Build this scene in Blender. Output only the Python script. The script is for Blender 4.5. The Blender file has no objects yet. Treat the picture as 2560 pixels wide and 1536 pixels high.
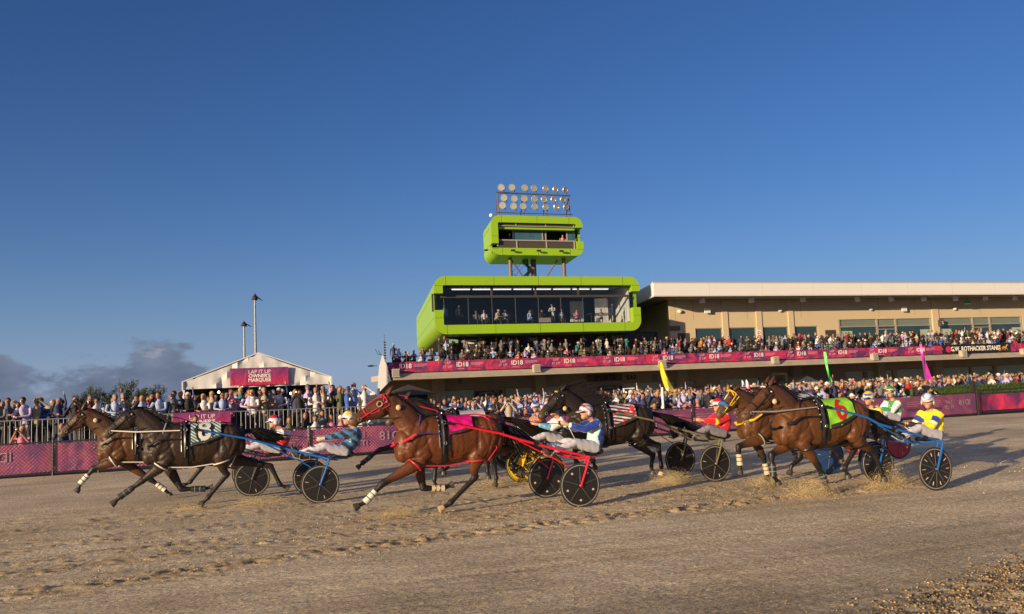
import bpy, bmesh, math, random
import numpy as np
from mathutils import Vector, Matrix

random.seed(7); RNG = np.random.default_rng(11)
SC = bpy.context.scene
COL = bpy.data.collections.new("Scene"); SC.collection.children.link(COL)

# ------------------------------------------------------------------ camera
FPX, CAMH = 2200.0, 1.96                       # focal length in photo pixels, eye height
YAW, ROLL = math.radians(19.5), math.atan(0.042)
PITCH = math.atan(203.0 * math.cos(ROLL) / FPX)
FW = Vector((math.sin(YAW)*math.cos(PITCH), math.cos(YAW)*math.cos(PITCH), math.sin(PITCH)))
R0 = Vector((math.cos(YAW), -math.sin(YAW), 0.0)); U0 = R0.cross(FW)
RT = R0*math.cos(ROLL) - U0*math.sin(ROLL); UP = U0*math.cos(ROLL) + R0*math.sin(ROLL)
cam_d = bpy.data.cameras.new("camera"); cam = bpy.data.objects.new("camera", cam_d)
cam_d.sensor_width = 36.0; cam_d.lens = FPX/2560.0*36.0; cam_d.clip_start = 0.1; cam_d.clip_end = 9000.0
M = Matrix((RT, UP, -FW)).transposed().to_4x4(); M.translation = (0, 0, CAMH)
cam.matrix_world = M; COL.objects.link(cam); SC.camera = cam

def ray(u, v):
    return RT*((u-1280.0)/FPX) - UP*((v-768.0)/FPX) + FW
def at(u, v, Y):
    "world point seen at photo pixel (u,v) on the upright plane y = Y"
    d = ray(u, v); t = Y/d.y
    return Vector((d.x*t, Y, CAMH + d.z*t))
def atz(u, v, z):
    d = ray(u, v); t = (z-CAMH)/d.z
    return Vector((d.x*t, d.y*t, z))

# ------------------------------------------------------------------ light
SUN_EL, SUN_DIR = math.radians(9.0), Vector((0.877, 0.480, 0)).normalized()   # direction in which shadows fall
to_sun = Vector((-SUN_DIR.x*math.cos(SUN_EL), -SUN_DIR.y*math.cos(SUN_EL), math.sin(SUN_EL)))
sl = bpy.data.lights.new("sun", 'SUN'); sl.energy = 5.0; sl.angle = math.radians(0.5); sl.color = (1.0, 0.76, 0.47)
so = bpy.data.objects.new("sun", sl); COL.objects.link(so)
so.rotation_euler = to_sun.to_track_quat('Z', 'Y').to_euler(); so.location = (-30, -30, 30)

world = bpy.data.worlds.new("World"); SC.world = world; world.use_nodes = True
def setup_world():
    nt = world.node_tree; nt.nodes.clear(); N = nt.nodes.new; L = nt.links.new
    out = N('ShaderNodeOutputWorld'); bg = N('ShaderNodeBackground'); sky = N('ShaderNodeTexSky')
    sky.sky_type = 'NISHITA'; sky.sun_disc = False; sky.sun_elevation = SUN_EL
    sky.sun_rotation = math.atan2(to_sun.x, to_sun.y); sky.altitude = 0; sky.air_density = 1.0
    sky.dust_density = 0.0; sky.ozone_density = 6.0
    bg.inputs['Strength'].default_value = 0.088
    # a bank of evening cloud low over the left of the view, in sky directions
    tc = N('ShaderNodeTexCoord'); sep = N('ShaderNodeSeparateXYZ'); L(tc.outputs['Generated'], sep.inputs[0])
    az = N('ShaderNodeMath'); az.operation = 'ARCTAN2'; L(sep.outputs['X'], az.inputs[0]); L(sep.outputs['Y'], az.inputs[1])
    def mth(op, a, b=None, c=None):
        m = N('ShaderNodeMath'); m.operation = op
        for i, q in enumerate((a, b, c)):
            if q is None: continue
            if isinstance(q, (int, float)): m.inputs[i].default_value = q
            else: L(q, m.inputs[i])
        return m.outputs[0]
    el = mth('ARCSINE', sep.outputs['Z'])
    cmb = N('ShaderNodeCombineXYZ'); L(az.outputs[0], cmb.inputs[0]); L(mth('MULTIPLY', el, 2.0), cmb.inputs[1])
    def noise(scale, det, rough, off):
        m = N('ShaderNodeMapping'); m.inputs['Location'].default_value = (off, off*.7, 0); L(cmb.outputs[0], m.inputs[0])
        n = N('ShaderNodeTexNoise'); n.inputs['Scale'].default_value = scale; n.inputs['Detail'].default_value = det
        n.inputs['Roughness'].default_value = rough; L(m.outputs[0], n.inputs['Vector']); return n.outputs['Fac']
    n1 = noise(13.0, 7, .55, 3.1)
    # cloud bank top height as a function of azimuth (radians): tall at the left, fading out past the tent
    cv = N('ShaderNodeFloatCurve'); c = cv.mapping.curves[0]
    mr = N('ShaderNodeMapRange'); mr.inputs['From Min'].default_value = -0.30; mr.inputs['From Max'].default_value = 0.30
    L(az.outputs[0], mr.inputs['Value']); L(mr.outputs[0], cv.inputs['Value'])
    pts = [(0, .66), (.12, .68), (.20, .50), (.27, .34), (.36, .46), (.44, .62), (.50, .54), (.55, .32), (.64, .08), (.72, .10), (.78, .0), (1, .0)]
    c.points[0].location = pts[0]; c.points[1].location = pts[-1]
    for p in pts[1:-1]: c.points.new(*p)
    cv.mapping.update()
    top = mth('MULTIPLY', cv.outputs[0], 0.112)
    d = mth('SUBTRACT', top, el)
    d = mth('ADD', d, mth('MULTIPLY', mth('SUBTRACT', n1, .5), 0.125))
    cm = N('ShaderNodeMapRange'); cm.interpolation_type = 'SMOOTHSTEP'
    cm.inputs['From Min'].default_value = 0.0; cm.inputs['From Max'].default_value = 0.016; L(d, cm.inputs['Value'])
    fade = N('ShaderNodeMapRange'); fade.inputs['From Min'].default_value = -0.03; fade.inputs['From Max'].default_value = 0.02; L(el, fade.inputs['Value'])
    # wisps
    m2 = N('ShaderNodeMapping'); m2.inputs['Scale'].default_value = (1, 4, 1); L(cmb.outputs[0], m2.inputs[0])
    w = N('ShaderNodeTexNoise'); w.inputs['Scale'].default_value = 9; w.inputs['Detail'].default_value = 6; L(m2.outputs[0], w.inputs['Vector'])
    wm = N('ShaderNodeMapRange'); wm.interpolation_type = 'SMOOTHSTEP'; wm.inputs['From Min'].default_value = .60; wm.inputs['From Max'].default_value = .78
    L(w.outputs['Fac'], wm.inputs['Value'])
    low = N('ShaderNodeMapRange'); low.inputs['From Min'].default_value = .11; low.inputs['From Max'].default_value = .04; L(el, low.inputs['Value'])
    left = N('ShaderNodeMapRange'); left.inputs['From Min'].default_value = .2; left.inputs['From Max'].default_value = .05; L(az.outputs[0], left.inputs['Value'])
    wf = mth('MULTIPLY', mth('MULTIPLY', wm.outputs[0], low.outputs[0]), mth('MULTIPLY', left.outputs[0], .45))
    fac = mth('MAXIMUM', mth('MULTIPLY', cm.outputs[0], .88), wf)
    # cloud colour: slate blue body, cream edges where sunlit
    n2 = noise(17.0, 4, .5, 9.3)
    cr = N('ShaderNodeValToRGB'); L(n2, cr.inputs[0])
    cr.color_ramp.elements[0].position = .30; cr.color_ramp.elements[0].color = (.85, 1.08, 1.65, 1)
    cr.color_ramp.elements[1].position = .62; cr.color_ramp.elements[1].color = (1.45, 1.75, 2.45, 1)
    e = cr.color_ramp.elements.new(.77); e.color = (4.0, 3.7, 3.8, 1)
    tn = N('ShaderNodeMix'); tn.data_type = 'RGBA'; tn.blend_type = 'MULTIPLY'; tn.inputs[0].default_value = 1.0
    L(sky.outputs[0], tn.inputs[6]); tn.inputs[7].default_value = (1.0, .82, .90, 1)
    hz = N('ShaderNodeMix'); hz.data_type = 'RGBA'; L(mth('MINIMUM', mth('EXPONENT', mth('MULTIPLY', el, -12.0)), .72), hz.inputs[0])
    L(tn.outputs[2], hz.inputs[6]); hz.inputs[7].default_value = (2.27, 3.07, 4.73, 1)
    # warm evening glow round the sun, behind the camera to the left
    dp = N('ShaderNodeVectorMath'); dp.operation = 'DOT_PRODUCT'; L(tc.outputs['Generated'], dp.inputs[0]); dp.inputs[1].default_value = tuple(to_sun)
    gl = mth('POWER', mth('MAXIMUM', dp.outputs['Value'], 0.0), 3.0)
    gm = N('ShaderNodeMix'); gm.data_type = 'RGBA'; gm.blend_type = 'ADD'; L(gl, gm.inputs[0]); L(hz.outputs[2], gm.inputs[6]); gm.inputs[7].default_value = (7.5, 5.6, 3.9, 1); gm.clamp_result = False
    edge = N('ShaderNodeMix'); edge.data_type = 'RGBA'
    L(fac, edge.inputs[0]); L(gm.outputs[2], edge.inputs[6]); L(cr.outputs[0], edge.inputs[7])
    L(edge.outputs[2], bg.inputs['Color']); L(bg.outputs[0], out.inputs[0])
setup_world()
vs = SC.view_settings; vs.view_transform = 'Standard'; vs.look = 'None'; vs.exposure = 0.5; vs.gamma = 1.0
SC.cycles.max_bounces = 6; SC.cycles.use_denoising = True

# ------------------------------------------------------------------ materials
MATS = {}
def new_mat(name):
    m = bpy.data.materials.new(name); m.use_nodes = True
    b = m.node_tree.nodes['Principled BSDF']; return m, m.node_tree, b
def mat(name, rgb, rough=.6, metal=0.0, var=.12, scale=8.0, bump=0.0, bscale=60.0, spec=.5, sheen=0.0, coat=0.0, emit=None, alpha=None):
    "solid colour with slight procedural mottling and bump"
    if name in MATS: return MATS[name]
    m, nt, b = new_mat(name); N = nt.nodes.new; L = nt.links.new
    tc = N('ShaderNodeTexCoord')
    if var > 0:
        n = N('ShaderNodeTexNoise'); n.inputs['Scale'].default_value = scale; n.inputs['Detail'].default_value = 5
        L(tc.outputs['Object'], n.inputs['Vector'])
        mx = N('ShaderNodeMix'); mx.data_type = 'RGBA'; L(n.outputs['Fac'], mx.inputs[0])
        mx.inputs[6].default_value = (*[c*(1-var) for c in rgb], 1); mx.inputs[7].default_value = (*[min(1, c*(1+var)) for c in rgb], 1)
        L(mx.outputs[2], b.inputs['Base Color'])
    else: b.inputs['Base Color'].default_value = (*rgb, 1)
    b.inputs['Roughness'].default_value = rough; b.inputs['Metallic'].default_value = metal
    b.inputs['Specular IOR Level'].default_value = spec
    if sheen: b.inputs['Sheen Weight'].default_value = sheen
    if coat: b.inputs['Coat Weight'].default_value = coat
    if emit: b.inputs['Emission Color'].default_value = (*emit[:3], 1); b.inputs['Emission Strength'].default_value = emit[3]
    if bump:
        n2 = N('ShaderNodeTexNoise'); n2.inputs['Scale'].default_value = bscale; n2.inputs['Detail'].default_value = 4
        L(tc.outputs['Object'], n2.inputs['Vector'])
        bp = N('ShaderNodeBump'); bp.inputs['Strength'].default_value = bump; bp.inputs['Distance'].default_value = .01
        L(n2.outputs['Fac'], bp.inputs['Height']); L(bp.outputs[0], b.inputs['Normal'])
    MATS[name] = m; return m
def mat_attr(name, rough=.6, spec=.4, sheen=0.0, bump=0.0, bscale=40, coat=0.0, var=.15, vscale=14):
    "colour comes from the mesh's own colour attribute"
    if name in MATS: return MATS[name]
    m, nt, b = new_mat(name); N = nt.nodes.new; L = nt.links.new
    a = N('ShaderNodeAttribute'); a.attribute_name = 'Col'; tc = N('ShaderNodeTexCoord')
    n = N('ShaderNodeTexNoise'); n.inputs['Scale'].default_value = vscale; n.inputs['Detail'].default_value = 4; L(tc.outputs['Object'], n.inputs['Vector'])
    hs = N('ShaderNodeHueSaturation'); mr = N('ShaderNodeMapRange'); mr.inputs['To Min'].default_value = 1-var; mr.inputs['To Max'].default_value = 1+var
    L(n.outputs['Fac'], mr.inputs['Value']); L(mr.outputs[0], hs.inputs['Value']); L(a.outputs['Color'], hs.inputs['Color'])
    L(hs.outputs[0], b.inputs['Base Color']); b.inputs['Roughness'].default_value = rough; b.inputs['Specular IOR Level'].default_value = spec
    if sheen: b.inputs['Sheen Weight'].default_value = sheen
    if coat: b.inputs['Coat Weight'].default_value = coat
    if bump:
        n2 = N('ShaderNodeTexNoise'); n2.inputs['Scale'].default_value = bscale; n2.inputs['Detail'].default_value = 3; L(tc.outputs['Object'], n2.inputs['Vector'])
        bp = N('ShaderNodeBump'); bp.inputs['Strength'].default_value = bump; bp.inputs['Distance'].default_value = .02
        L(n2.outputs['Fac'], bp.inputs['Height']); L(bp.outputs[0], b.inputs['Normal'])
    MATS[name] = m; return m

# ------------------------------------------------------------------ mesh helpers
class MB:
    "collects faces, then becomes one mesh object"
    def __init__(s): s.v = []; s.f = []; s.mi = []; s.c = []
    def add(s, vs, fs, mi=0, col=None):
        o = len(s.v); s.v += [tuple(v) for v in vs]; s.f += [tuple(o+i for i in f) for f in fs]; s.mi += [mi]*len(fs)
        s.c += [col or (1, 1, 1)]*len(vs); return s
    def box(s, x0, x1, y0, y1, z0, z1, mi=0, col=None, skew=0.0):
        k = skew
        vs = [(x0, y0, z0), (x1, y0, z0), (x1+k*(y1-y0), y1, z0), (x0+k*(y1-y0), y1, z0), (x0, y0, z1), (x1, y0, z1), (x1+k*(y1-y0), y1, z1), (x0+k*(y1-y0), y1, z1)]
        return s.add(vs, [(0, 3, 2, 1), (4, 5, 6, 7), (0, 1, 5, 4), (1, 2, 6, 5), (2, 3, 7, 6), (3, 0, 4, 7)], mi, col)
    def tube(s, pts, r, n=8, mi=0, col=None, caps=True):
        pts = [Vector(p) for p in pts]; rs = r if isinstance(r, (list, tuple)) else [r]*len(pts)
        rings = []; prev = None
        for i, p in enumerate(pts):
            t = (pts[min(i+1, len(pts)-1)] - pts[max(i-1, 0)])
            t = t.normalized() if t.length > 1e-9 else Vector((0, 0, 1))
            if prev is None:
                a = Vector((0, 1, 0)) if abs(t.y) < .9 else Vector((1, 0, 0))
            else: a = prev
            n1 = (a - t*a.dot(t)).normalized(); n2 = t.cross(n1); prev = n1
            rings.append([p + (n1*math.cos(2*math.pi*k/n) + n2*math.sin(2*math.pi*k/n))*rs[i] for k in range(n)])
        vs = [q for rg in rings for q in rg]; fs = []
        for i in range(len(pts)-1):
            for k in range(n):
                fs.append((i*n+k, i*n+(k+1) % n, (i+1)*n+(k+1) % n, (i+1)*n+k))
        if caps: fs.append(tuple(range(n))[::-1]); fs.append(tuple((len(pts)-1)*n+k for k in range(n)))
        return s.add(vs, fs, mi, col)
    def loft(s, secs, n=16, mi=0, col=None, power=2.0):
        """secs: (center, in-plane half, lateral half, [lateral axis]); closed elliptical sections following the path"""
        P = [Vector(q[0]) for q in secs]; vs = []; m = len(P)
        for i, q in enumerate(secs):
            t = (P[min(i+1, m-1)] - P[max(i-1, 0)]); t = t.normalized() if t.length > 1e-9 else Vector((1, 0, 0))
            lat = Vector(q[3]) if len(q) > 3 else Vector((0, 1, 0))
            lat = (lat - t*lat.dot(t)); lat = lat.normalized() if lat.length > 1e-6 else Vector((1, 0, 0))
            nn = t.cross(lat)
            for k in range(n):
                a = 2*math.pi*k/n; ca, sa = math.cos(a), math.sin(a)
                vs.append(P[i] + nn*(math.copysign(abs(ca)**(2/power), ca)*q[1]) + lat*(math.copysign(abs(sa)**(2/power), sa)*q[2]))
        fs = [(i*n+k, i*n+(k+1) % n, (i+1)*n+(k+1) % n, (i+1)*n+k) for i in range(m-1) for k in range(n)]
        fs.append(tuple(range(n))[::-1]); fs.append(tuple((m-1)*n+k for k in range(n)))
        return s.add(vs, fs, mi, col)
    def ell(s, c, rx, ry, rz, nu=12, nv=8, mi=0, col=None, rot=None):
        vs = []; fs = []; c = Vector(c)
        for j in range(nv+1):
            th = math.pi*j/nv
            for i in range(nu):
                ph = 2*math.pi*i/nu; p = Vector((rx*math.sin(th)*math.cos(ph), ry*math.sin(th)*math.sin(ph), rz*math.cos(th)))
                if rot is not None: p = rot @ p
                vs.append(c+p)
        for j in range(nv):
            for i in range(nu): fs.append((j*nu+i, (j+1)*nu+i, (j+1)*nu+(i+1) % nu, j*nu+(i+1) % nu))
        return s.add(vs, fs, mi, col)
    def cyl(s, a, b, r, n=16, mi=0, col=None): return s.tube([a, b], r, n, mi, col)
    def ring(s, c, axis, R, r, n=32, m=8, mi=0, col=None):
        axis = Vector(axis).normalized(); a = Vector((0, 0, 1)) if abs(axis.z) < .9 else Vector((1, 0, 0))
        e1 = (a-axis*a.dot(axis)).normalized(); e2 = axis.cross(e1); c = Vector(c); vs = []; fs = []
        for i in range(n):
            t = 2*math.pi*i/n; d = e1*math.cos(t)+e2*math.sin(t)
            for j in range(m):
                p = 2*math.pi*j/m; vs.append(c + d*(R+r*math.cos(p)) + axis*(r*math.sin(p)))
        for i in range(n):
            for j in range(m): fs.append((i*m+j, ((i+1) % n)*m+j, ((i+1) % n)*m+(j+1) % m, i*m+(j+1) % m))
        return s.add(vs, fs, mi, col)
    def mesh(s, name):
        me = bpy.data.meshes.new(name); me.from_pydata(s.v, [], s.f); me.update(); return me
    def build(s, name, mats, parent=None, smooth=False, col=False, loc=None, fix=True):
        me = s.mesh(name)
        if not isinstance(mats, (list, tuple)): mats = [mats]
        for m in mats: me.materials.append(m)
        if len(mats) > 1: me.polygons.foreach_set('material_index', s.mi)
        if col: set_col(me, np.array(s.c))
        if fix:
            bm = bmesh.new(); bm.from_mesh(me); bmesh.ops.recalc_face_normals(bm, faces=bm.faces); bm.to_mesh(me); bm.free()
        if smooth: smooth_mesh(me)
        o = bpy.data.objects.new(name, me); COL.objects.link(o)
        if parent is not None: o.parent = parent
        if loc is not None: o.location = loc
        return o
def smooth_mesh(me, ang=40):
    me.polygons.foreach_set('use_smooth', [True]*len(me.polygons))
    try: me.set_sharp_from_angle(angle=math.radians(ang))
    except Exception: pass
def set_col(me, arr):
    a = me.attributes.new('Col', 'FLOAT_COLOR', 'POINT'); d = np.ones((len(me.vertices), 4), np.float32); d[:, :3] = arr
    a.data.foreach_set('color', d.ravel())
def tag(o, label=None, cat=None, group=None, kind=None):
    if label: o['label'] = label
    if cat: o['category'] = cat
    if group: o['group'] = group
    if kind: o['kind'] = kind
    return o
def empty(name, loc=(0, 0, 0), rz=0.0):
    o = bpy.data.objects.new(name, None); o.empty_display_size = .3; COL.objects.link(o); o.location = loc; o.rotation_euler = (0, 0, rz); return o
def thing(name, label, cat, loc=(0, 0, 0), rz=0.0, group=None): return tag(empty(name, loc, rz), label, cat, group)
def text_obj(name, body, size, m, parent=None, depth=.004, xscale=1.0, bold=0.0, align='CENTER'):
    "lettering as a mesh lying in its own XY plane"
    cu = bpy.data.curves.new(name, 'FONT'); cu.body = body; cu.size = size; cu.extrude = depth; cu.offset = bold; cu.align_x = align; cu.align_y = 'CENTER'
    cu.resolution_u = 3
    t = bpy.data.objects.new(name, cu); COL.objects.link(t)
    dg = bpy.context.evaluated_depsgraph_get(); me = bpy.data.meshes.new_from_object(t.evaluated_get(dg))
    COL.objects.unlink(t); bpy.data.objects.remove(t)
    if xscale != 1.0: me.transform(Matrix.Diagonal((xscale, 1, 1, 1)))
    me.name = name; me.materials.clear(); me.materials.append(m)
    o = bpy.data.objects.new(name, me); COL.objects.link(o); o.parent = parent; return o
FRONT = Matrix(((1, 0, 0, 0), (0, 0, -1, 0), (0, 1, 0, 0), (0, 0, 0, 1)))      # lettering plane stood upright, read from -y
def place_text(o, x, y, z, mirror=False, rz=0.0):
    o.matrix_local = Matrix.Translation((x, y, z)) @ Matrix.Rotation(rz, 4, 'Z') @ FRONT @ Matrix.Diagonal((-1 if mirror else 1, 1, 1, 1)); return o
def remesh(mb, voxel, smooth=3, fac=.5, dec=None):
    "fuse overlapping closed shapes into one continuous skin"
    me = mb.mesh('tmp'); o = bpy.data.objects.new('tmp', me); COL.objects.link(o)
    m = o.modifiers.new('r', 'REMESH'); m.mode = 'VOXEL'; m.voxel_size = voxel; m.adaptivity = 0
    if smooth: s = o.modifiers.new('s', 'SMOOTH'); s.iterations = smooth; s.factor = fac
    if dec: d = o.modifiers.new('d', 'DECIMATE'); d.ratio = dec
    dg = bpy.context.evaluated_depsgraph_get(); dg.update()
    out = bpy.data.meshes.new_from_object(o.evaluated_get(dg)); COL.objects.unlink(o); bpy.data.objects.remove(o); bpy.data.meshes.remove(me)
    return out
def verts_np(me):
    a = np.empty(len(me.vertices)*3, np.float32); me.vertices.foreach_get('co', a); return a.reshape(-1, 3)
def seg_dist(P, a, b):
    a = np.array(a, float); b = np.array(b, float); d = b-a; t = np.clip(((P-a) @ d)/(d @ d+1e-12), 0, 1)
    return np.linalg.norm(P-(a+t[:, None]*d), axis=1), t
# ------------------------------------------------------------------ track and ground
def m_sand():
    m, nt, b = new_mat("raked_sand"); N = nt.nodes.new; L = nt.links.new
    tc = N('ShaderNodeTexCoord')
    def nz(scale, det=6, rough=.6, vec=None):
        n = N('ShaderNodeTexNoise'); n.inputs['Scale'].default_value = scale; n.inputs['Detail'].default_value = det; n.inputs['Roughness'].default_value = rough
        L(vec or tc.outputs['Object'], n.inputs['Vector']); return n.outputs['Fac']
    def ramp(f, stops):
        r = N('ShaderNodeValToRGB'); L(f, r.inputs[0]); e = r.color_ramp.elements
        e[0].position, e[0].color = stops[0][0], (*stops[0][1], 1); e[1].position, e[1].color = stops[-1][0], (*stops[-1][1], 1)
        for p, c in stops[1:-1]: q = e.new(p); q.color = (*c, 1)
        return r.outputs[0]
    def mix(f, a, c, t='MIX'):
        x = N('ShaderNodeMix'); x.data_type = 'RGBA'; x.blend_type = t
        if isinstance(f, float): x.inputs[0].default_value = f
        else: L(f, x.inputs[0])
        L(a, x.inputs[6]); L(c, x.inputs[7]); return x.outputs[2]
    base = ramp(nz(.9, 8, .65), [(.30, (.56, .45, .285)), (.5, (.68, .555, .365)), (.70, (.79, .655, .44))])
    grain = ramp(nz(60, 6, .85), [(.34, (.30, .29, .29)), (.5, (.95, .95, .94)), (.66, (1.75, 1.75, 1.7))])
    grain2 = ramp(nz(22, 4, .6), [(.36, (.60, .59, .58)), (.5, (1, 1, 1)), (.64, (1.32, 1.32, 1.30))])
    col = mix(1.0, mix(1.0, base, grain, 'MULTIPLY'), grain2, 'MULTIPLY')
    ms = N('ShaderNodeMapping'); ms.inputs['Scale'].default_value = (.05, 1.1, 1); ms.inputs['Rotation'].default_value = (0, 0, -.09); L(tc.outputs['Object'], ms.inputs[0])
    col = mix(1.0, col, ramp(nz(3.2, 5, .7, ms.outputs[0]), [(.32, (.74, .72, .70)), (.5, (.98, .98, .98)), (.68, (1.14, 1.14, 1.14))]), 'MULTIPLY')
    col = mix(1.0, col, ramp(nz(.28, 3, .5), [(.35, (.84, .83, .82)), (.65, (1.12, 1.12, 1.12))]), 'MULTIPLY')
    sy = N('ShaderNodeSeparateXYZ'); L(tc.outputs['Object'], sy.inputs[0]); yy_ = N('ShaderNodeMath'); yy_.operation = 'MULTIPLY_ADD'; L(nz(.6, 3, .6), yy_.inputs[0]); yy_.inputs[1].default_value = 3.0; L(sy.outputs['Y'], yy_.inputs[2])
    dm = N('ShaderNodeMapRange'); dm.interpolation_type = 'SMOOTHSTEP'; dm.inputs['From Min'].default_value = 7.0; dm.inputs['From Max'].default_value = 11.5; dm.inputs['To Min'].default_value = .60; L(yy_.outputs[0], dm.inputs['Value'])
    hv = N('ShaderNodeHueSaturation'); L(dm.outputs[0], hv.inputs['Value']); L(col, hv.inputs['Color']); col = hv.outputs[0]  # sand colour darkened towards the camera, standing in for dimmer light up close
    at_ = N('ShaderNodeAttribute'); at_.attribute_name = 'Col'
    fresh = ramp(nz(40, 5, .7), [(.3, (.26, .185, .10)), (.6, (.50, .37, .21))])
    col = mix(at_.outputs['Fac'], col, fresh)
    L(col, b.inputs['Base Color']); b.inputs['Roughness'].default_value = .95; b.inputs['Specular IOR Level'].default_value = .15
    mp = N('ShaderNodeMapping'); mp.inputs['Scale'].default_value = (.45, 1, 1); L(tc.outputs['Object'], mp.inputs[0])
    h = N('ShaderNodeMath'); h.operation = 'ADD'; L(nz(30, 6, .8, mp.outputs[0]), h.inputs[0])
    h2 = N('ShaderNodeMath'); h2.operation = 'MULTIPLY'; h2.inputs[1].default_value = .45; L(nz(80, 3, .7), h2.inputs[0]); L(h2.outputs[0], h.inputs[1])
    bp = N('ShaderNodeBump'); bp.inputs['Strength'].default_value = .6; bp.inputs['Distance'].default_value = .012
    L(h.outputs[0], bp.inputs['Height']); L(bp.outputs[0], b.inputs['Normal']); MATS['raked_sand'] = m; return m
def axis_lines(spans):
    out = []
    for a, b, st in spans:
        n = max(1, int(round((b-a)/st))); out += list(np.linspace(a, b, n, endpoint=False))
    out.append(spans[-1][1]); return np.array(out)
def trail_y(x, k):          # four worn lines of hoof prints, curving gently with the field
    return (11.55+.17*x, 12.35+.115*x, 15.7+.06*x, 10.6+.19*x)[k] if k < 4 else 0
def make_track():
    xs = axis_lines([(-400, -40, 30), (-40, -8, 1.0), (-8, 15, .042), (15, 34, .12), (34, 80, 1.5), (80, 400, 30)])
    ys = axis_lines([(-60, 0, 6), (0, 5.2, .5), (5.2, 14.5, .042), (14.5, 20, .075), (20, 28.75, .16)])
    X, Y = np.meshgrid(xs, ys); Z = np.zeros_like(X); F = np.zeros_like(X)
    # slow swells left by the grader: long ridges running with the track
    w = Y - .13*X
    q = Y-.02*X; Z += .011*np.cos((q-8.15)*math.pi/.95)*np.exp(-((q-8.6)/1.5)**2)*(1/(1+np.exp(-(X-1.0)*1.3))) + .006*np.sin(w*2.1+1.1)*np.exp(-((Y-7)/5)**2)
    Z += .003*np.sin(X*1.3+Y*.7)+.002*np.sin(X*2.9-Y*1.9)
    r = np.random.default_rng(5)
    # value noise on two scales
    def vn(sx, sy, seed):
        g = np.random.default_rng(seed).random((256, 256)); u = (X/sx) % 255; v = (Y/sy) % 255
        i = u.astype(int); j = v.astype(int); fu = u-i; fv = v-j; fu = fu*fu*(3-2*fu); fv = fv*fv*(3-2*fv)
        return (g[j, i]*(1-fu)*(1-fv)+g[j, i+1]*fu*(1-fv)+g[j+1, i]*(1-fu)*fv+g[j+1, i+1]*fu*fv)-.5
    near = np.exp(-np.maximum(0, Y-16)/6)
    Z += near*(.004*vn(.30, .16, 1)+.006*vn(.13, .06, 2)+.008*vn(.05, .045, 8))
    # roughened bands: the trodden lines
    band = np.zeros_like(X)
    for a, b, wd, am in ((11.15, .125, .30, 1.0), (11.75, .12, .16, .5), (12.5, .10, .35, .8), (13.4, .08, .25, .6), (14.6, .06, .5, .55), (16.4, .05, .7, .5), (18.2, .04, .6, .4)):
        band += am*np.exp(-((Y-(a+b*X+.25*np.sin(X*.35)))/wd)**2)
    cut = 1/(1+np.exp((X-11.5)*1.2)); band *= cut
    band = np.clip(band, 0, 1)
    clod = np.clip(vn(.13, .07, 3)*.8+.8*vn(.06, .045, 4)+.12, 0, 1)
    Z += band*clod*.050; F += band*np.clip(clod*1.6, 0, 1)
    # single hoof prints with thrown-up rims
    xi = (xs > -8) & (xs < 15); yi = (ys > 5.2) & (ys < 20)
    for k in range(750):
        a, b, wd = [(11.15, .125, .22), (12.5, .10, .3), (13.4, .08, .3), (14.6, .06, .6), (16.8, .05, .9), (11.05, .125, .25)][k % 6]
        x = r.uniform(-7.5, 12.5); y = a+b*x+.25*math.sin(x*.35)+r.normal(0, wd*.6)
        sx, sy = r.uniform(.045, .10), r.uniform(.028, .05); dp = r.uniform(.008, .034)*(1.2 if k % 6 in (0, 5) else .8)
        a0, a1 = np.searchsorted(xs, [x-.4, x+.4]); b0, b1 = np.searchsorted(ys, [y-.3, y+.3])
        q = ((X[b0:b1, a0:a1]-x)/sx)**2+((Y[b0:b1, a0:a1]-y)/sy)**2
        Z[b0:b1, a0:a1] += -dp*np.exp(-q)+dp*.6*np.exp(-((np.sqrt(q)-1.7)/.5)**2); F[b0:b1, a0:a1] += .8*np.exp(-((np.sqrt(q)-1.5)/.7)**2)
    # churned edge in the near right corner
    cr = 1/(1+np.exp(-(X*.345+4.24-Y)*5.0)); Z += cr*(Y < 10)*(X > 2)*(.05*np.clip(vn(.13, .13, 6)+.2, 0, 1)+.03*vn(.05, .05, 7)); 
    Z *= np.clip((28.6-Y)/1.2, 0, 1)
    h, wdt = X.shape
    V = np.stack([X, Y, Z], -1).reshape(-1, 3)
    idx = np.arange(h*wdt).reshape(h, wdt); Q = np.stack([idx[:-1, :-1], idx[:-1, 1:], idx[1:, 1:], idx[1:, :-1]], -1).reshape(-1, 4)
    me = bpy.data.meshes.new("track"); me.vertices.add(len(V)); me.vertices.foreach_set('co', V.ravel().astype(np.float32))
    me.loops.add(Q.size); me.loops.foreach_set('vertex_index', Q.ravel().astype(np.int32))
    me.polygons.add(len(Q)); me.polygons.foreach_set('loop_start', np.arange(0, Q.size, 4, dtype=np.int32)); me.polygons.foreach_set('loop_total', np.full(len(Q), 4, np.int32))
    me.update(); me.validate()
    f = np.clip(F, 0, 1).reshape(-1); set_col(me, np.stack([f, f, f], -1)); me.polygons.foreach_set('use_smooth', [True]*len(me.polygons))
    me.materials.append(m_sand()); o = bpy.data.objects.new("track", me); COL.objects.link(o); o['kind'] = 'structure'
    return xs, ys, Z
TX, TY, TZ = make_track()
def track_z(x, y):
    if not (TX[0] < x < TX[-1] and TY[0] < y < TY[-1]): return 0.0
    return float(TZ[min(np.searchsorted(TY, y), len(TY)-1), min(np.searchsorted(TX, x), len(TX)-1)])
def gz(y): return float(np.interp(y, [-3000, -61, -60, 28.7, 30, 56, 74, 3000], [-.3, -.3, -.15, -.15, -.02, -.02, 0.0, 0.0]))
mb = MB(); yy = [-3000, -61, -60, 28.7, 30, 56, 74, 3000]; xx = [-3500, -100, 150, 3500]
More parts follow.
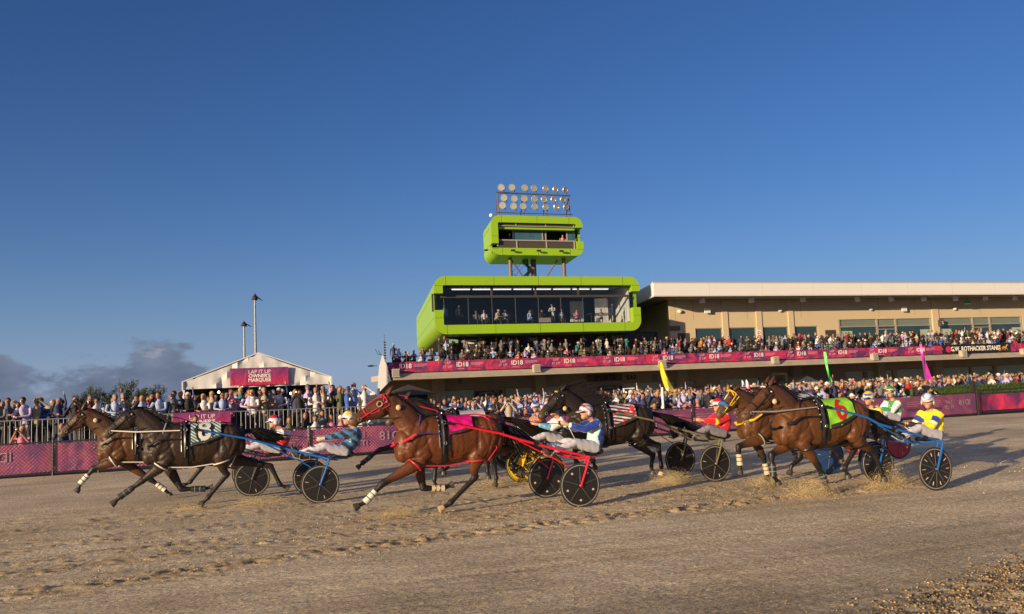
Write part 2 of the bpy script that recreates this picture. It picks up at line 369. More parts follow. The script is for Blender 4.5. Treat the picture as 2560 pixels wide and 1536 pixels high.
vs = [(x, y, gz(y)) for y in yy for x in xx]; fs = [(j*4+i, j*4+i+1, (j+1)*4+i+1, (j+1)*4+i) for j in range(7) for i in range(3)]
mb.add(vs, fs); o = mb.build("ground", mat("paved_apron", (.13, .115, .09), .9, var=.3, scale=1.5, bump=.3)); o['kind'] = 'structure'

# ------------------------------------------------------------------ banner cloth
def banner_mat(name, hot, cool, k=1.3, mesh_look=False, gradient=False):
    m, nt, b = new_mat(name); N = nt.nodes.new; L = nt.links.new; tc = N('ShaderNodeTexCoord')
    n = N('ShaderNodeTexNoise'); n.inputs['Scale'].default_value = k; n.inputs['Detail'].default_value = 5; n.inputs['Distortion'].default_value = 1.2
    L(tc.outputs['Object'], n.inputs['Vector'])
    r = N('ShaderNodeValToRGB'); e = r.color_ramp.elements
    e[0].position, e[0].color = .38, (*cool, 1); e[1].position, e[1].color = .60, (*hot, 1)
    q = e.new(.50); q.color = (*[(a+c)/2*1.02 for a, c in zip(hot, cool)], 1)
    L(n.outputs['Fac'], r.inputs[0]); col = r.outputs[0]
    if gradient:
        sp = N('ShaderNodeSeparateXYZ'); L(tc.outputs['Generated'], sp.inputs[0]); x = N('ShaderNodeMix'); x.data_type = 'RGBA'
        L(sp.outputs['Z'], x.inputs[0]); x.inputs[6].default_value = (*hot, 1); x.inputs[7].default_value = (*cool, 1); col = x.outputs[2]
    L(col, b.inputs['Base Color']); b.inputs['Roughness'].default_value = .65; b.inputs['Specular IOR Level'].default_value = .25
    w2 = N('ShaderNodeTexNoise'); w2.inputs['Scale'].default_value = 2.2; w2.inputs['Detail'].default_value = 2; w2.inputs['Distortion'].default_value = .8; L(tc.outputs['Object'], w2.inputs['Vector']); bp = N('ShaderNodeBump'); bp.inputs['Strength'].default_value = .55; bp.inputs['Distance'].default_value = .12; L(w2.outputs['Fac'], bp.inputs['Height']); L(bp.outputs[0], b.inputs['Normal'])
    MATS[name] = m; return m
M_PINK = banner_mat("faded_banner_cloth", (.46, .12, .22), (.22, .075, .22), .9)
M_RED = banner_mat("crimson_banner_cloth", (.52, .035, .10), (.10, .030, .12), 1.1)
M_GRAD = banner_mat("sunset_banner_cloth", (.48, .03, .09), (.17, .04, .16), 1.0, gradient=True)
M_WHITEP = mat("white_print", (.56, .38, .46), .7, var=.05); M_WHITE = mat("white_paint", (.75, .74, .72), .5, var=.06)
M_PINKP = mat("pink_print", (.66, .30, .40), .7, var=.05); M_NAVYP = mat("navy_print", (.09, .04, .12), .7, var=.05)
M_DKSTEEL = mat("dark_steel", (.035, .032, .03), .5, .3, var=.2); M_GALV = mat("galvanised_steel", (.27, .26, .25), .5, .4, var=.15)

# ------------------------------------------------------------------ trackside fence
FY = 28.72
posts = [at(132, 1191, FY).x, at(775, 1146, FY).x, at(1736, 1094, FY).x]
GATE_X = at(2452, 1036, FY).x
fence = thing("mesh_fence", "long dark wire mesh fence with faded pink banner along the far side of the track", "fence", (0, FY, 0))
px0 = [-13.5, -9.75, posts[0], -2.9, .25, posts[1], 6.7, 10.1, 13.4, posts[2], 20.0, 22.6, 25.2, 28.0, GATE_X-.12]
for x in px0:
    p = MB(); p.tube([(x, 0, -.05), (x, 0, 1.02)], .035, 8); p.ell((x, 0, 1.03), .04, .04, .03, 8, 5); p.build("post", M_DKSTEEL, fence, smooth=True)
r_ = MB(); r_.tube([(-13.5, 0, .97), (GATE_X, 0, .97)], .022, 8); r_.build("top_rail", M_DKSTEEL, fence, smooth=True)
r_ = MB(); r_.tube([(-13.5, 0, .075), (GATE_X, 0, .075)], .022, 8); r_.build("bottom_rail", M_DKSTEEL, fence, smooth=True)
w_ = MB(); st = .105
x = -13.5
while x < GATE_X:
    w_.tube([(x, -.03, .10), (x+.86, -.03, .96)], .0055, 3, caps=False); w_.tube([(x+.86, -.034, .10), (x, -.034, .96)], .0055, 3, caps=False); x += st
w_.build("wire_mesh", mat("mesh_wire", (.10, .06, .08), .5, .5, var=.1), fence)
k = 0
for a, b in zip(px0[:-1], px0[1:]):
    p = MB(); n = 14; a1, b1 = a+.05, b-.05
    vs = []; 
    for side in (0, 1):
        for j in range(2):
            for i in range(n+1):
                t = i/n; vs.append((a1+(b1-a1)*t, .03+.012*math.sin(t*19+k)+(.006 if side else 0), (.11+.012*math.sin(t*13+k), .925+.006*math.sin(t*9+k))[j]))
    m1 = n+1; fs = [(i, i+1, m1+i+1, m1+i) for i in range(n)]+[(2*m1+i+1, 2*m1+i, 3*m1+i, 3*m1+i+1) for i in range(n)]
    p.add(vs, fs); bn = p.build("banner", M_PINK, fence, smooth=True, fix=False)
    w = b1-a1; s = min(1.0, w/3.4)
    if w > 2.2:     # printed side faces the crowd: the lettering shows through reversed
        t = text_obj("lettering", "ID18", .40*s, M_WHITEP, bn, bold=.002); place_text(t, a+.22*w if k % 2 == 0 else b-.26*w, .0, .58, True)
        t = text_obj("lettering", "LAP\nIT UP", .27*s, M_WHITEP, bn); place_text(t, a+.52*w if k % 2 == 0 else b-.58*w, .0, .52, True)
        l = MB(); c = a+.80*w if k % 2 == 0 else b-.86*w
        for q in range(3):
            l.box(c-.42*s, c+.42*s-.13*(q == 2), -.004, .002, .70-.085*q, .725-.085*q)
        l.build("printed_lines", M_PINKP, bn)
        l = MB(); l.box(c-.45*s, c+.45*s, -.003, .003, .36, .44); nb = l.build("printed_bar", M_NAVYP, bn)
    k += 1

# darker gate panels at the right-hand end
for j, (a, b) in enumerate(((GATE_X+.06, GATE_X+3.05), (GATE_X+3.2, GATE_X+6.3), (GATE_X+6.45, GATE_X+9.5))):
    g = thing("gate_panel", ["black framed gate panel with crimson banner next to the tall gate post", "second black framed gate panel right of the first one, by the hedge", "black framed gate panel farthest right along the track"][j], "gate", (a, FY+.25, 0), group="gate panels at the right end of the fence")
    w = b-a; f = MB()
    for z0, z1 in ((.08, .15), (.86, .92), (1.0, 1.07)): f.box(0, w, -.03, .03, z0, z1)
    for x0 in (0, w-.07): f.box(x0, x0+.069, -.034, .034, .02, 1.09)
    f.build("gate_frame", M_DKSTEEL, g)
    p = MB(); p.box(.08, w-.08, .0, .012, .17, .84); bn = p.build("banner", M_RED, g)
    if j: t = text_obj("lettering", "ID18", .4, M_WHITE, bn); place_text(t, .75, -.006, .5, j == 1)
    p = MB(); p.box(-.14 if j == 0 else -.10, -.02, -.06, .06, -.02, 1.42 if j == 0 else 1.1); p.build("gate_post", M_DKSTEEL, g)

# ------------------------------------------------------------------ hedge
def leaf_mat(name, c, var=.5):
    m, nt, b = new_mat(name); N = nt.nodes.new; L = nt.links.new; tc = N('ShaderNodeTexCoord')
    n = N('ShaderNodeTexNoise'); n.inputs['Scale'].default_value = 3.5; n.inputs['Detail'].default_value = 4; L(tc.outputs['Object'], n.inputs['Vector'])
    x = N('ShaderNodeMix'); x.data_type = 'RGBA'; L(n.outputs['Fac'], x.inputs[0]); x.inputs[6].default_value = (*[q*(1-var) for q in c], 1); x.inputs[7].default_value = (*[q*(1+var) for q in c], 1)
    L(x.outputs[2], b.inputs['Base Color']); b.inputs['Roughness'].default_value = .6; MATS[name] = m; return m
M_HEDGE = leaf_mat("hedge_leaves", (.060, .105, .018)); M_TREE = leaf_mat("tree_leaves", (.030, .050, .018)); M_BARK = mat("bark", (.09, .065, .045), .9, var=.3, bump=.4)
hx0, hx1 = at(2325, 975, 31.6).x, 52.0
h = MB(); h.box(hx0, hx1, 31.5, 33.2, .02, 1.14); hd = thing("hedge", "clipped dark green hedge behind the banner fence at the right", "hedge", (0, 0, 0)); h.build("hedge_core", M_HEDGE, hd)
h = MB()
for i in range(15000):
    x = random.uniform(hx0-.05, hx1) if i % 3 else random.uniform(hx0-.05, hx0+9)
    if random.random() < .55: y, z = 31.48+random.gauss(0, .03), random.uniform(.45, 1.17)
    else: y, z = random.uniform(31.4, 33.2), 1.15+random.gauss(.01, .035)
    s = random.uniform(.02, .05); a = Vector((random.gauss(0, 1), random.gauss(0, 1), random.gauss(0, 1))).normalized(); b_ = a.cross(Vector((0, .3, 1))).normalized()
    c = Vector((x, y, z+.04*math.sin(x*2.1)*.6)); h.add([c-a*s, c+b_*s*.6, c+a*s, c-b_*s*.6], [(0, 1, 2, 3)])
h.build("foliage", M_HEDGE, hd, fix=False)

# ------------------------------------------------------------------ trees behind the terrace
def tree(x, y, base, height, spread, label, seed):
    r = random.Random(seed); t = thing("poplar_tree", label, "tree", (x, y, base), group="young trees behind the terrace")
    tr = MB(); lf = MB(); tr.tube([(0, 0, 0), (.03, 0, height*.35), (0, .02, height*.75)], [.09, .06, .03], 7)
    for b in range(34):
        z0 = height*r.uniform(.12, .6); a = r.uniform(0, 6.283); L_ = height*r.uniform(.25, .5); out = spread*r.uniform(.25, .9)
        p0 = Vector((0, 0, z0)); p1 = p0+Vector((math.cos(a)*out*.7, math.sin(a)*out*.7, L_*.5)); p2 = p1+Vector((math.cos(a)*out*.3, math.sin(a)*out*.3, L_*.62))
        if p2.z > height: p2.z = height*r.uniform(.85, 1.0)
        tr.tube([p0, p1, p2], [.025, .014, .006], 4)
        for q in range(95):
            u = r.random(); c = p0.lerp(p1, u*1.2) if u < .45 else p1.lerp(p2, (u-.4)/.6); s = r.uniform(.035, .075)*(1.2-.4*u)
            c = c+Vector((r.gauss(0, .11), r.gauss(0, .11), r.gauss(0, .10))); e1 = Vector((r.gauss(0, .6), r.gauss(0, .6), 1)).normalized(); e2 = e1.cross(Vector((r.gauss(0, 1), r.gauss(0, 1), .1))).normalized()
            lf.add([c-e1*s, c+e2*s*.55, c+e1*s, c-e2*s*.55], [(0, 1, 2, 3)])
    tr.build("trunk", M_BARK, t); lf.build("crown", M_TREE, t, fix=False); return t
for i, (u, v, wd, lab) in enumerate(((200, 992, .8, "low dark tree leftmost behind the terrace crowd"), (238, 978, 1.0, "bushy dark tree second from the left behind the terrace crowd"), (272, 984, .8, "thin dark tree between two taller ones behind the crowd"), (318, 966, 1.15, "tallest upright dark tree behind the terrace crowd"), (352, 980, .7, "narrow dark tree right of the tallest one"), (388, 973, 1.2, "round dark tree nearest the white marquee"))):
    p = at(u, v, 92); tree(p.x, 92, .9, (p.z-.9)*1.22, wd*1.15, lab, 40+i)

# ------------------------------------------------------------------ raised terrace with crowd barrier
tb = MB(); tb.box(-40, 5.9, 32.6, 50, -.05, .55); o = tb.build("terrace", mat("terrace_concrete", (.16, .14, .12), .9, var=.25, scale=2)); o['kind'] = 'structure'
def barrier(a, b, y, z0, z1, label, step=.157, sk=0.0):
    t = thing("crowd_barrier", label, "barrier", (a, y, z0), group="steel crowd barriers on the terrace edge")
    f = MB(); w = b-a; f.tube([(0, 0, 0.0), (0, 0, z1-z0), (w, 0, z1-z0), (w, 0, 0.0)], .021, 8); f.tube([(0, 0, .09), (w, 0, .09)], .016, 6); f.build("frame", M_GALV, t, smooth=True)
    q = MB(); x = step
    while x < w-.04: q.tube([(x, 0, .09), (x, 0, z1-z0)], .0095, 6, caps=False); x += step
    q.build("bars", M_GALV, t, smooth=True); return t
edges = [-17.6, -15.2, -12.8, -10.4, -8.0, at(240, 1040, 32.7).x, at(445, 1033, 32.7).x, at(577, 1032, 32.7).x, at(672, 1026, 32.7).x, at(800, 1022, 32.7).x, 5.75]
names = ["first steel crowd barrier at the far left of the terrace", "second steel crowd barrier along the left of the terrace", "third steel crowd barrier along the left of the terrace", "steel crowd barrier behind the camera operator in pink", "steel crowd barrier behind the leading bay horse's head", "steel crowd barrier behind the black horse's mane", "steel crowd barrier carrying the purple marquee banner", "steel crowd barrier right of the purple banner", "steel crowd barrier behind the seated guests", "steel crowd barrier at the right end of the terrace"]
for i in range(10): barrier(edges[i]+.03, edges[i+1]-.03, 32.7+.06*(i % 2), .55, 1.63-.012*i, names[i])
b0, b1 = at(432, 1035, 32.55), at(577, 1063, 32.55)
bn = thing("hanging_banner", "purple marquee banner tied to the crowd barrier behind the horses", "banner", (b0.x, 32.6, b1.z))
w, hh = b1.x-b0.x, b0.z-b1.z+.02; p = MB(); p.box(0, w, -.006, .006, -.12, hh); cl = p.build("banner_cloth", M_GRAD, bn)
for k, (s, bo) in enumerate((("LAP IT UP", 0), ("OWNER'S", .004), ("MARQUEE", .004))):
    t = text_obj("lettering", s, .20, M_WHITE, cl, bold=bo); place_text(t, w*.5, -.012, hh-.17-.185*k)

# ------------------------------------------------------------------ marquee
M_CANVAS = mat("marquee_canvas", (.58, .58, .58), .8, var=.08, scale=2, bump=1.0, bscale=2.6)
TY_ = 43.0
eL, pk, eR = at(458, 954, TY_), at(646, 882, TY_), at(826, 944, TY_)
zl = (eL.z+eR.z)/2; D = 12.0
mq = thing("marquee", "white gabled marquee with purple sign on the terrace, crowd standing in front", "marquee", (pk.x, TY_, .55))
X0, X1, ZE, ZP, ZV = eL.x-pk.x, eR.x-pk.x, zl-.55, pk.z-.55, zl-.55-.34
def gable_face(y, th):
    m = MB(); n = 28; vs = []
    for i in range(n+1):
        x = X0+(X1-X0)*i/n; t = abs(x)/(abs(X0) if x < 0 else X1); top = ZP+(ZE-ZP)*t**.94-.05*math.sin(math.pi*t)
        for j in range(7):
            z = ZV+(top-ZV)*j/6; wob = .10*math.sin(x*7.3+j*.5)*math.sin(x*2.9+1)*(1-j/7)+.05*math.sin(x*11+z*3)
            vs.append((x, y+wob, z))
    o = len(vs); vs += [(a, b+th, c) for a, b, c in vs]
    fs = [(i*7+j, (i+1)*7+j, (i+1)*7+j+1, i*7+j+1) for i in range(n) for j in range(6)]; fs += [(o+a, o+d, o+c, o+b) for a, b, c, d in fs]
    return m.add(vs, fs)
gable_face(0, .03).build("front_gable", M_CANVAS, mq, smooth=True, fix=False)
r_ = MB()
for sx in (X0-.07, X1+.07):
    r_.add([(0, -.03, ZP-.03), (sx, -.03, ZE-.03), (sx, D, ZE), (0, D, ZP+.05), (0, -.03, ZP+.02), (sx, -.03, ZE+.02), (sx, D, ZE+.05), (0, D, ZP+.10)], [(0, 1, 2, 3), (7, 6, 5, 4), (0, 4, 5, 1), (3, 2, 6, 7), (1, 5, 6, 2)])
    r_.box(min(sx, sx*.98), max(sx, sx*.98), -.1, D, ZV-.02, ZE+.02)
r_.build("roof", M_CANVAS, mq)
s_ = MB()
for sx in (X0, X1): s_.box(sx-.02, sx+.02, 3.0, D, 0, ZE)
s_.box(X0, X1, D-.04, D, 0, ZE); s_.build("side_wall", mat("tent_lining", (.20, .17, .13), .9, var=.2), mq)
for sx in (X0, X1):
    p = MB(); p.box(sx-.06, sx+.06, -.06, .06, 0, ZE); p.build("corner_pole", M_WHITE, mq)
p = MB(); p.tube([(.06, .1, 0), (.06, .1, ZV+.2)], .05, 8); p.build("centre_pole", M_WHITE, mq, smooth=True)
for u, v in ((547, 981), (727, 984)):
    q = at(u, v, TY_+1.0); b = MB(); b.ell(q-Vector((pk.x, TY_, .55)), .05, .05, .06, 8, 6); b.build("light_bulb", mat("lit_bulb", (1, .8, .5), .5, var=0, emit=(1, .72, .4, 9)), mq, smooth=True)
# guests' curtains / dark arched openings at the back
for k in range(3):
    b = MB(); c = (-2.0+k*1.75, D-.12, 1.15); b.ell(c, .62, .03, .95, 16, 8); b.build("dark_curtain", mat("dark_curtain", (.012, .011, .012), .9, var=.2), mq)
sg0, sg1 = at(575, 922, TY_-.06), at(721, 960, TY_-.06)
sg = thing("marquee_sign", "crimson and purple sign on the white marquee gable", "sign", (sg0.x, TY_-.14, sg1.z))
w, hh = sg1.x-sg0.x, sg0.z-sg1.z; p = MB(); p.box(0, w, -.03, .0, 0, hh); cl = p.build("sign_panel", M_GRAD, sg)
for s, z, sz, bo in (("LAP IT UP", .76, .21, .0), ("OWNER'S", .52, .20, .006), ("MARQUEE", .28, .20, .006)):
    t = text_obj("lettering", s, sz*1.12, M_WHITE, cl, bold=bo); place_text(t, w*.5, -.036, hh*z)

# ------------------------------------------------------------------ tall light poles
for i, (u, v) in enumerate(((637, 740), (610, 808))):
    Y = 60+i*18; p = at(u, v, Y); t = thing("light_pole", ["taller galvanised light pole with dark hood rising behind the marquee peak", "shorter looking farther light pole with dark hood left of the marquee peak"][i], "light pole", (p.x, Y, gz(Y)), group="light poles behind the marquee")
    H_ = p.z-gz(Y); k = 1+i*.3; m = MB(); m.tube([(0, 0, 0), (0, 0, H_*.7), (0, 0, H_-.15)], [.10*k, .075*k, .055*k], 10); m.build("pole", M_GALV, t, smooth=True)
    m = MB(); m.tube([(-.02, 0, H_-.28), (.0, 0, H_-.1), (.02, 0, H_+.05), (.02, 0, H_+.14)], [.20*k, .17*k, .08*k, .04*k], 12); m.add([(.15, -.2*k, H_-.12), (.48*k, -.16*k, H_-.33), (.48*k, .16*k, H_-.33), (.15, .2*k, H_-.12), (.1, 0, H_+.02)], [(0, 1, 4), (1, 2, 4), (2, 3, 4), (3, 0, 4), (0, 3, 2, 1)])
    m.build("lamp_hood", M_DKSTEEL, t)
# ------------------------------------------------------------------ grandstand
def lime():
    m, nt, b = new_mat("lime_cladding"); N = nt.nodes.new; L = nt.links.new; tc = N('ShaderNodeTexCoord')
    n = N('ShaderNodeTexNoise'); n.inputs['Scale'].default_value = .35; n.inputs['Detail'].default_value = 4; L(tc.outputs['Object'], n.inputs['Vector'])
    x = N('ShaderNodeMix'); x.data_type = 'RGBA'; L(n.outputs['Fac'], x.inputs[0]); x.inputs[6].default_value = (.25, .44, .010, 1); x.inputs[7].default_value = (.31, .515, .014, 1)
    L(x.outputs[2], b.inputs['Base Color']); b.inputs['Roughness'].default_value = .38; b.inputs['Specular IOR Level'].default_value = .5; return m
M_LIME = lime(); M_SEAM = mat("panel_seam", (.10, .17, .01), .8, var=0)
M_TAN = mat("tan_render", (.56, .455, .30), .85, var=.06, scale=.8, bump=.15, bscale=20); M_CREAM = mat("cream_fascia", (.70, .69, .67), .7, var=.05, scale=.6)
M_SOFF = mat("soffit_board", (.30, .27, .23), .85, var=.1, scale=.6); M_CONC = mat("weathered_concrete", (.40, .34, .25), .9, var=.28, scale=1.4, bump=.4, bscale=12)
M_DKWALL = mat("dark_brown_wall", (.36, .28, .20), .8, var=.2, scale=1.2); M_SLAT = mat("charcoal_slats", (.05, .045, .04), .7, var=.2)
M_FRAME = mat("window_frame", (.36, .32, .25), .5, .2, var=.1); M_GREYF = mat("grey_frame", (.36, .34, .33), .5, .1, var=.1)
def glass_mat(name, tint, mixf, rough=.03):
    m, nt, b = new_mat(name); N = nt.nodes.new; L = nt.links.new; nt.nodes.remove(b)
    o = nt.nodes['Material Output']; t = N('ShaderNodeBsdfTransparent'); t.inputs[0].default_value = (*tint, 1); g = N('ShaderNodeBsdfGlossy'); g.inputs['Roughness'].default_value = rough
    g.inputs[0].default_value = (.9, .9, .9, 1); f = N('ShaderNodeFresnel'); f.inputs[0].default_value = 1.5; a = N('ShaderNodeMath'); a.operation = 'MULTIPLY_ADD'; L(f.outputs[0], a.inputs[0]); a.inputs[1].default_value = 1.0; a.inputs[2].default_value = mixf
    x = N('ShaderNodeMixShader'); ge = N('ShaderNodeNewGeometry'); k_ = N('ShaderNodeMath'); k_.operation = 'SUBTRACT'; k_.inputs[0].default_value = 1.0; L(ge.outputs['Backfacing'], k_.inputs[1]); k2 = N('ShaderNodeMath'); k2.operation = 'MULTIPLY'; L(a.outputs[0], k2.inputs[0]); L(k_.outputs[0], k2.inputs[1]); L(k2.outputs[0], x.inputs[0]); L(t.outputs[0], x.inputs[1]); L(g.outputs[0], x.inputs[2]); L(x.outputs[0], o.inputs[0]); MATS[name] = m; return m
M_GLASS = glass_mat("clear_glass", (.88, .90, .93), .0)
M_TEAL = mat("dark_teal_glass", (.022, .050, .055), .12, var=.25, scale=.7, spec=.8); M_TEAL2 = mat("pale_green_glass", (.17, .20, .16), .2, var=.15, scale=.8, spec=.6)
M_CURT = mat("pale_curtain", (.30, .38, .30), .9, var=.15, scale=6)
KY = .187                                        # the pods are skewed: sides run back and to the right
def pod(name, label, x0, x1, z0, z1, y0, depth, rad, fw, notchL, notchR, seams):
    t = thing(name, label, "building", (x0, y0, z0)); W, Hh = x1-x0, z1-z0
    def prof(inset, rr, n=9):
        pts = []; a0, a1, b0, b1 = inset, W-inset, inset, Hh-inset
        for cx, cz, s in ((a1-rr, b1-rr, 0), (a0+rr, b1-rr, 1), (a0+rr, b0+rr, 2), (a1-rr, b0+rr, 3)):
            for k in range(n): a = (s+k/(n-1))*math.pi/2; pts.append((cx+rr*math.cos(a), cz+rr*math.sin(a)))
        return pts
    def shift(p, y): return (p[0]+KY*y, y, p[1])
    o_, i_ = prof(0, rad), prof(.22, rad-.22); n = len(o_)
    # tubular shell, open at the front behind the frame
    nd = 1.1
    m = MB(); vs = [shift(p, nd) for p in o_]+[shift(p, depth) for p in o_]+[shift(p, nd) for p in i_]+[shift(p, depth) for p in i_]
    fs = [(k, (k+1) % n, n+(k+1) % n, n+k) for k in range(n)]+[(2*n+(k+1) % n, 2*n+k, 3*n+k, 3*n+(k+1) % n) for k in range(n)]+[(k, 2*n+k, 2*n+(k+1) % n, (k+1) % n) for k in range(n)]
    m.add(vs, fs); m.add([shift(p, depth) for p in o_], [tuple(range(n))]); m.build("shell", M_LIME, t, smooth=True)
    # front frame: an upper and a lower bracket separated by the side notches
    nL, nR = notchL, notchR
    def bracket(up):
        ring_o, ring_i = [], []; m2 = MB(); N_ = 400
        oo = prof(0, rad, 12); ii = prof(fw, .12, 12)
        for po, pi in zip(oo, ii):
            keep = (po[1] > Hh/2) if up else (po[1] < Hh/2)
            if keep: ring_o.append(po); ring_i.append(pi)
        if up: ring_o = [(W, nR[1])]+ring_o+[(0, nL[1])]; ring_i = [(W-fw, nR[1])]+ring_i+[(fw, nL[1])]
        else: ring_o = [(0, nL[0])]+ring_o+[(W, nR[0])]; ring_i = [(fw, nL[0])]+ring_i+[(W-fw, nR[0])]
        k = len(ring_o); F = [shift(p, 0) for p in ring_o]; G = [shift(p, 0) for p in ring_i]; F2 = [shift(p, nd+.002) for p in ring_o]; G2 = [shift(p, nd+.002) for p in ring_i]
        vs = F+G+F2+G2; fs = []
        for q in range(k-1): fs += [(q, q+1, k+q+1, k+q), (2*k+q+1, 2*k+q, 3*k+q, 3*k+q+1), (q, 2*k+q, 2*k+q+1, q+1), (k+q, k+q+1, 3*k+q+1, 3*k+q)]
        fs += [(0, k, 3*k, 2*k), (k-1, 3*k-1, 4*k-1, 2*k-1)]
        m2.add(vs, fs); return m2.build("front_frame", M_LIME, t, smooth=True)
    fr = [bracket(True), bracket(False)]
    s = MB()
    for x in seams: s.box(x-.018, x+.018, -.004, .01, Hh-fw+.01, Hh-.01); s.box(x-.018, x+.018, -.004, .01, .01, fw-.01)
    for z in (nL[1]+.62 if nL[1]+.62 < Hh-.5 else Hh-.5, max(.55, nL[0]-.62)): s.box(.02, fw-.02, -.004, .01, z-.018, z+.018); s.box(W-fw+.02, W-.02, -.004, .01, z-.018, z+.018)
    s.build("panel_seams", M_SEAM, t)
    s = MB()
    for z in (Hh*.30, Hh*.72):
        s.box(-.006, .01, nd+.1, depth, z-.015, z+.015, skew=KY) if False else s.add([shift((-.006, z-.02), nd), shift((-.006, z+.02), nd), shift((-.006, z+.02), depth), shift((-.006, z-.02), depth), shift((.02, z-.02), nd), shift((.02, z+.02), nd), shift((.02, z+.02), depth), shift((.02, z-.02), depth)], [(0, 1, 2, 3), (7, 6, 5, 4)])
    s.build("side_seams", M_SEAM, t)
    return t, W, Hh, nd
bx0, bx1, bz0, bz1 = at(1087, 800, 68).x, at(1602, 780, 68).x, 6.47, 11.17
pd, W, Hh, nd = pod("viewing_pod", "wide lime green glass fronted viewing room with rounded corners above the crowd balcony", bx0, bx1, bz0, bz1, 68.0, 31.0, .95, .74, (1.95, 3.30), (2.02, 3.42), [1.0, 5.1, 9.0, 12.9, 16.8])
bx0v, bx1v = bx0, bx1
# room behind the glass
fl = MB(); fl.box(.25, W-.25, .9, 15, .66, .76, skew=KY); fl.build("room_floor", mat("carpet", (.08, .07, .08), .9), pd)
fl = MB(); fl.box(.25, W-.25, .9, 15, Hh-.62, Hh-.56, skew=KY); fl.build("room_ceiling", mat("room_ceiling", (.24, .24, .28), .9), pd)
fl = MB(); fl.box(.25+KY*13, W-.25+KY*13, 13, 13.1, .9, Hh-.6); fl.build("back_wall", mat("room_back_wall", (.16, .17, .24), .9, var=.3, scale=.6), pd)
fl = MB(); fl.box(W-.62, W-.5, 1.1, 13, .9, Hh-.6, skew=KY); fl.box(W-2.2, W-.9, 4.6, 4.75, .9, 3.3); fl.box(W-3.6, W-2.3, 7.0, 7.15, 1.4, 3.3); fl.build("white_partition", mat("white_plaster", (.72, .70, .66), .8), pd)
fl = MB(); fl.box(.3, .42, 1.1, 13, .9, Hh-.6, skew=KY); fl.build("left_partition", mat("grey_plaster", (.22, .22, .25), .8), pd)
for k in range(8):
    p = MB(); x = 2.4+k*1.85; p.box(x, x+1.6, 3.2, 3.32, Hh-.75, Hh-.66); p.build("ceiling_light", mat("lit_strip", (1, .95, .85), .5, var=0, emit=(1, .92, .82, 1.0)), pd)
f = MB(); f.box(.74, W-.74, .70, .86, 3.0, 3.20); f.build("window_transom", M_SLAT, pd)
for x in (5.1, 9.0, 12.9): f = MB(); f.box(x-.07, x+.07, .72, .84, 3.20, Hh-.82); f.build("upper_mullion", M_SLAT, pd)
f = MB()
for k in range(9):
    x = 1.0+(k)*(W-2.0)/8; f.box(x-.014, x+.014, .765, .785, .9, 3.0)
f.build("glass_joints", mat("joint_grey", (.12, .12, .13), .5), pd)
g = MB(); g.box(.25, W-.25, .79, .81, .70, Hh-.75); g.build("window_glass", M_GLASS, pd)
g = MB(); g.box(.75, W-.75, .74, .84, Hh-.82, Hh-.75); g.box(.0, .12, .70, .82, 1.9, 3.35); g.build("window_frame", M_SLAT, pd)
p = MB(); p.box(9.3, 10.3, .82, 1.0, .9, 1.28); p.build("menu_board", M_FRAME, pd)
for k, (x, y, z0, h) in enumerate(((14.6, 2.0, .9, 1.25), (13.2, 2.6, .9, 1.2), (3.3, 2.4, .9, 1.0), (5.4, 2.6, .9, 1.05), (7.4, 3.2, .9, 1.0), (11.3, 2.6, .9, 1.0))):
    c = MB(); c.tube([(x, y, z0), (x, y, z0+.72)], .03, 6); c.tube([(x, y, z0+.72), (x, y, z0+.76)], .45, 14); tb_ = c.build("dining_table", mat("table_black", (.02, .02, .025), .6), None)
    tb_.location = (bx0, 68.0, bz0); tag(tb_, ["black dining table by the white partition in the green viewing room", "black dining table left of the white partition in the viewing room", "black dining table nearest the left end of the viewing room", "black dining table left of centre in the viewing room", "black dining table in the middle of the viewing room", "black dining table right of centre in the viewing room"][k], "table", "tables in the viewing room")

# dark undercroft wall below the pod
uc = thing("lower_wall", "dark slatted wall under the lime green viewing room behind the balcony crowd", "wall", (bx0, 71.6, 3.4)); m = MB(); m.box(1.2, W+3.2, 0, .3, 0, 3.05); m.build("wall_core", M_SLAT, uc)
m = MB()
for k in range(14): m.box(1.3, W+3.0, -.05, -.004, .1+k*.21, .22+k*.21)
m.build("slats", mat("slat_edge", (.055, .05, .045), .6), uc)
for k, x in enumerate((2.1, 9.0, 15.8)):
    m = MB(); m.box(x, x+.75, -.16, -.052, 2.55, 2.85); m.build("exit_light", mat("exit_light", (.25, .42, .36), .6, var=.3, scale=9), uc)
m = MB(); m.box(3.6, 4.5, -.10, -.052, 2.45, 2.8); m.build("notice_board", M_WHITE, uc)

# main white-roofed wing
wing = thing("grandstand_wing", "long tan grandstand wing with deep cream roof fascia on the right", "building", (37.28, 68.0, 3.4)); wz = 3.4
ZB, ZT = 9.42-wz, 10.62-wz; WR = 75.0; K2 = .27
m = MB(); m.box(0, WR, 0, .25, ZB, ZT); m.build("roof_fascia", M_CREAM, wing)
m = MB(); m.box(-.05, WR, -.06, .30, ZT+.002, ZT+.07); m.box(0, WR, -.012, -.002, ZB+.05, ZB+.09)
x = 5.6
while x < WR: m.box(x-.012, x+.012, -.004, -.001, ZB+.09, ZT); x += 5.6
m.build("fascia_trim", mat("fascia_trim_grey", (.50, .46, .40), .6), wing)
m = MB(); m.add([(0, 0, ZB), (K2*16, 16, ZB), (K2*16, 16, ZT), (0, 0, ZT), (.25, .26, ZB), (K2*16+.25, 16, ZB), (K2*16+.25, 16, ZT), (.25, .26, ZT)], [(0, 1, 2, 3), (7, 6, 5, 4)]); m.build("roof_end_fascia", M_CREAM, wing)
m = MB(); m.box(.26, WR, .26, 16, ZB+.04, ZB+.12, skew=K2); m.build("soffit", M_SOFF, wing)
m = MB(); m.box(.26, WR, .26, 16, ZT-.12, ZT-.04, skew=K2); m.build("roof_deck", M_CREAM, wing)
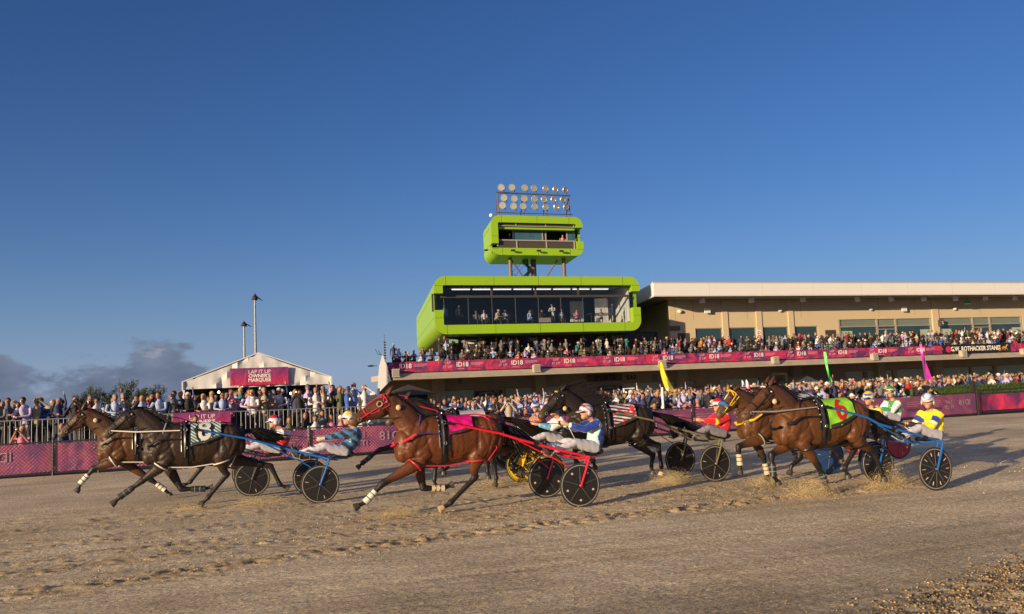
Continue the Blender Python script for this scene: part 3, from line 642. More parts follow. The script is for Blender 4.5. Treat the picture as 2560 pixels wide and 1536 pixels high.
WY = 3.5; xw = at(1674, 800, 71.5).x-37.28
def wall_holes(x0, x1, z0, z1, holes, y, th, name, mt, parent):
    "one wall sheet with rectangular openings"
    m = MB(); xs = sorted({x0, x1, *[h[0] for h in holes], *[h[1] for h in holes]}); zs = sorted({z0, z1, *[h[2] for h in holes], *[h[3] for h in holes]})
    for a, b in zip(xs[:-1], xs[1:]):
        run = None
        for c, d in zip(zs[:-1], zs[1:]):
            cx, cz = (a+b)/2, (c+d)/2; solid = not any(h[0] < cx < h[1] and h[2] < cz < h[3] for h in holes)
            if solid: run = (run[0], d) if run else (c, d)
            if (not solid or d == zs[-1]) and run: m.box(a, b, y, y+th, run[0], run[1]); run = None
    return m.build(name, mt, parent)
def hx(u): return at(u, 820, 71.5).x-37.28
wins = [(hx(1738), hx(1806)), (hx(1821), hx(1890)), (hx(1907), hx(1971)), (hx(1985), hx(2045))]; zt = 6.80-wz
bigs = [(hx(2098), hx(2193), hx(2240), hx(2331)), (hx(2350), hx(2433), hx(2476), hx(2558))]; zbt = 7.38-wz; ztr = 6.66-wz
d1, d2 = (hx(1693), hx(1722)), (hx(2062), hx(2088))
holes = [(a, b, 0, zt) for a, b in wins]+[(b[0], b[3], 0, zbt) for b in bigs]
wall_holes(xw, WR, 0, ZB+.02, holes, WY, .35, "wall", M_TAN, wing)
m = MB(); m.add([(xw, WY, 0), (xw+K2*12, WY+12, 0), (xw+K2*12, WY+12, ZB), (xw, WY, ZB), (xw+.3, WY+.4, 0), (xw+K2*12+.3, WY+12, 0), (xw+K2*12+.3, WY+12, ZB), (xw+.3, WY+.4, ZB)], [(0, 3, 2, 1), (4, 5, 6, 7), (0, 4, 7, 3)]); m.build("end_wall", M_TAN, wing)
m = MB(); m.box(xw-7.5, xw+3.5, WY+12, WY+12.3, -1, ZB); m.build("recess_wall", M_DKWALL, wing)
m = MB(); m.box(xw-4.8, xw-.15, WY+2.2, WY+2.4, -.3, 3.3); m.build("stair_screen", M_SLAT, wing)
for x, hw in ((hx(1813), .30), (hx(1898), .30), (hx(1978), .30), (hx(2340), .42)):
    m = MB(); m.box(x-hw, x+hw, WY-.10, WY-.002, 0, ZB+.02); m.build("pilaster", M_TAN, wing)
m = MB()
for x in (hx(1690), hx(1735), hx(1870), hx(2005), hx(2200), hx(2290), hx(2455)): m.box(x-.015, x+.015, WY-.004, WY-.001, zt+.8, ZB)
m.build("wall_joints", mat("joint_shadow_gap", (.22, .16, .09), .9, var=0), wing)
for a, b in wins:
    g = MB(); g.box(a, b, WY+.14, WY+.18, 0, zt); gp = g.build("window", M_TEAL, wing); f = MB()
    f.box(a, a+.07, WY+.06, WY+.14, 0, zt); f.box(b-.07, b, WY+.06, WY+.14, 0, zt); f.box(a+.07, b-.07, WY+.06, WY+.14, zt-.07, zt); f.build("frame", M_FRAME, gp)
for xs4 in bigs:
    for k, (a, b) in enumerate(zip(xs4[:-1], xs4[1:])):
        g = MB(); g.box(a, b, WY+.16, WY+.2, 0, ztr); gp = g.build("window", M_TEAL, wing); f = MB()
        g = MB(); g.box(a, b, WY+.16, WY+.2, ztr, zbt); g.build("transom_window", M_TEAL2, wing)
        f.box(a, b, WY+.05, WY+.15, ztr-.05, ztr+.05); f.box(a, a+.18, WY+.04, WY+.155, 0, zbt)
        if k == 1: f.box((a+b)/2-.06, (a+b)/2+.06, WY+.06, WY+.15, 0, ztr-.3); f.box(a, b, WY+.06, WY+.14, ztr-.36, ztr-.28)
        f.build("frame", M_FRAME, gp)
        if k != 1:
            c = MB(); w = (b-a)*.3; x0 = a+.25 if k == 0 else b-w-.1; n = 22
            vs = [(x0+w*i/n, WY+.21+.0*i, z) for z in (0, ztr-.35) for i in range(n+1)]; 
            vs = [(x, WY+.135+.012*math.sin(i*2.2), z) for z in (0, ztr-.42) for i, x in enumerate([x0+w*q/n for q in range(n+1)])]
            c.add(vs, [(i, i+1, n+2+i, n+1+i) for i in range(n)]); c.build("curtain", M_CURT, gp, fix=False)
    f = MB(); f.box(xs4[3]-.16, xs4[3], WY+.04, WY+.155, 0, zbt); f.build("window_post", M_FRAME, wing)
for a, b in (d1, d2): m = MB(); m.box(a, b, WY-.04, WY-.002, 0, 6.37-wz); m.build("door", M_SLAT, wing)
m = MB(); q = at(1762, 855, 71.3); 
for i, u in enumerate((1757, 1880, 2009, 2146, 2230, 2312, 2391, 2466, 2540)):       # soffit downlights
    x = at(u, 750, 69.6).x-37.28; m = MB(); m.tube([(x, 1.7, ZB+.05), (x, 1.7, ZB-.42)], .26, 14); m.build("downlight", M_WHITE, wing, smooth=True)
for i, (u, v) in enumerate(((1700, 779), (1951, 776), (2178, 773), (2388, 772))):     # wall speakers
    c = at(u, v, 71.3); m = MB(); m.ell((c.x-37.28, WY-.16, c.z-wz), .24, .17, .17, 12, 8); m.build("wall_speaker", M_WHITE, wing, smooth=True)
for i, (u, v) in enumerate(((1768, 778), (2260, 774))):
    c = at(u, v, 71.2); m = MB(); m.box(c.x-37.28-.32, c.x-37.28+.28, WY-.42, WY-.30, c.z-wz-.2, c.z-wz+.25); m.box(c.x-37.28-.05, c.x-37.28+.05, WY-.30, WY-.002, c.z-wz-.05, c.z-wz+.05); m.build("wall_floodlight", M_WHITE, wing)
c = at(2414, 757, 70.4); m = MB(); m.box(c.x-37.28-.4, c.x-37.28+.4, 2.1, 2.2, c.z-wz-.18, c.z-wz+.18); es = m.build("exit_sign", mat("exit_green", (.04, .30, .12), .5, var=0), wing); m = MB(); m.tube([(c.x-37.28, 2.15, c.z-wz+.18), (c.x-37.28, 2.15, ZB+.05)], .02, 6); m.build("hanger", M_GALV, es)
c = at(2351, 808, 71.3); m = MB(); m.box(c.x-37.28-.22, c.x-37.28+.22, WY-.5, WY-.1, c.z-wz-.35, c.z-wz+.35); b_ = m.build("projecting_sign", M_SLAT, wing); t = text_obj("lettering", "S", .5, M_WHITE, b_); place_text(t, c.x-37.28, WY-.51, c.z-wz)
c = at(1651, 810, 71.3)
m = MB(); m.tube([(xw-1.2, WY-.05+1.2, c.z-wz), (xw-1.25, WY+1.1, c.z-wz)], .28, 16); 
for i, (u, v) in enumerate(((1690, 821),)):
    c = at(u, v, 71.2); m = MB(); m.box(c.x-37.28-.5, c.x-37.28+.55, WY-.12, WY-.004, c.z-wz-.2, c.z-wz+.22); m.build("banner_box", mat("grey_box", (.13, .11, .09), .7), wing)
c = at(1899, 838, 71.3); m = MB(); m.box(c.x-37.28-.28, c.x-37.28+.28, WY-.125, WY-.102, c.z-wz-.5, c.z-wz+.5); n_ = m.build("notice_panel", M_WHITE, wing); r_ = MB(); r_.ring((c.x-37.28, WY-.13, c.z-wz+.25), (0, 1, 0), .13, .03, 16, 4); r_.ring((c.x-37.28, WY-.13, c.z-wz-.15), (0, 1, 0), .13, .03, 16, 4); r_.build("prohibition_rings", mat("sign_red", (.5, .03, .03), .5), n_)

# balcony slab, parapet, rail and banners
BX0, BX1 = 13.5, 112.0
bal = thing("balcony", "long concrete balcony deck with sloping edge beam above the dark ground floor", "balcony", (BX0, 65.2, 0)); w = BX1-BX0
m = MB(); m.add([(0, 0, 2.93), (w, 0, 2.93), (w, .75, 3.42), (0, .75, 3.42), (0, 9.5, 2.98), (w, 9.5, 2.98), (w, 9.5, 3.42), (0, 9.5, 3.42)], [(0, 1, 2, 3), (3, 2, 6, 7), (0, 4, 5, 1), (4, 7, 6, 5), (0, 3, 7, 4), (1, 5, 6, 2)]); m.build("edge_beam", M_CONC, bal)
m = MB()
for k, (y, z) in enumerate(((1.6, .0), (2.5, .30), (3.4, .55), (4.3, .72), (5.2, .86))):
    m.box(.3+ (4.0 if k > 1 else 0), w, y, 6.3, 3.43+z-.32*(k > 0), 3.43+z) if k else None
m.build("seating_steps", M_DKWALL, bal)
m = MB(); x = 1.2
while x < w: m.tube([(x, .95, 3.42), (x, .95, 4.72)], .028, 6); x += 2.13
m.tube([(0.2, .95, 4.72), (w, .95, 4.72)], .03, 6); m.tube([(.2, .95, 3.60), (w, .95, 3.60)], .02, 6); m.build("handrail", M_DKSTEEL, bal, smooth=True)
spk_px = [(989, 941), (1341, 923), (1656, 912), (1938, 903), (2186, 894), (2408, 886), (2560, 880)]
SN = ["boxy grey loudspeaker at the left end of the balcony ledge", "boxy grey loudspeaker on the ledge under the middle of the green viewing room", "boxy grey loudspeaker on the ledge beside the yellow streamer", "boxy grey loudspeaker on the ledge left of the green streamer", "boxy grey loudspeaker on the ledge between green and magenta streamers", "boxy grey loudspeaker on the ledge below the black stand name sign", "boxy grey loudspeaker on the ledge at the right edge of the view"]
for (u, v), lb in zip(spk_px, SN):
    c = at(u, v, 65.5); t = thing("loudspeaker", lb, "loudspeaker", (c.x, 65.55, 3.15), group="loudspeakers along the balcony ledge"); m = MB()
    m.add([(-.30, -.28, 0), (.30, -.28, 0), (.24, .25, .05), (-.24, .25, .05), (-.30, -.22, .62), (.30, -.22, .62), (.24, .25, .55), (-.24, .25, .55)], [(0, 3, 2, 1), (4, 5, 6, 7), (0, 1, 5, 4), (1, 2, 6, 5), (2, 3, 7, 6), (3, 0, 4, 7)]); m.build("cabinet", mat("speaker_grey", (.42, .38, .30), .7), t)
    m = MB(); m.box(-.24, .24, -.30, -.285, .08, .56); m.build("grille", mat("speaker_grille", (.30, .27, .22), .8, bump=.5), t)
# banners along the parapet
M_BLACKS = mat("black_sign", (.012, .012, .013), .45, var=.1); M_GOLD = mat("sign_gold", (.55, .28, .08), .5); M_ROSE = mat("sign_rose", (.55, .02, .08), .5)
bn_t = thing("parapet_banner", "crimson printed banner running along the balcony rail", "banner", (0, 66.08, 3.50)); ZH = .80
segs = []; x = at(952, 930, 66).x; xr = at(2357, 875, 66).x; per = (xr-x)/12.0; k = 0
while x < xr-.5:
    a, b = x, min(x+per, xr); p = MB(); p.box(a+.01, b-.01, -.012, .012, 0, ZH); cl = p.build("banner_cloth", M_RED, bn_t)
    t = text_obj("lettering", "LAP\nIT UP", .30, M_PINKP, cl, bold=.002); place_text(t, a+per*.16, -.02, .46)
    t = text_obj("lettering", "ID18", .50, M_WHITE, cl, bold=.006); place_text(t, a+per*.42, -.02, .46)
    l = MB()
    for q in range(3): l.box(a+per*.57, a+per*(.80-.06*(q == 2)), -.02, -.014, .58-.085*q, .61-.085*q)
    l.build("printed_lines", M_PINKP, cl); l = MB(); l.box(a+per*.57, a+per*.79, -.019, -.0135, .17, .26); l.build("printed_bar", M_NAVYP, cl)
    p = MB(); p.box(a+per*.42-.42, a+per*.42+.15, -.02, -.0135, .13, .155); p.build("printed_rule", M_WHITEP, cl); x += per; k += 1
xl, xe = at(2358, 875, 66).x, at(2525, 870, 66).x
ns = thing("stand_name_sign", "black stand name sign with white lettering on the balcony front", "sign", (xl, 66.0, 3.46)); p = MB(); p.box(0, xe-xl, -.03, .03, 0, .92); bp = p.build("sign_board", M_BLACKS, ns)
t = text_obj("lettering", "G.W. ROTHACKER STAND", .60, mat("sign_white", (.85, .82, .72), .5, var=0), bp, bold=.014); 
tw = t.dimensions.x; sx_ = (xe-xl)*.735/max(tw, .1); t.data.transform(Matrix.Diagonal((sx_, 1, 1, 1))); place_text(t, (xe-xl)*.475, -.04, .46)
p = MB(); p.ell((.62, -.05, .46), .34, .02, .30, 16, 8); p.ell((.62, -.062, .38), .12, .02, .12, 10, 6); p.build("rose_emblem", M_ROSE, bp)
p = MB(); hxx = (xe-xl)-1.05      # small trotting horse and cart emblem
p.ell((hxx+.30, -.045, .50), .27, .012, .10, 12, 6); p.tube([(hxx+.50, -.045, .55), (hxx+.66, -.045, .74)], [.07, .045], 6); p.tube([(hxx+.64, -.045, .74), (hxx+.80, -.045, .66)], [.05, .025], 6)
for dx, ex in ((.48, .72), (.44, .38), (.12, .24), (.08, -.10)): p.tube([(hxx+dx, -.045, .46), (hxx+(dx+ex)/2+.03, -.045, .34), (hxx+ex, -.045, .20)], [.03, .018, .012], 5)
p.ring((hxx-.38, -.045, .32), (0, 1, 0), .14, .022, 16, 4); p.tube([(hxx-.38, -.045, .34), (hxx+.1, -.045, .52)], .016, 5); p.tube([(hxx-.34, -.045, .48), (hxx-.30, -.045, .72)], [.07, .05], 6); p.build("horse_emblem", M_GOLD, bp)
p2 = thing("parapet_banner", "crimson printed banner at the far right end of the balcony rail", "banner", (xe+.05, 66.08, 3.50)); p = MB(); p.box(0, 22, -.012, .012, 0, ZH); cl = p.build("banner_cloth", M_RED, p2)
t = text_obj("lettering", "ID18", .50, M_WHITE, cl, bold=.006); place_text(t, 3.6, -.02, .46); t = text_obj("lettering", "LAP\nIT UP", .30, M_PINKP, cl); place_text(t, 2.2, -.02, .46)
for xk in (at(1834, 893, 66).x, at(2041, 880, 66).x):
    pass

# white end wall of the stand with equipment mast
we = thing("end_screen", "tall white curved end wall closing the left end of the stand", "wall", (0, 0, 0))
P_ = [at(956, 886, 65.4), at(948, 915, 65.4), at(945, 950, 65.4), at(944, 985, 65.4), at(966, 962, 65.4), at(977, 952, 65.4), at(968, 915, 65.4)]
m = MB(); n = len(P_); m.add([tuple(p) for p in P_]+[(p.x+2.2, 77, p.z) for p in P_], [tuple(range(n)), tuple(range(2*n-1, n-1, -1))]+[(i, n+i, n+(i+1) % n, (i+1) % n) for i in range(n)]); m.build("screen_panel", mat("white_render", (.78, .76, .72), .7, var=.04), we)
em = thing("equipment_mast", "thin dark equipment mast at the left end of the balcony", "mast", (at(962, 870, 65.4).x, 65.4, 4.3)); m = MB(); m.tube([(0, 0, 0), (-.03, 0, 2.1)], [.035, .02], 6)
for k in range(7): m.box(-.07, .08, -.05, .05, .25+k*.2, .33+k*.2)
m.tube([(0, 0, .5), (-.55, 0, .62), (-.72, 0, 1.0)], .02, 5); m.tube([(-.3, 0, .55), (-.5, 0, .9)], .02, 5); m.build("mast_pole", M_DKSTEEL, em)
sl_ = thing("side_lamp", "small dark flood lamp sticking out left of the white end wall", "lamp", (at(942, 915, 65.4).x, 65.4, at(942, 915, 65.4).z)); m = MB(); m.tube([(0, 0, 0), (-.3, 0, 0)], .025, 6); m.ell((-.45, 0, 0), .26, .14, .07, 10, 6); m.build("lamp_head", M_DKSTEEL, sl_)

# ground-floor frontage under the balcony
gf = thing("ground_floor", "dark ground floor frontage with long windows under the balcony", "building", (14.0, 74.0, .6)); GW = 98.0
def gx(u): return at(u, 975, 74).x-14.0
rows = [(gx(1105), gx(1187)), (gx(1262), gx(1334)), (gx(1363), gx(1433)), (gx(1439), gx(1489)), (gx(1558), gx(1690)), (gx(1720), gx(1740)), (gx(1800), gx(1900)), (gx(2115), gx(2200)), (gx(2208), gx(2236)), (gx(2245), gx(2335)), (gx(2350), gx(2430)), (gx(2434), gx(2490)), (gx(2496), gx(2580))]
zw0, zw1 = .3, 1.42
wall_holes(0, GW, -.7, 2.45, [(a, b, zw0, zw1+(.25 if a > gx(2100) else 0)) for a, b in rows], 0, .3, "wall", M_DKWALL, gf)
for a, b in rows:
    t1 = zw1+(.25 if a > gx(2100) else 0); g = MB(); g.box(a, b, .12, .16, zw0, t1); wn = g.build("window", mat("shaded_green_glass", (.40, .46, .36), .35, var=.2, scale=.6), gf)
    f = MB(); f.box(a, b, .03, .118, t1-.06, t1); f.box(a, a+.07, .03, .118, zw0, t1-.06); f.box(b-.07, b, .03, .118, zw0, t1-.06); f.build("frame", mat("olive_frame", (.16, .16, .11), .6), wn)
m = MB()
for u in (1095, 1348, 1703, 1990, 2200, 2345, 2600): x = gx(u); m.box(x-.5, x+.5, -.5, -.004, -.7, 2.4)
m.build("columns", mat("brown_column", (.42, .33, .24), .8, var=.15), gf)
for u in (1148, 1637, 2163, 2480):
    m = MB(); c = at(u, 963, 72.0); 
    x = at(u, 950, 72).x-14; z = at(u, 950-(u-1100)*.012, 72).z-.6; m.box(x-.2, x+.2, -2.2, -1.9, z-.35, z+.3); m.build("hanging_speaker", mat("speaker_dim", (.2, .18, .16), .8), gf)
# signs on the frontage
def sign(name, label, u0, v0, u1, v1, Y, lines, m_board, m_txt, size, bold=0.0, dz=0):
    a, b = at(u0, v0, Y), at(u1, v1, Y); t = thing(name, label, "sign", (a.x, Y, b.z)); w, h_ = b.x-a.x, a.z-b.z; m = MB(); m.box(0, w, -.05, 0, 0, h_); bd = m.build("sign_board", m_board, t)
    for k, s in enumerate(lines):
        tt = text_obj("lettering", s, size, m_txt, bd, bold=bold); place_text(tt, w/2, -.06, h_*(1-(k+.5)/len(lines))); 
    return t
M_GREYT = mat("grey_lettering", (.42, .40, .38), .6, var=0)
sign("bar_sign", "black bar sign behind the crowd left of the green viewing room's middle", 1188, 979, 1256, 997, 73.9, ["GAMMALITE", "SPORTS BAR"], M_BLACKS, M_GREYT, .34, .004)
sign("bar_sign", "black bar sign behind the crowd right of the dark rearing horse head", 1493, 966, 1556, 983, 73.9, ["GAMMALITE", "SPORTS BAR"], M_BLACKS, M_GREYT, .34, .004)
sign("fascia_sign", "dark sports bar sign hung under the balcony edge", 1466, 938, 1555, 952, 73.3, ["SPORTS"], mat("dim_sign", (.09, .075, .06), .6), mat("dark_letter", (.012, .01, .01), .5, var=0), .62, .02)
c = at(1466, 938, 73.3); ex = thing("fascia_sign", "dark BAR lettering right of the sports sign under the balcony", "sign", (at(1562, 945, 73.3).x, 73.3, at(1562, 945, 73.3).z)); t = text_obj("lettering", "BAR", .58, mat("dark_letter", (.012, .01, .01), .5, var=0), ex, bold=.012); place_text(t, .7, 0, 0)
sign("bookmakers_sign", "pale sign on the dark frontage right of the yellow streamer", 1718, 962, 1758, 974, 73.9, ["BOOKMAKERS"], mat("dim_white", (.30, .27, .25), .7), mat("dim_text", (.12, .10, .09), .6, var=0), .26)
# small kiosk tent and green-topped counter
ks = thing("kiosk", "small pale gabled kiosk with framed sign behind the crowd under the balcony", "kiosk", (at(2020, 960, 70).x, 70, 0)); kc = at(2022, 940, 70).z; m = MB()
m.add([(-2.6, 0, kc-1.1), (2.6, 0, kc-1.1), (0, 0, kc), (-2.6, 3, kc-1.1), (2.6, 3, kc-1.1), (0, 3, kc)], [(0, 1, 2), (5, 4, 3), (0, 2, 5, 3), (1, 4, 5, 2), (0, 3, 4, 1)]); m.build("roof", M_CREAM, ks); m = MB(); m.box(-2.3, 2.3, .2, 2.8, 0, kc-1.12); m.build("walls", mat("kiosk_wall", (.55, .5, .38), .8), ks)
m = MB(); m.box(-1.5, 1.7, -.05, -.004, kc-1.55, kc-.75); sb = m.build("sign_board", M_WHITE, ks); t = text_obj("lettering", "LAZARUS", .42, M_DKSTEEL, sb); place_text(t, .1, -.06, kc-1.05); m = MB(); m.box(-1.5, 1.7, -.055, -.01, kc-1.78, kc-1.552); m.build("sign_stripe", mat("maroon", (.22, .02, .05), .6), ks)
gc = thing("bar_hatch", "pale framed hatch with bright green counter behind the crowd", "hatch", (at(1950, 960, 71).x, 71, at(1950, 965, 71).z)); m = MB()
for x0, x1, z0, z1 in ((-.9, -.68, .2, 1.25), (.68, .9, .2, 1.25), (-.68, .68, 1.03, 1.25)): m.box(x0, x1, 0, .2, z0, z1)
m.build("frame", mat("hatch_frame", (.34, .30, .20), .7), gc); m = MB(); m.box(-1.3, 1.5, -.4, .3, 0, .19); m.build("counter", mat("green_counter", (.03, .28, .06), .5), gc)
# dark marquee at the left end under the balcony
dm = thing("dark_tent", "black peaked tent in the shade at the left end of the stand", "tent", (at(1015, 985, 62).x, 62, .75)); kz = at(1015, 962, 62).z-.75; m = MB(); m.add([(-1.6, -1.5, kz-.75), (2.0, -1.5, kz-.75), (2.0, 1.5, kz-.75), (-1.6, 1.5, kz-.75), (.2, 0, kz)], [(0, 1, 4), (1, 2, 4), (2, 3, 4), (3, 0, 4), (0, 3, 2, 1)]); m.build("canopy", M_SLAT, dm)
for x in (-1.55, 1.95): m = MB(); m.tube([(x, -1.45, 0), (x, -1.45, kz-.75)], .035, 6); m.build("leg", M_GALV, dm)
m = MB(); m.box(-1.5, 1.9, 1.3, 1.4, 0, kz-.76); m.build("back_cloth", M_SLAT, dm)
m = MB(); m.tube([(0, 0, 0), (0, 0, 3.0)], .10, 8); wp = m.build("white_post", M_WHITE, None, smooth=True); c = at(946, 975, 60); wp.location = (c.x, 60, c.z-2.9); tag(wp, "thin white post above the red-bridled horse's ears", "post")
m = MB(); m.tube([(0, 0, 0), (0, 0, 1.75)], .05, 8); wp = m.build("white_post", M_WHITE, None, smooth=True); c = at(1657, 1000, 30.6); wp.location = (c.x, 30.6, 0); tag(wp, "white post rising out of the crowd below the yellow streamer", "post")
q0, q1 = at(1560, 985, 40), at(1586, 985, 40); m = MB(); m.tube([(0, 0, 0), (0, 0, q0.z+.05), (q1.x-q0.x, 0, q0.z+.05)], .05, 8); wp = m.build("white_goal_frame", M_WHITE, None, smooth=True); wp.location = (q0.x, 40, .2); tag(wp, "white upside-down L frame standing in the crowd below the black bar sign", "frame")

# floodlit commentary tower
tx0, tx1 = at(1229, 600, 70).x, at(1458, 600, 70).x
pt, W2, H2, nd2 = pod("commentary_box", "small lime green commentary box on legs above the viewing room", tx0, tx1, 13.26, 16.70, 70.0, 5.4, .75, .62, (.62, 1.0), (1.28, 2.5), [.95, 4.2, 7.2])
m = MB(); m.box(.3+KY*3.9, W2-.3+KY*3.9, 3.9, 4.0, .4, H2-.4); m.build("back_wall", M_SLAT, pt)
m = MB(); m.box(.3, W2-.3, .9, 4.4, .33, .40, skew=KY); m.build("box_floor", M_SLAT, pt)
m = MB(); m.box(.55, W2-.55, .30, .36, .62, 1.28); m.build("lower_panel", mat("charcoal_panel", (.06, .05, .04), .7), pt); m = MB(); m.box(.75, W2-.75, .30, .36, H2-.84, H2-.62); m.build("upper_panel", mat("charcoal_panel", (.06, .05, .04), .7), pt)
m = MB()
for x in (.62, 2.35, 5.1, W2-.75): m.box(x-.05, x+.05, .24, .298, .62, 1.28); m.box(x-.04, x+.04, .24, .298, H2-.84, H2-.62)
m.box(.6, W2-.62, .22, .40, 1.28, 1.38); m.box(.6, W2-.62, .22, .40, H2-.90, H2-.84); m.box(.6, W2-.62, .22, .30, .56, .62); m.build("grey_frame", M_GREYF, pt)
m = MB(); m.box(.62, W2-.62, .40, 1.05, H2-1.12, H2-.91); m.build("eave_lining", M_LIME, pt)
m = MB()
for x in (.85, 2.30, 5.05, 5.35, W2-1.1): m.box(x-.05, x+.05, .98, 1.06, 1.38, H2-1.12)
m.build("window_posts", M_GREYF, pt)
g = MB(); g.box(2.35, 5.0, 1.02, 1.04, 1.38, H2-1.12); g.build("window_glass", mat("tower_glass", (.05, .12, .15), .08, var=.35, scale=1.5, spec=.8), pt)
g = MB(); g.box(W2-1.05, W2-.3, 1.02, 1.04, 1.38, H2-1.12); g.build("window_glass", mat("tower_glass", (.05, .12, .15), .08), pt)
for k, x in enumerate((1.75, 4.1, 6.2)):
    m = MB(); m.box(x-.16, x+.2, -.42, -.25, .28, .42); m.tube([(x, -.25, .36), (x+.1, 0, .34)], .02, 5); m.build("spot_lamp", M_DKSTEEL, pt)
m = MB(); m.box(-.55, -.25, .3, .5, .40, .52); m.tube([(-.25, .4, .46), (.02, .4, .5)], .02, 5); m.build("spot_lamp", M_DKSTEEL, pt)
m = MB(); m.ell((.08, .1, H2-.03), .17, .17, .17, 12, 8); m.build("camera_dome", M_WHITE, pt, smooth=True)
# legs and bracing
tl = thing("tower_frame", "brown steel legs and diagonal braces holding up the commentary box", "steel frame", (0, 71.5, 11.0))
l1, l2, cc = at(1276, 670, 71.5).x, at(1410, 670, 71.5).x, at(1334, 670, 72.5).x
M_LEG = mat("brown_steel", (.16, .12, .08), .6, .2, var=.15)
for x in (l1, l2): m = MB(); m.tube([(x, 0, 0), (x, 0, 2.4)], .17, 14); m.build("leg", M_LEG, tl, smooth=True)
m = MB(); m.tube([(cc, 1, 0), (cc, 1, 2.4)], .24, 14); m.build("centre_column", mat("dark_column", (.06, .05, .045), .6), tl, smooth=True)
m = MB(); m.tube([(l1+.2, 0, 2.0), (l1+1.7, .4, 0)], .07, 8); m.build("brace", M_LEG, tl, smooth=True); m = MB(); m.tube([(cc+1.9, 0, 2.1), (cc+.5, .4, 0)], .07, 8); m.build("brace", M_LEG, tl, smooth=True)
m = MB(); m.tube([(l1+.15, 0, .4), (l1+1.4, .6, 1.6)], .015, 4); m.tube([(l1+.15, 0, 1.0), (l1+1.4, .6, 2.0)], .015, 4); m.tube([(l1+.15, 0, .9), (l1+1.3, .6, .3)], .015, 4); m.build("tie_rods", M_DKSTEEL, tl)
m = MB(); vs_ = []
for k in range(26): 
    a = k*.42; z = k*.095; m.box(cc-.55+.28*math.cos(a)-.2, cc-.55+.28*math.cos(a)+.2, 1+.28*math.sin(a)-.2, 1+.28*math.sin(a)+.2, z, z+.04)
m.tube([(cc-.55, 1, 0), (cc-.55, 1, 2.4)], .06, 6); m.build("spiral_stair", M_DKSTEEL, tl)
# light rig
ri = thing("floodlight_rig", "steel frame with three rows of round floodlights on top of the commentary box", "floodlights", (0, 72.0, 16.70))
xl_, xr_ = at(1244, 500, 72).x, at(1421, 500, 72).x; zt_, zb_ = at(1244, 482, 72).z-16.7, .62
m = MB()
for x in (xl_, xl_+2.35, xr_-2.25, xr_): m.tube([(x, -.2, 0), (x, 0, zt_)], .06, 6); m.tube([(x, .9, 0), (x, 0, zt_-.2)], .04, 6)
m.tube([(xl_-.1, 0, zt_), (xr_+.15, 0, zt_-.05)], .07, 6)
for z in (.12, .34, .60): m.tube([(xl_-.2, -.2, z), (xr_+.25, -.2, z)], .045, 6)
k = 0; xq = xl_
while xq < xr_: m.box(xq, xq+.16, -.3, .4, .03, .10); xq += .33
m.build("truss", mat("rig_steel", (.12, .09, .085), .6, .3, var=.2), ri)
rowp = [[(1253, 469), (1280, 469), (1312, 470), (1335, 471), (1364, 472), (1389, 474), (1413, 475)], [(1260, 495), (1286, 497), (1311, 497), (1336, 498), (1360, 499), (1384, 499), (1407, 499)], [(1256, 514), (1284, 516), (1308, 516), (1337, 517), (1364, 518), (1391, 518), (1415, 518)]]
M_LENS = mat("lamp_lens", (.72, .69, .62), .12, .55, var=.35, scale=9); M_RIM = mat("lamp_rim", (.66, .64, .60), .3, .6)
for rw in rowp:
    for i, (u, v) in enumerate(rw):
        c = at(u, v, 71.6)-Vector((0, 72.0, 16.7)); yw = -.25+.16*i; d = Vector((math.sin(yw)*.8-.1, -1, -.25)).normalized(); rr = .27
        m = MB(); m.ring(c, d, rr, .035, 18, 6); m.tube([c-d*.02, c-d*.14, c-d*.3, c-d*.38], [rr, rr*.9, rr*.5, .08], 14); lp = m.build("floodlight", M_RIM, ri, smooth=True)
        m = MB(); m.tube([c+d*.004, c+d*.02], [rr*.95, rr*.9], 18); m.build("lens", M_LENS, lp)
        m = MB(); m.tube([c-d*.2+Vector((.2, 0, -.05)), c-d*.1+Vector((.3, .1, -.38))], .028, 5); m.build("bracket", M_DKSTEEL, lp)

# streamers on poles in the crowd
def streamer(label, top, bot, Y, w0, w1, m_, seed):
    a, b = at(*top, Y), at(*bot, Y); t = thing("streamer", label, "streamer", (b.x+.15, Y, gz(Y)), group="fabric streamers on poles in the crowd"); off = Vector((b.x+.15, Y, gz(Y)))
    m = MB(); m.tube([(0, .12, 0), (0, .12, b.z-off.z), Vector((a.x, Y+.1, a.z))-off], [.03, .025, .012], 6); m.build("pole", M_GALV, t, smooth=True)
    n = 14; vs = []
    for side in (0, 1):
        for i in range(n+1):
            s = i/n; c = a.lerp(b, s)-off; w = w0+(w1-w0)*min(1, s*1.15); bow = .03*math.sin(s*3.1)
            for q in (0, .35, .65, 1):
                vs.append((c.x-bow+(q-.5)*w*2, c.y+.06*math.sin(q*5+s*4+seed)+side*.02, c.z+.05*math.sin(q*3)*s))
    o = 4*(n+1); fs = [(i*4+q, i*4+q+1, (i+1)*4+q+1, (i+1)*4+q) for i in range(n) for q in range(3)]; fs += [(o+a_, o+d_, o+c_, o+b_) for a_, b_, c_, d_ in fs]
    m = MB(); m.add(vs, fs); m.build("fabric", m_, t, smooth=True, fix=False)
streamer("tall yellow fabric streamer in the crowd", (1650, 906), (1682, 990), 39, .06, .25, mat("yellow_satin", (.80, .60, .02), .4, sheen=.3), 0)
streamer("thin bright green fabric streamer in the crowd", (2063, 880), (2079, 965), 39, .05, .11, mat("green_satin", (.06, .55, .06), .4, sheen=.3), 1)
streamer("magenta fabric streamer in the crowd near the stand name sign", (2303, 860), (2322, 962), 39, .05, .26, mat("magenta_satin", (.55, .02, .38), .4, sheen=.3), 2)
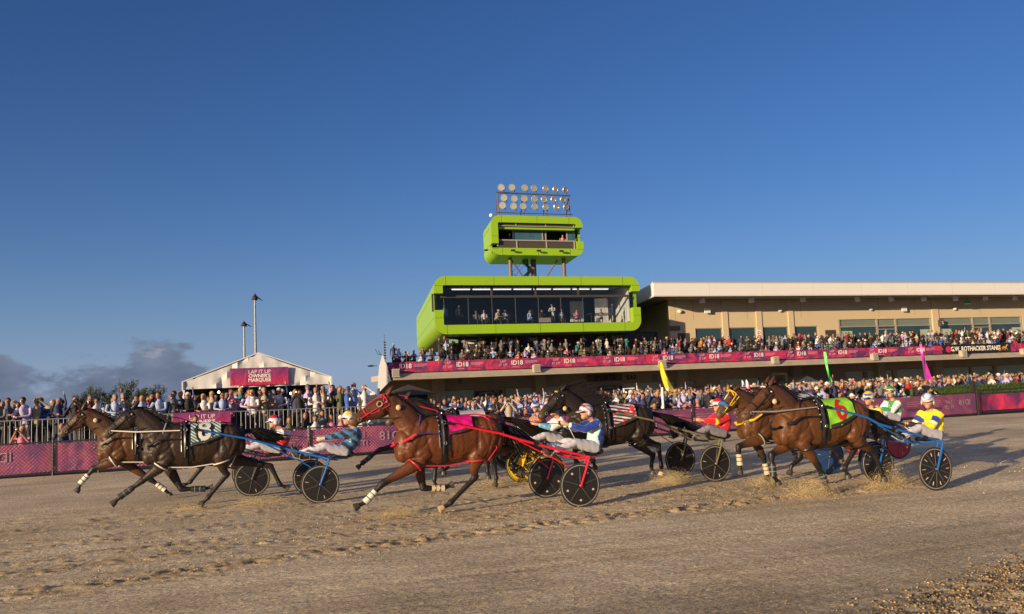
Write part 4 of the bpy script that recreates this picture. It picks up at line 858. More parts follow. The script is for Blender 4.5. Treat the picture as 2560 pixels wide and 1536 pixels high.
# ------------------------------------------------------------------ people
def m_objcolor():
    m, nt, b = new_mat("crowd_top"); N = nt.nodes.new; L = nt.links.new; oi = N('ShaderNodeObjectInfo'); tc = N('ShaderNodeTexCoord')
    n = N('ShaderNodeTexNoise'); n.inputs['Scale'].default_value = 9; L(tc.outputs['Object'], n.inputs['Vector']); hs = N('ShaderNodeHueSaturation'); mr = N('ShaderNodeMapRange')
    mr.inputs['To Min'].default_value = .75; mr.inputs['To Max'].default_value = 1.2; L(n.outputs['Fac'], mr.inputs['Value']); L(mr.outputs[0], hs.inputs['Value']); L(oi.outputs['Color'], hs.inputs['Color'])
    L(hs.outputs[0], b.inputs['Base Color']); b.inputs['Roughness'].default_value = .8; return m
M_TOP = m_objcolor(); M_SKIN = mat("skin", (.33, .165, .10), .55, var=.12, scale=12, spec=.35); M_SHIRT = mat("white_shirt", (.72, .70, .68), .8); M_TROU = mat("dark_trousers", (.03, .03, .04), .85)
HAIRS = {'dark': mat("dark_hair", (.02, .014, .01), .6), 'blond': mat("blond_hair", (.42, .26, .10), .6), 'grey': mat("grey_hair", (.20, .18, .165), .7), 'brown': mat("brown_hair", (.07, .035, .018), .6), 'bald': M_SKIN, 'cap': mat("white_cap", (.68, .66, .62), .8), 'blue': mat("blue_cap", (.05, .09, .25), .8), 'hat': mat("straw_hat", (.52, .42, .27), .9)}
M_GLS = mat("sunglasses", (.01, .01, .012), .2, spec=.8)
def person_prims(pose='stand', hair='dark', long_hair=False, suit=False, seat=False, shades=False, woman=False):
    "primitives: (kind, data, material index)  0 skin 1 top 2 trousers 3 hair 4 white 5 glasses; figure faces -y"
    P = []; hz = -.44 if seat else 0.0
    def loft(secs, mi): P.append(('loft', secs, mi))
    sh = 1.0 if not woman else .88
    # torso, neck, head
    lean = .18 if pose == 'lean' else (.06 if seat else 0)
    def T(x, y, z): return (x, y-lean*(max(0, z+0-.95-hz))/.55, z)
    loft([(T(0, .0, .86+hz), .10, .15), (T(0, .0, .95+hz), .125, .175*sh), (T(0, .0, 1.10+hz), .115, .155*sh), (T(0, -.01, 1.28+hz), .145, .20*sh), (T(0, 0, 1.40+hz), .13, .225*sh), (T(0, .01, 1.475+hz), .085, .15*sh)], 1)
    loft([(T(0, .01, 1.42+hz), .07, .08), (T(0, .0, 1.49+hz), .062, .062), (T(0, -.01, 1.56+hz), .058, .058)], 0)
    h = Vector(T(0, -.02, 1.625+hz)); P.append(('ell', (h, .084, .100, .122), 0)); P.append(('ell', (h+Vector((0, -.095, -.015)), .014, .02, .024), 0))
    for s in (-1, 1): P.append(('ell', (h+Vector((s*.078, .01, -.01)), .012, .022, .03), 0))
    if hair != 'bald':
        P.append(('ell', (h+Vector((0, .026, .048)), .096, .106, .100), 3))
        if hair in ('cap', 'blue'): P.append(('ell', (h+Vector((0, -.10, .045)), .065, .07, .012), 3))
        if hair == 'hat': P.append(('ell', (h+Vector((0, 0, .055)), .16, .17, .014), 3))
        if long_hair: P.append(('ell', (h+Vector((0, .055, -.08)), .095, .06, .16), 3))
    if shades: P.append(('box', (h+Vector((0, -.085, .012)), .062, .018, .016), 5))
    if suit: P.append(('ell', (Vector(T(0, -.125, 1.33+hz)), .045, .03, .12), 4))
    # arms
    for s in (-1, 1):
        S = Vector(T(s*.215*sh, 0, 1.40+hz))
        if pose == 'stand': E, W = S+Vector((s*.05, .03, -.28)), S+Vector((s*.04, -.06, -.53))
        elif pose == 'fold': E, W = S+Vector((s*.06, -.06, -.27)), Vector(T(-s*.06, -.17, 1.20+hz+s*.02))
        elif pose == 'lean': E, W = S+Vector((s*.09, -.14, -.24)), Vector((s*.05, S.y-.36, 1.12+hz))
        elif pose == 'shade' and s > 0: E, W = S+Vector((.22, -.10, .02)), h+Vector((.05, -.13, .06))
        elif pose == 'phone': E, W = S+Vector((s*.10, -.16, -.14)), h+Vector((s*.05, -.24, -.02))
        elif pose == 'clap': E, W = S+Vector((s*.10, -.06, -.25)), Vector(T(s*.03, -.30, 1.28+hz))
        elif pose == 'raise' and s > 0: E, W = S+Vector((.10, -.02, .25)), S+Vector((.06, -.06, .52))
        elif pose == 'cup' and s > 0: E, W = S+Vector((.08, .0, -.26)), S+Vector((-.02, -.25, -.18))
        else: E, W = S+Vector((s*.05, .02, -.28)), (Vector((s*.12, -.36, .62+.44+hz)) if seat else S+Vector((s*.03, -.08, -.52)))
        loft([(S, .062, .062), (S.lerp(E, .5), .052, .052), (E, .045, .045)], 1); loft([(E, .045, .045), (W, .032, .032)], 1 if not woman else 0)
        d = (W-E).normalized(); loft([(W, .03, .028), (W+d*.05, .042, .022), (W+d*.12, .036, .018), (W+d*.16, .012, .012)], 0)
    if pose == 'phone': P.append(('box', (h+Vector((0, -.29, .03)), .07, .008, .04), 5))
    if pose == 'cup': P.append(('box', (Vector(T(.18, -.33, 1.30+hz)), .035, .035, .06), 4))
    # legs
    for s in (-1, 1):
        Hh_ = Vector((s*.09, 0, .90+hz))
        if seat: K, A = Vector((s*.11, -.42, .50)), Vector((s*.12, -.40, .10))
        else: K, A = Vector((s*.10, -.01, .49)), Vector((s*.11, .02, .09))
        loft([(Hh_, .095, .09), (Hh_.lerp(K, .5), .08, .078), (K, .06, .058)], 2); loft([(K, .06, .058), (K.lerp(A, .35), .058, .055), (A, .038, .038)], 2)
        loft([(A+Vector((0, .05, -.04)), .035, .035), (A+Vector((0, -.04, -.045)), .04, .045), (A+Vector((0, -.16, -.065)), .022, .04)], 2)
    return P
def prims_mesh(P, voxel, smooth=2, name="person", dec=None, ns=10):
    mb = MB(); cps = []
    for kind, d, mi in P:
        if kind == 'loft': mb.loft(d, ns, mi)
        elif kind == 'ell': mb.ell(d[0], d[1], d[2], d[3], 10, 8, mi)
        else: c, a, b, e = d; mb.box(c[0]-a, c[0]+a, c[1]-b, c[1]+b, c[2]-e, c[2]+e, mi)
    me = remesh(mb, voxel, smooth, .4, dec); me.name = name
    n = len(me.polygons); C = np.empty(n*3, np.float32); me.polygons.foreach_get('center', C); C = C.reshape(-1, 3)
    best = np.full(n, 1e9); idx = np.zeros(n, np.int32)
    for kind, d, mi in P:
        if kind == 'loft':
            dd = np.full(n, 1e9)
            for a, b in zip(d[:-1], d[1:]):
                q, t = seg_dist(C, a[0], b[0]); ra = (a[1]+a[2])/2; rb = (b[1]+b[2])/2; lat = abs(C[:, 0]-((1-t)*a[0][0]+t*b[0][0]))
                dd = np.minimum(dd, q/((1-t)*ra+t*rb)-1)
        else:
            c = np.array(d[0]); r = np.array(d[1:4]); dd = np.linalg.norm((C-c)/r, axis=1)-1; dd = dd*(.8 if mi in (3, 4, 5) else 1)
            if mi in (4, 5): dd = dd-.25
        m = dd < best; best[m] = dd[m]; idx[m] = mi
    me.polygons.foreach_set('material_index', idx); me.polygons.foreach_set('use_smooth', [True]*n); return me, idx
VAR = [('stand', 'dark', 0, 0, 1, 0), ('fold', 'grey', 0, 0, 0, 0), ('lean', 'dark', 0, 0, 1, 0), ('lean', 'brown', 0, 1, 0, 0), ('shade', 'brown', 0, 0, 0, 0), ('phone', 'dark', 0, 0, 0, 0), ('clap', 'brown', 0, 0, 1, 0),
       ('raise', 'dark', 0, 0, 0, 0), ('cup', 'grey', 0, 0, 1, 0), ('stand', 'bald', 0, 0, 1, 0), ('fold', 'brown', 0, 1, 1, 0), ('stand', 'blond', 1, 0, 1, 1), ('clap', 'blond', 1, 0, 0, 1), ('fold', 'dark', 1, 0, 1, 1),
       ('cup', 'blue', 0, 0, 0, 0), ('lean', 'cap', 0, 0, 1, 0), ('shade', 'hat', 0, 0, 0, 0), ('stand', 'dark', 0, 1, 1, 0), ('lean', 'blond', 1, 0, 1, 1), ('phone', 'grey', 0, 0, 0, 0), ('lean', 'grey', 0, 0, 0, 0), ('raise', 'cap', 0, 0, 1, 0)]
SEATV = [('stand', 'dark', 0, 1, 1, 0), ('fold', 'grey', 0, 1, 0, 0), ('clap', 'brown', 0, 0, 0, 0), ('cup', 'bald', 0, 0, 1, 0), ('shade', 'dark', 0, 0, 0, 0), ('stand', 'blond', 1, 0, 1, 1), ('phone', 'cap', 0, 0, 0, 0), ('fold', 'dark', 1, 0, 0, 1), ('lean', 'hat', 0, 0, 0, 0)]
HN = {'dark': 'dark hair', 'grey': 'grey hair', 'brown': 'brown hair', 'bald': 'bald head', 'blond': 'blond hair', 'cap': 'white cap', 'blue': 'blue cap', 'hat': 'straw hat'}
PN = {'stand': 'arms down', 'fold': 'arms folded', 'lean': 'leaning forward', 'shade': 'shading the eyes', 'phone': 'holding up a phone', 'clap': 'hands together', 'raise': 'one arm raised', 'cup': 'holding a cup'}
MESHV = {}
def pmesh(v, seat, low=False):
    k = (v, seat, low)
    if k not in MESHV:
        P = person_prims(v[0], v[1], bool(v[2]), bool(v[3]), seat, bool(v[4]), bool(v[5]))
        me, idx = prims_mesh(P, .060 if low else .026, 1 if low else 2, "person_low" if low else "person")
        for q in (M_SKIN, M_TOP, M_TROU, HAIRS[v[1]], M_SHIRT, M_GLS): me.materials.append(q)
        MESHV[k] = (me, idx)
    return MESHV[k]
TOPS = [('white', (.58, .57, .57), 3.2), ('pale blue', (.30, .38, .58), 3), ('navy', (.03, .04, .11), 5), ('black', (.018, .018, .02), 7), ('grey', (.15, .15, .16), 4), ('red', (.45, .025, .03), 1.6), ('pink', (.60, .20, .30), 1.2), ('beige', (.42, .33, .22), 2), ('lilac', (.42, .36, .58), 2), ('olive', (.10, .10, .05), 1), ('teal', (.03, .17, .18), .8), ('maroon', (.14, .015, .03), 1.2), ('orange', (.55, .20, .04), .5), ('blue', (.05, .12, .42), 1.5)]
rp = random.Random(21)
def pick_top(bias=None):
    w = [t[2]*(3 if bias and t[0] in bias else 1) for t in TOPS]; return rp.choices(TOPS, w)[0]
CROWD = []      # (x, y, z, rz, scale, variant, seat, top, zone, row)
def add_person(x, y, z, rz, s, v, seat, top, zone, row, force=False): CROWD.append([x, y, z, rz, s, v, seat, top, zone, row, force])
# terrace rail: one standing guest per visible head
terr = [6, 20, 68, 92, 108, 148, 190, 226, 243, 285, 308, 343, 355, 380, 405, 435, 455, 475, 515, 530, 555, 578, 602, 625, 637, 650, 660, 674, 700, 738, 750, 770, 790, 808, 832, 850, 870, 885, 912, -10, -24]
tv = [2, 10, 2, 16, 3, 1, 5, 8, 0, 20, 1, 17, 12, 13, 3, 0, 20, 15, 18, 11, 2, 6, 11, 3, 18, 0, 12, 13, 15, 9, 5, 14, 1, 8, 0, 4, 14, 19, 16, 2, 0]
ttop = ['grey', 'grey', 'lilac', 'beige', 'blue', 'navy', 'black', 'maroon', 'white', 'pale blue', 'beige', 'navy', 'pale blue', 'maroon', 'pale blue', 'grey', 'navy', 'black', 'white', 'beige', 'pale blue', 'pink', 'teal', 'lilac', 'white', 'pink', 'beige', 'grey', 'white', 'navy', 'black', 'lilac', 'white', 'beige', 'navy', 'olive', 'blue', 'pale blue', 'white', 'navy', 'black']
TD = {t[0]: t for t in TOPS}
for i, u in enumerate(terr):
    Y = 33.25+(.55 if i % 3 == 1 else 0)+.1*(i % 2); p = at(u, 1000, Y); v = VAR[tv[i] % len(VAR)]
    add_person(p.x, Y, .55, rp.uniform(-.6, .25), rp.uniform(.95, 1.04)*(1.0 if i % 3 != 1 else 1.03), v, False, TD[ttop[i]], 'terrace', 0, True)
for i in range(16):      # second line inside the marquee opening
    u = 460+i*27+rp.uniform(-8, 8); Y = 36+rp.uniform(0, 3); add_person(at(u, 1000, Y).x, Y, .55, rp.uniform(-1, 1), rp.uniform(.9, 1.0), VAR[rp.randrange(len(VAR))], False, pick_top(), 'marquee', 1, True)
for i in range(30):      # loose second line behind the rail
    u = -30+i*31+rp.uniform(-9, 9); Y = 34.2+rp.uniform(0, 1.2); add_person(at(u, 1000, Y).x, Y, .55, rp.uniform(-1, .6), rp.uniform(.92, 1.0), VAR[rp.randrange(len(VAR))], False, pick_top(('navy', 'black')), 'terrace', 1, True)
# people at the fence in front of the terrace
for i, (u, Y, v, seat, tp, z) in enumerate(((60, 29.9, ('phone', 'blond', 1, 0, 0, 1), True, 'pink', .25), (165, 30.2, ('lean', 'bald', 0, 0, 0, 0), True, 'navy', .3), (488, 30.8, ('cup', 'brown', 0, 0, 0, 0), False, 'black', -.12), (724, 30.4, ('cup', 'brown', 0, 1, 0, 0), True, 'olive', .15), (765, 30.9, ('fold', 'bald', 0, 1, 0, 0), True, 'black', .25),
        (790, 30.2, ('stand', 'brown', 0, 0, 0, 0), True, 'white', .15), (806, 31.2, ('stand', 'dark', 0, 1, 0, 0), True, 'grey', .3), (826, 30.5, ('fold', 'bald', 0, 0, 0, 0), True, 'pink', .15), (852, 30.3, ('clap', 'cap', 0, 0, 0, 0), True, 'pink', .1), (900, 30.4, ('lean', 'dark', 0, 0, 0, 0), True, 'white', .1), (925, 30.6, ('fold', 'brown', 0, 0, 0, 0), True, 'white', .1), (702, 31, ('stand', 'dark', 0, 1, 0, 0), True, 'navy', .15))):
    add_person(at(u, 1060, Y).x, Y, z-.12, rp.uniform(-.5, .3), 1.0, v, seat, TD[tp], 'fence', 0, True)
# lawn crowd between the fence and the stand
Yr = [30.3, 31.3, 32.3, 33.4, 34.6, 35.9, 37.4, 39.0, 40.8, 42.7, 44.8, 47.0, 49.5, 52.2]
for r, Y in enumerate(Yr):
    x0 = at(1078, 1000, Y).x; x1 = at(2590, 1000, Y).x; xh = at(2335, 1000, Y).x
    if r < 3: x1 = xh if Y < 31.6 else at(2380, 1000, Y).x
    x = x0+rp.uniform(0, .4)
    while x < x1:
        seat = (r == 0) or (r == 1 and rp.random() < .6); vs_ = SEATV if seat else VAR
        # keep clear sight lines to the drivers? no: the crowd is continuous
        if rp.random() < (.72 if r < 1 else .90):
            xx = x+rp.uniform(-.12, .12); yy = Y+rp.uniform(-.35, .35); bias = ('pale blue', 'lilac', 'navy') if xx < yy*.75 else ('black', 'navy', 'white', 'grey')
            add_person(xx, yy, gz(yy)-.16+rp.uniform(-.03, .05)+(.06 if seat else 0), rp.uniform(-.85, .45), rp.uniform(.93, 1.04), rp.choice(vs_), seat, pick_top(bias), 'lawn', r)
        x += rp.uniform(.55, .80) if r < 8 else rp.uniform(.62, .95)
# balcony tiers
for r, (dy, z) in enumerate(((1.75, 3.43), (2.9, 3.73), (3.8, 3.98), (4.7, 4.15), (5.55, 4.29))):
    Y = 65.2+dy; x = at(992, 870, Y).x; x1 = at(2590, 850, Y).x; xd = 33.5
    while x < x1:
        far = x > 60
        pr = (.88, .8, .75, .6, .50)[r] if not far else (.9, .85, .8, .7, .6)[r]
        if x < 17.5 and r > 2: pr = 0
        if rp.random() < pr:
            seat = r < 2 or (r == 2 and rp.random() < .5); vs_ = SEATV if seat else VAR
            if r == 0: vs_ = SEATV
            zz = (z+(.1*r if x < 36 else 0)) if not (x < 18 and r > 1) else 3.75
            add_person(x+rp.uniform(-.15, .15), Y+rp.uniform(-.1, .1), zz+(.12 if seat else 0), rp.uniform(-.9, .5), rp.uniform(.95, 1.05), rp.choice(vs_), seat, pick_top(('white', 'black') if far else ('black', 'grey', 'maroon', 'olive')), 'balcony', r)
        x += rp.uniform(.55, .92)
for u, v, tp in ((984, ('stand', 'cap', 0, 0, 0, 0), 'navy'), (997, ('fold', 'dark', 0, 0, 0, 0), 'blue')):
    add_person(at(u, 870, 67.2).x, 67.2, 3.95 if u < 990 else 3.55, -.6, 1.04, v, False, TD[tp], 'ledge', 0, True)
# guests in the viewing room and the commentary box
for i, (u, Y, v, seat, tp) in enumerate(((1110, 69.6, 0, False, 'pale blue'), (1148, 69.7, 17, False, 'black'), (1190, 70.2, 0, True, 'grey'), (1210, 70.0, 5, True, 'white'), (1240, 69.5, 8, True, 'beige'), (1260, 69.8, 2, True, 'white'), (1322, 70.2, 4, True, 'pale blue'), (1352, 70.0, 2, True, 'black'), (1383, 69.6, 2, False, 'white'), (1402, 70.0, 5, True, 'white'), (1440, 70.1, 2, True, 'pink'), (1503, 69.8, 1, True, 'grey'), (1531, 69.6, 0, False, 'navy'))):
    add_person(at(u, 780, Y).x, Y, 7.24, rp.uniform(-1, 1), 1.0, (SEATV if seat else VAR)[v], seat, TD[tp], 'room', 0, True)
for u, tp, v in ((1272, 'black', ('lean', 'cap', 0, 0, 0, 0)), (1404, 'pink', ('lean', 'dark', 0, 0, 0, 0))):
    add_person(at(u, 590, 71.3).x, 71.3, 13.62, 0, .96, v, False, TD[tp], 'box', 0, True)
# ---- who is an individual and who belongs to the far mass
for c in CROWD:
    d = math.hypot(c[0], c[1]); c.append(d+(0 if c[8] != 'balcony' else -14+2.0*(4-c[9])))
CROWD.sort(key=lambda c: (not c[10], c[11]))
N_IND = 288; IND, REST = CROWD[:N_IND], CROWD[N_IND:]
LM = {'terrace': [(0, 'at the far left end of the terrace rail'), (80, 'on the terrace above the camera operator'), (150, 'on the terrace above the crouching man'), (215, "behind the leading bay horse's ears"), (300, "behind the black horse's head"), (370, "behind the black horse's mane"), (430, 'behind the purple rail banner left part'), (510, 'behind the purple rail banner right part'), (590, 'beside the purple rail banner'), (645, 'under the middle of the marquee'), (730, 'under the right of the marquee'), (800, 'by the right marquee pole'), (860, 'right of the marquee'), (2000, '')],
      'lawn': [(1000, 'at the left edge of the lawn crowd'), (1180, 'below the left bar sign'), (1262, 'behind the blue and orange driver'), (1345, "around the dark horse's raised head"), (1430, 'behind the white and blue helmet'), (1490, 'below the right bar sign'), (1565, 'behind the striped saddle cloth'), (1635, 'around the yellow streamer'), (1700, 'below the bookmakers sign'), (1775, "near the yellow-bridled horse's head"), (1850, 'behind the two bay heads'), (1940, 'near the green counter'), (2005, 'below the pale kiosk'), (2055, 'around the green streamer'), (2100, 'left of the yellow and blue driver'), (2165, 'behind the green and white driver'), (2245, 'below the magenta streamer'), (2330, 'by the left end of the hedge'), (2400, 'behind the hedge'), (2480, 'behind the hedge, far right'), (4000, '')],
      'balcony': [(900, 'left end of the balcony'), (1100, 'balcony below the left of the green room'), (1200, 'balcony left of the middle loudspeaker'), (1300, 'balcony above the middle loudspeaker'), (1400, 'balcony below the green room centre'), (1500, 'balcony below the right of the green room'), (1600, 'balcony by the corner of the tan wing'), (1730, 'balcony before the first wing window'), (1815, 'balcony before the second wing window'), (1900, 'balcony before the third wing window'), (1980, 'balcony before the fourth wing window'), (2060, 'balcony left of the wide windows'), (2150, 'balcony before the wide windows'), (2340, 'balcony above the black name sign'), (4000, '')]}
def to_px(x, y, z):
    d = Vector((x, y, z-CAMH)); w = d.dot(FW); return 1280+FPX*d.dot(RT)/w, 768-FPX*d.dot(UP)/w
ROWN = ['front row', 'second row', 'third row', 'fourth row', 'fifth row', 'sixth row', 'seventh row', 'eighth row', 'ninth row', 'tenth row']
used_lab = {}
ORD = ['first', 'second', 'third', 'fourth', 'fifth', 'sixth', 'seventh', 'eighth', 'ninth', 'tenth', 'eleventh', 'twelfth']
def person_label(c):
    x, y, z, rz, s, v, seat, top, zone, row = c[:10]; u, w = to_px(x, y, z+1.6)
    gar = 'jacket' if v[3] else ('dress' if v[5] and top[0] in ('red', 'pink', 'black') else 'top' if v[5] else 'shirt')
    a = f"person in {top[0]} {gar}, {HN[v[1]]}, {PN[v[0]]}"
    if zone == 'room': return f"{'seated ' if seat else 'standing '}{a} inside the green viewing room", u
    if zone == 'box': return f"{a} at the commentary box window", u
    if zone == 'ledge': return f"{a}, on the open left end of the balcony", u
    if zone == 'fence': return f"{a}, just behind the pink banner fence", u
    if zone == 'marquee': return f"{a}, in the shade inside the marquee", u
    lm = LM[zone]; q = [t for (b, t), (b2, _) in zip(lm[:-1], lm[1:]) if b <= u < b2] or [lm[0][1]]
    if zone == 'terrace': return f"{a}, {q[0]}"+(' second line' if row else ''), u
    return f"{a}, {ROWN[min(row, 9)]}, {q[0]}", u
labs = [person_label(c) for c in IND]; by = {}
for i, (l, u) in enumerate(labs): by.setdefault(l, []).append((u, i))
final = {}
for l, L_ in by.items():
    L_.sort()
    if len(L_) == 1: final[L_[0][1]] = l; continue
    for k, (u, i) in enumerate(L_):
        w = ('left one' if k == 0 else 'right one') if len(L_) == 2 else ('leftmost' if k == 0 else 'rightmost' if k == len(L_)-1 else ORD[k]+' from left'); final[i] = f"{l}, {w} of {['', '', 'two', 'three', 'four', 'five', 'six', 'seven'][min(7, len(L_))]} alike"
GRP = {'terrace': 'guests lined up at the terrace rail', 'marquee': 'guests in the shade of the marquee', 'fence': 'people just behind the banner fence', 'lawn': 'spectators on the lawn behind the fence', 'balcony': 'spectators on the balcony', 'ledge': 'people on the left end of the balcony', 'room': 'guests in the viewing room', 'box': 'people in the commentary box'}
for i, c in enumerate(IND):
    x, y, z, rz, s, v, seat, top, zone, row = c[:10]; me, _ = pmesh(v, seat); o = bpy.data.objects.new("person", me); COL.objects.link(o)
    o.location = (x, y, z); o.rotation_euler = (0, 0, rz); o.scale = (s, s, s); o.color = (*top[1], 1)
    l = final[i].replace(',', ' ').split(); tag(o, ' '.join(l[:16]), 'person', GRP[zone])
def mass(cs, name, label):
    VV, FF, CC = [], [], []; off = 0; cache = {}
    for c in cs:
        x, y, z, rz, s, v, seat, top, zone, row = c[:10]; me, idx = pmesh(v, seat, True); k = me.name
        if k not in cache:
            P = verts_np(me); n = len(me.polygons); ls = np.empty(n, np.int32); lt = np.empty(n, np.int32); me.polygons.foreach_get('loop_start', ls); me.polygons.foreach_get('loop_total', lt)
            vi = np.empty(len(me.loops), np.int32); me.loops.foreach_get('vertex_index', vi); q = lt == 4; F = vi[ls[q][:, None]+np.arange(4)]
            vm = np.zeros(len(P), np.int32); vm[F.ravel()] = np.repeat(idx[q], 4); cache[k] = (P, F, vm)
        P, F, vm = cache[k]; hc = {'dark': (.02, .014, .01), 'blond': (.42, .26, .10), 'grey': (.20, .18, .165), 'brown': (.07, .035, .018), 'bald': (.33, .165, .10), 'cap': (.68, .66, .62), 'blue': (.05, .09, .25), 'hat': (.52, .42, .27)}[v[1]]
        pal = np.array([(.33, .165, .10), top[1], (.03, .03, .04), hc, (.7, .68, .66), (.01, .01, .01)]); ca, sa = math.cos(rz), math.sin(rz)
        VV.append(np.stack([(P[:, 0]*ca-P[:, 1]*sa)*s+x, (P[:, 0]*sa+P[:, 1]*ca)*s+y, P[:, 2]*s+z], 1)); FF.append(F+off); CC.append(pal[vm]); off += len(P)
    V = np.concatenate(VV); F = np.concatenate(FF); me = bpy.data.meshes.new(name); me.vertices.add(len(V)); me.vertices.foreach_set('co', V.ravel().astype(np.float32))
    me.loops.add(F.size); me.loops.foreach_set('vertex_index', F.ravel().astype(np.int32)); me.polygons.add(len(F)); me.polygons.foreach_set('loop_start', np.arange(0, F.size, 4, dtype=np.int32)); me.polygons.foreach_set('loop_total', np.full(len(F), 4, np.int32))
    me.update(); set_col(me, np.concatenate(CC)); me.polygons.foreach_set('use_smooth', [True]*len(F)); me.materials.append(mat_attr("crowd_cloth", .75, .3, var=.2)); o = bpy.data.objects.new(name, me); COL.objects.link(o)
    return tag(o, label, 'crowd', None, 'stuff')
mass(REST, "crowd", "far part of the packed crowd on the lawn and along the balcony")
print('people', len(CROWD), 'individual', len(IND))
# ------------------------------------------------------------------ horses
def m_coat():
    m = mat_attr("horse_coat", rough=.48, spec=.38, sheen=0.0, bump=.35, bscale=30, var=.34, vscale=6); return m
M_COAT = m_coat(); M_MANE = mat("mane_hair", (.012, .009, .008), .45, var=.3, scale=30, spec=.5); M_HOOF = mat("dark_hoof", (.05, .04, .03), .5, var=.3, scale=30); M_HOOFP = mat("pale_hoof", (.50, .36, .20), .55, var=.15, scale=20)
M_LEATH = mat("black_leather", (.012, .011, .011), .35, var=.2, spec=.6); M_METAL = mat("bright_metal", (.7, .68, .62), .25, .9, var=.05); M_WSTRAP = mat("white_strap", (.68, .64, .58), .45); M_RSTRAP = mat("red_strap", (.62, .02, .05), .4); M_YSTRAP = mat("yellow_strap", (.72, .45, .02), .4); M_NSTRAP = mat("navy_strap", (.03, .03, .20), .5)
M_EYE = mat("horse_eye", (.01, .006, .004), .08, var=0, spec=.9); M_CREAMB = mat("cream_wool", (.55, .42, .24), .9, var=.2, scale=30); M_BLUEW = mat("blue_fleece", (.02, .13, .36), .95, var=.2, scale=40, bump=.5); M_GREYS = mat("grey_strap", (.25, .25, .24), .5)
#       x     top   bottom  half width
TORSO = [(-.735, 1.13, 1.02, .075), (-.70, 1.24, .92, .15), (-.62, 1.36, .83, .205), (-.48, 1.47, .785, .235), (-.30, 1.54, .77, .245), (-.10, 1.565, .765, .250), (.10, 1.545, .765, .262), (.30, 1.53, .785, .268), (.46, 1.53, .84, .258), (.62, 1.54, .92, .250), (.80, 1.515, .98, .232), (.95, 1.455, 1.04, .19), (1.05, 1.38, 1.10, .12)]
TA = np.array(TORSO)
def torso_at(x):
    t, b, w = (float(np.interp(x, TA[:, 0], TA[:, k])) for k in (1, 2, 3)); return (t+b)/2, (t-b)/2, w
def tpt(x, ang, off=.012):
    "point on the trunk: ang 0 = spine, 90 deg = near side (-y), measured round the section"
    zc, hz, w = torso_at(x); p = .86; s, c = math.sin(ang), math.cos(ang)
    return Vector((x, -(w+off)*math.copysign(abs(s)**p, s), zc+(hz+off)*math.copysign(abs(c)**p, c)))
def ribbon(mb, x0, x1, a0, a1, off=.02, n=28, nx=2, th=.008):
    vs = []
    for o in (off, off+th):
        for i in range(n+1):
            a = a0+(a1-a0)*i/n
            for j in range(nx): vs.append(tpt(x0+(x1-x0)*j/(nx-1), a, o))
    q = (n+1)*nx; fs = [(i*nx+j, i*nx+j+1, (i+1)*nx+j+1, (i+1)*nx+j) for i in range(n) for j in range(nx-1)]; fs2 = [(q+a, q+d, q+c, q+b) for a, b, c, d in fs]
    e = []
    for i in range(n): e += [(i*nx, (i+1)*nx, q+(i+1)*nx, q+i*nx), (i*nx+nx-1, q+i*nx+nx-1, q+(i+1)*nx+nx-1, (i+1)*nx+nx-1)]
    for j in range(nx-1): e += [(j, q+j, q+j+1, j+1), (n*nx+j, n*nx+j+1, q+n*nx+j+1, q+n*nx+j)]
    mb.add(vs, fs+fs2+e)
def lerp3(a, b, t): return Vector(a).lerp(Vector(b), t)
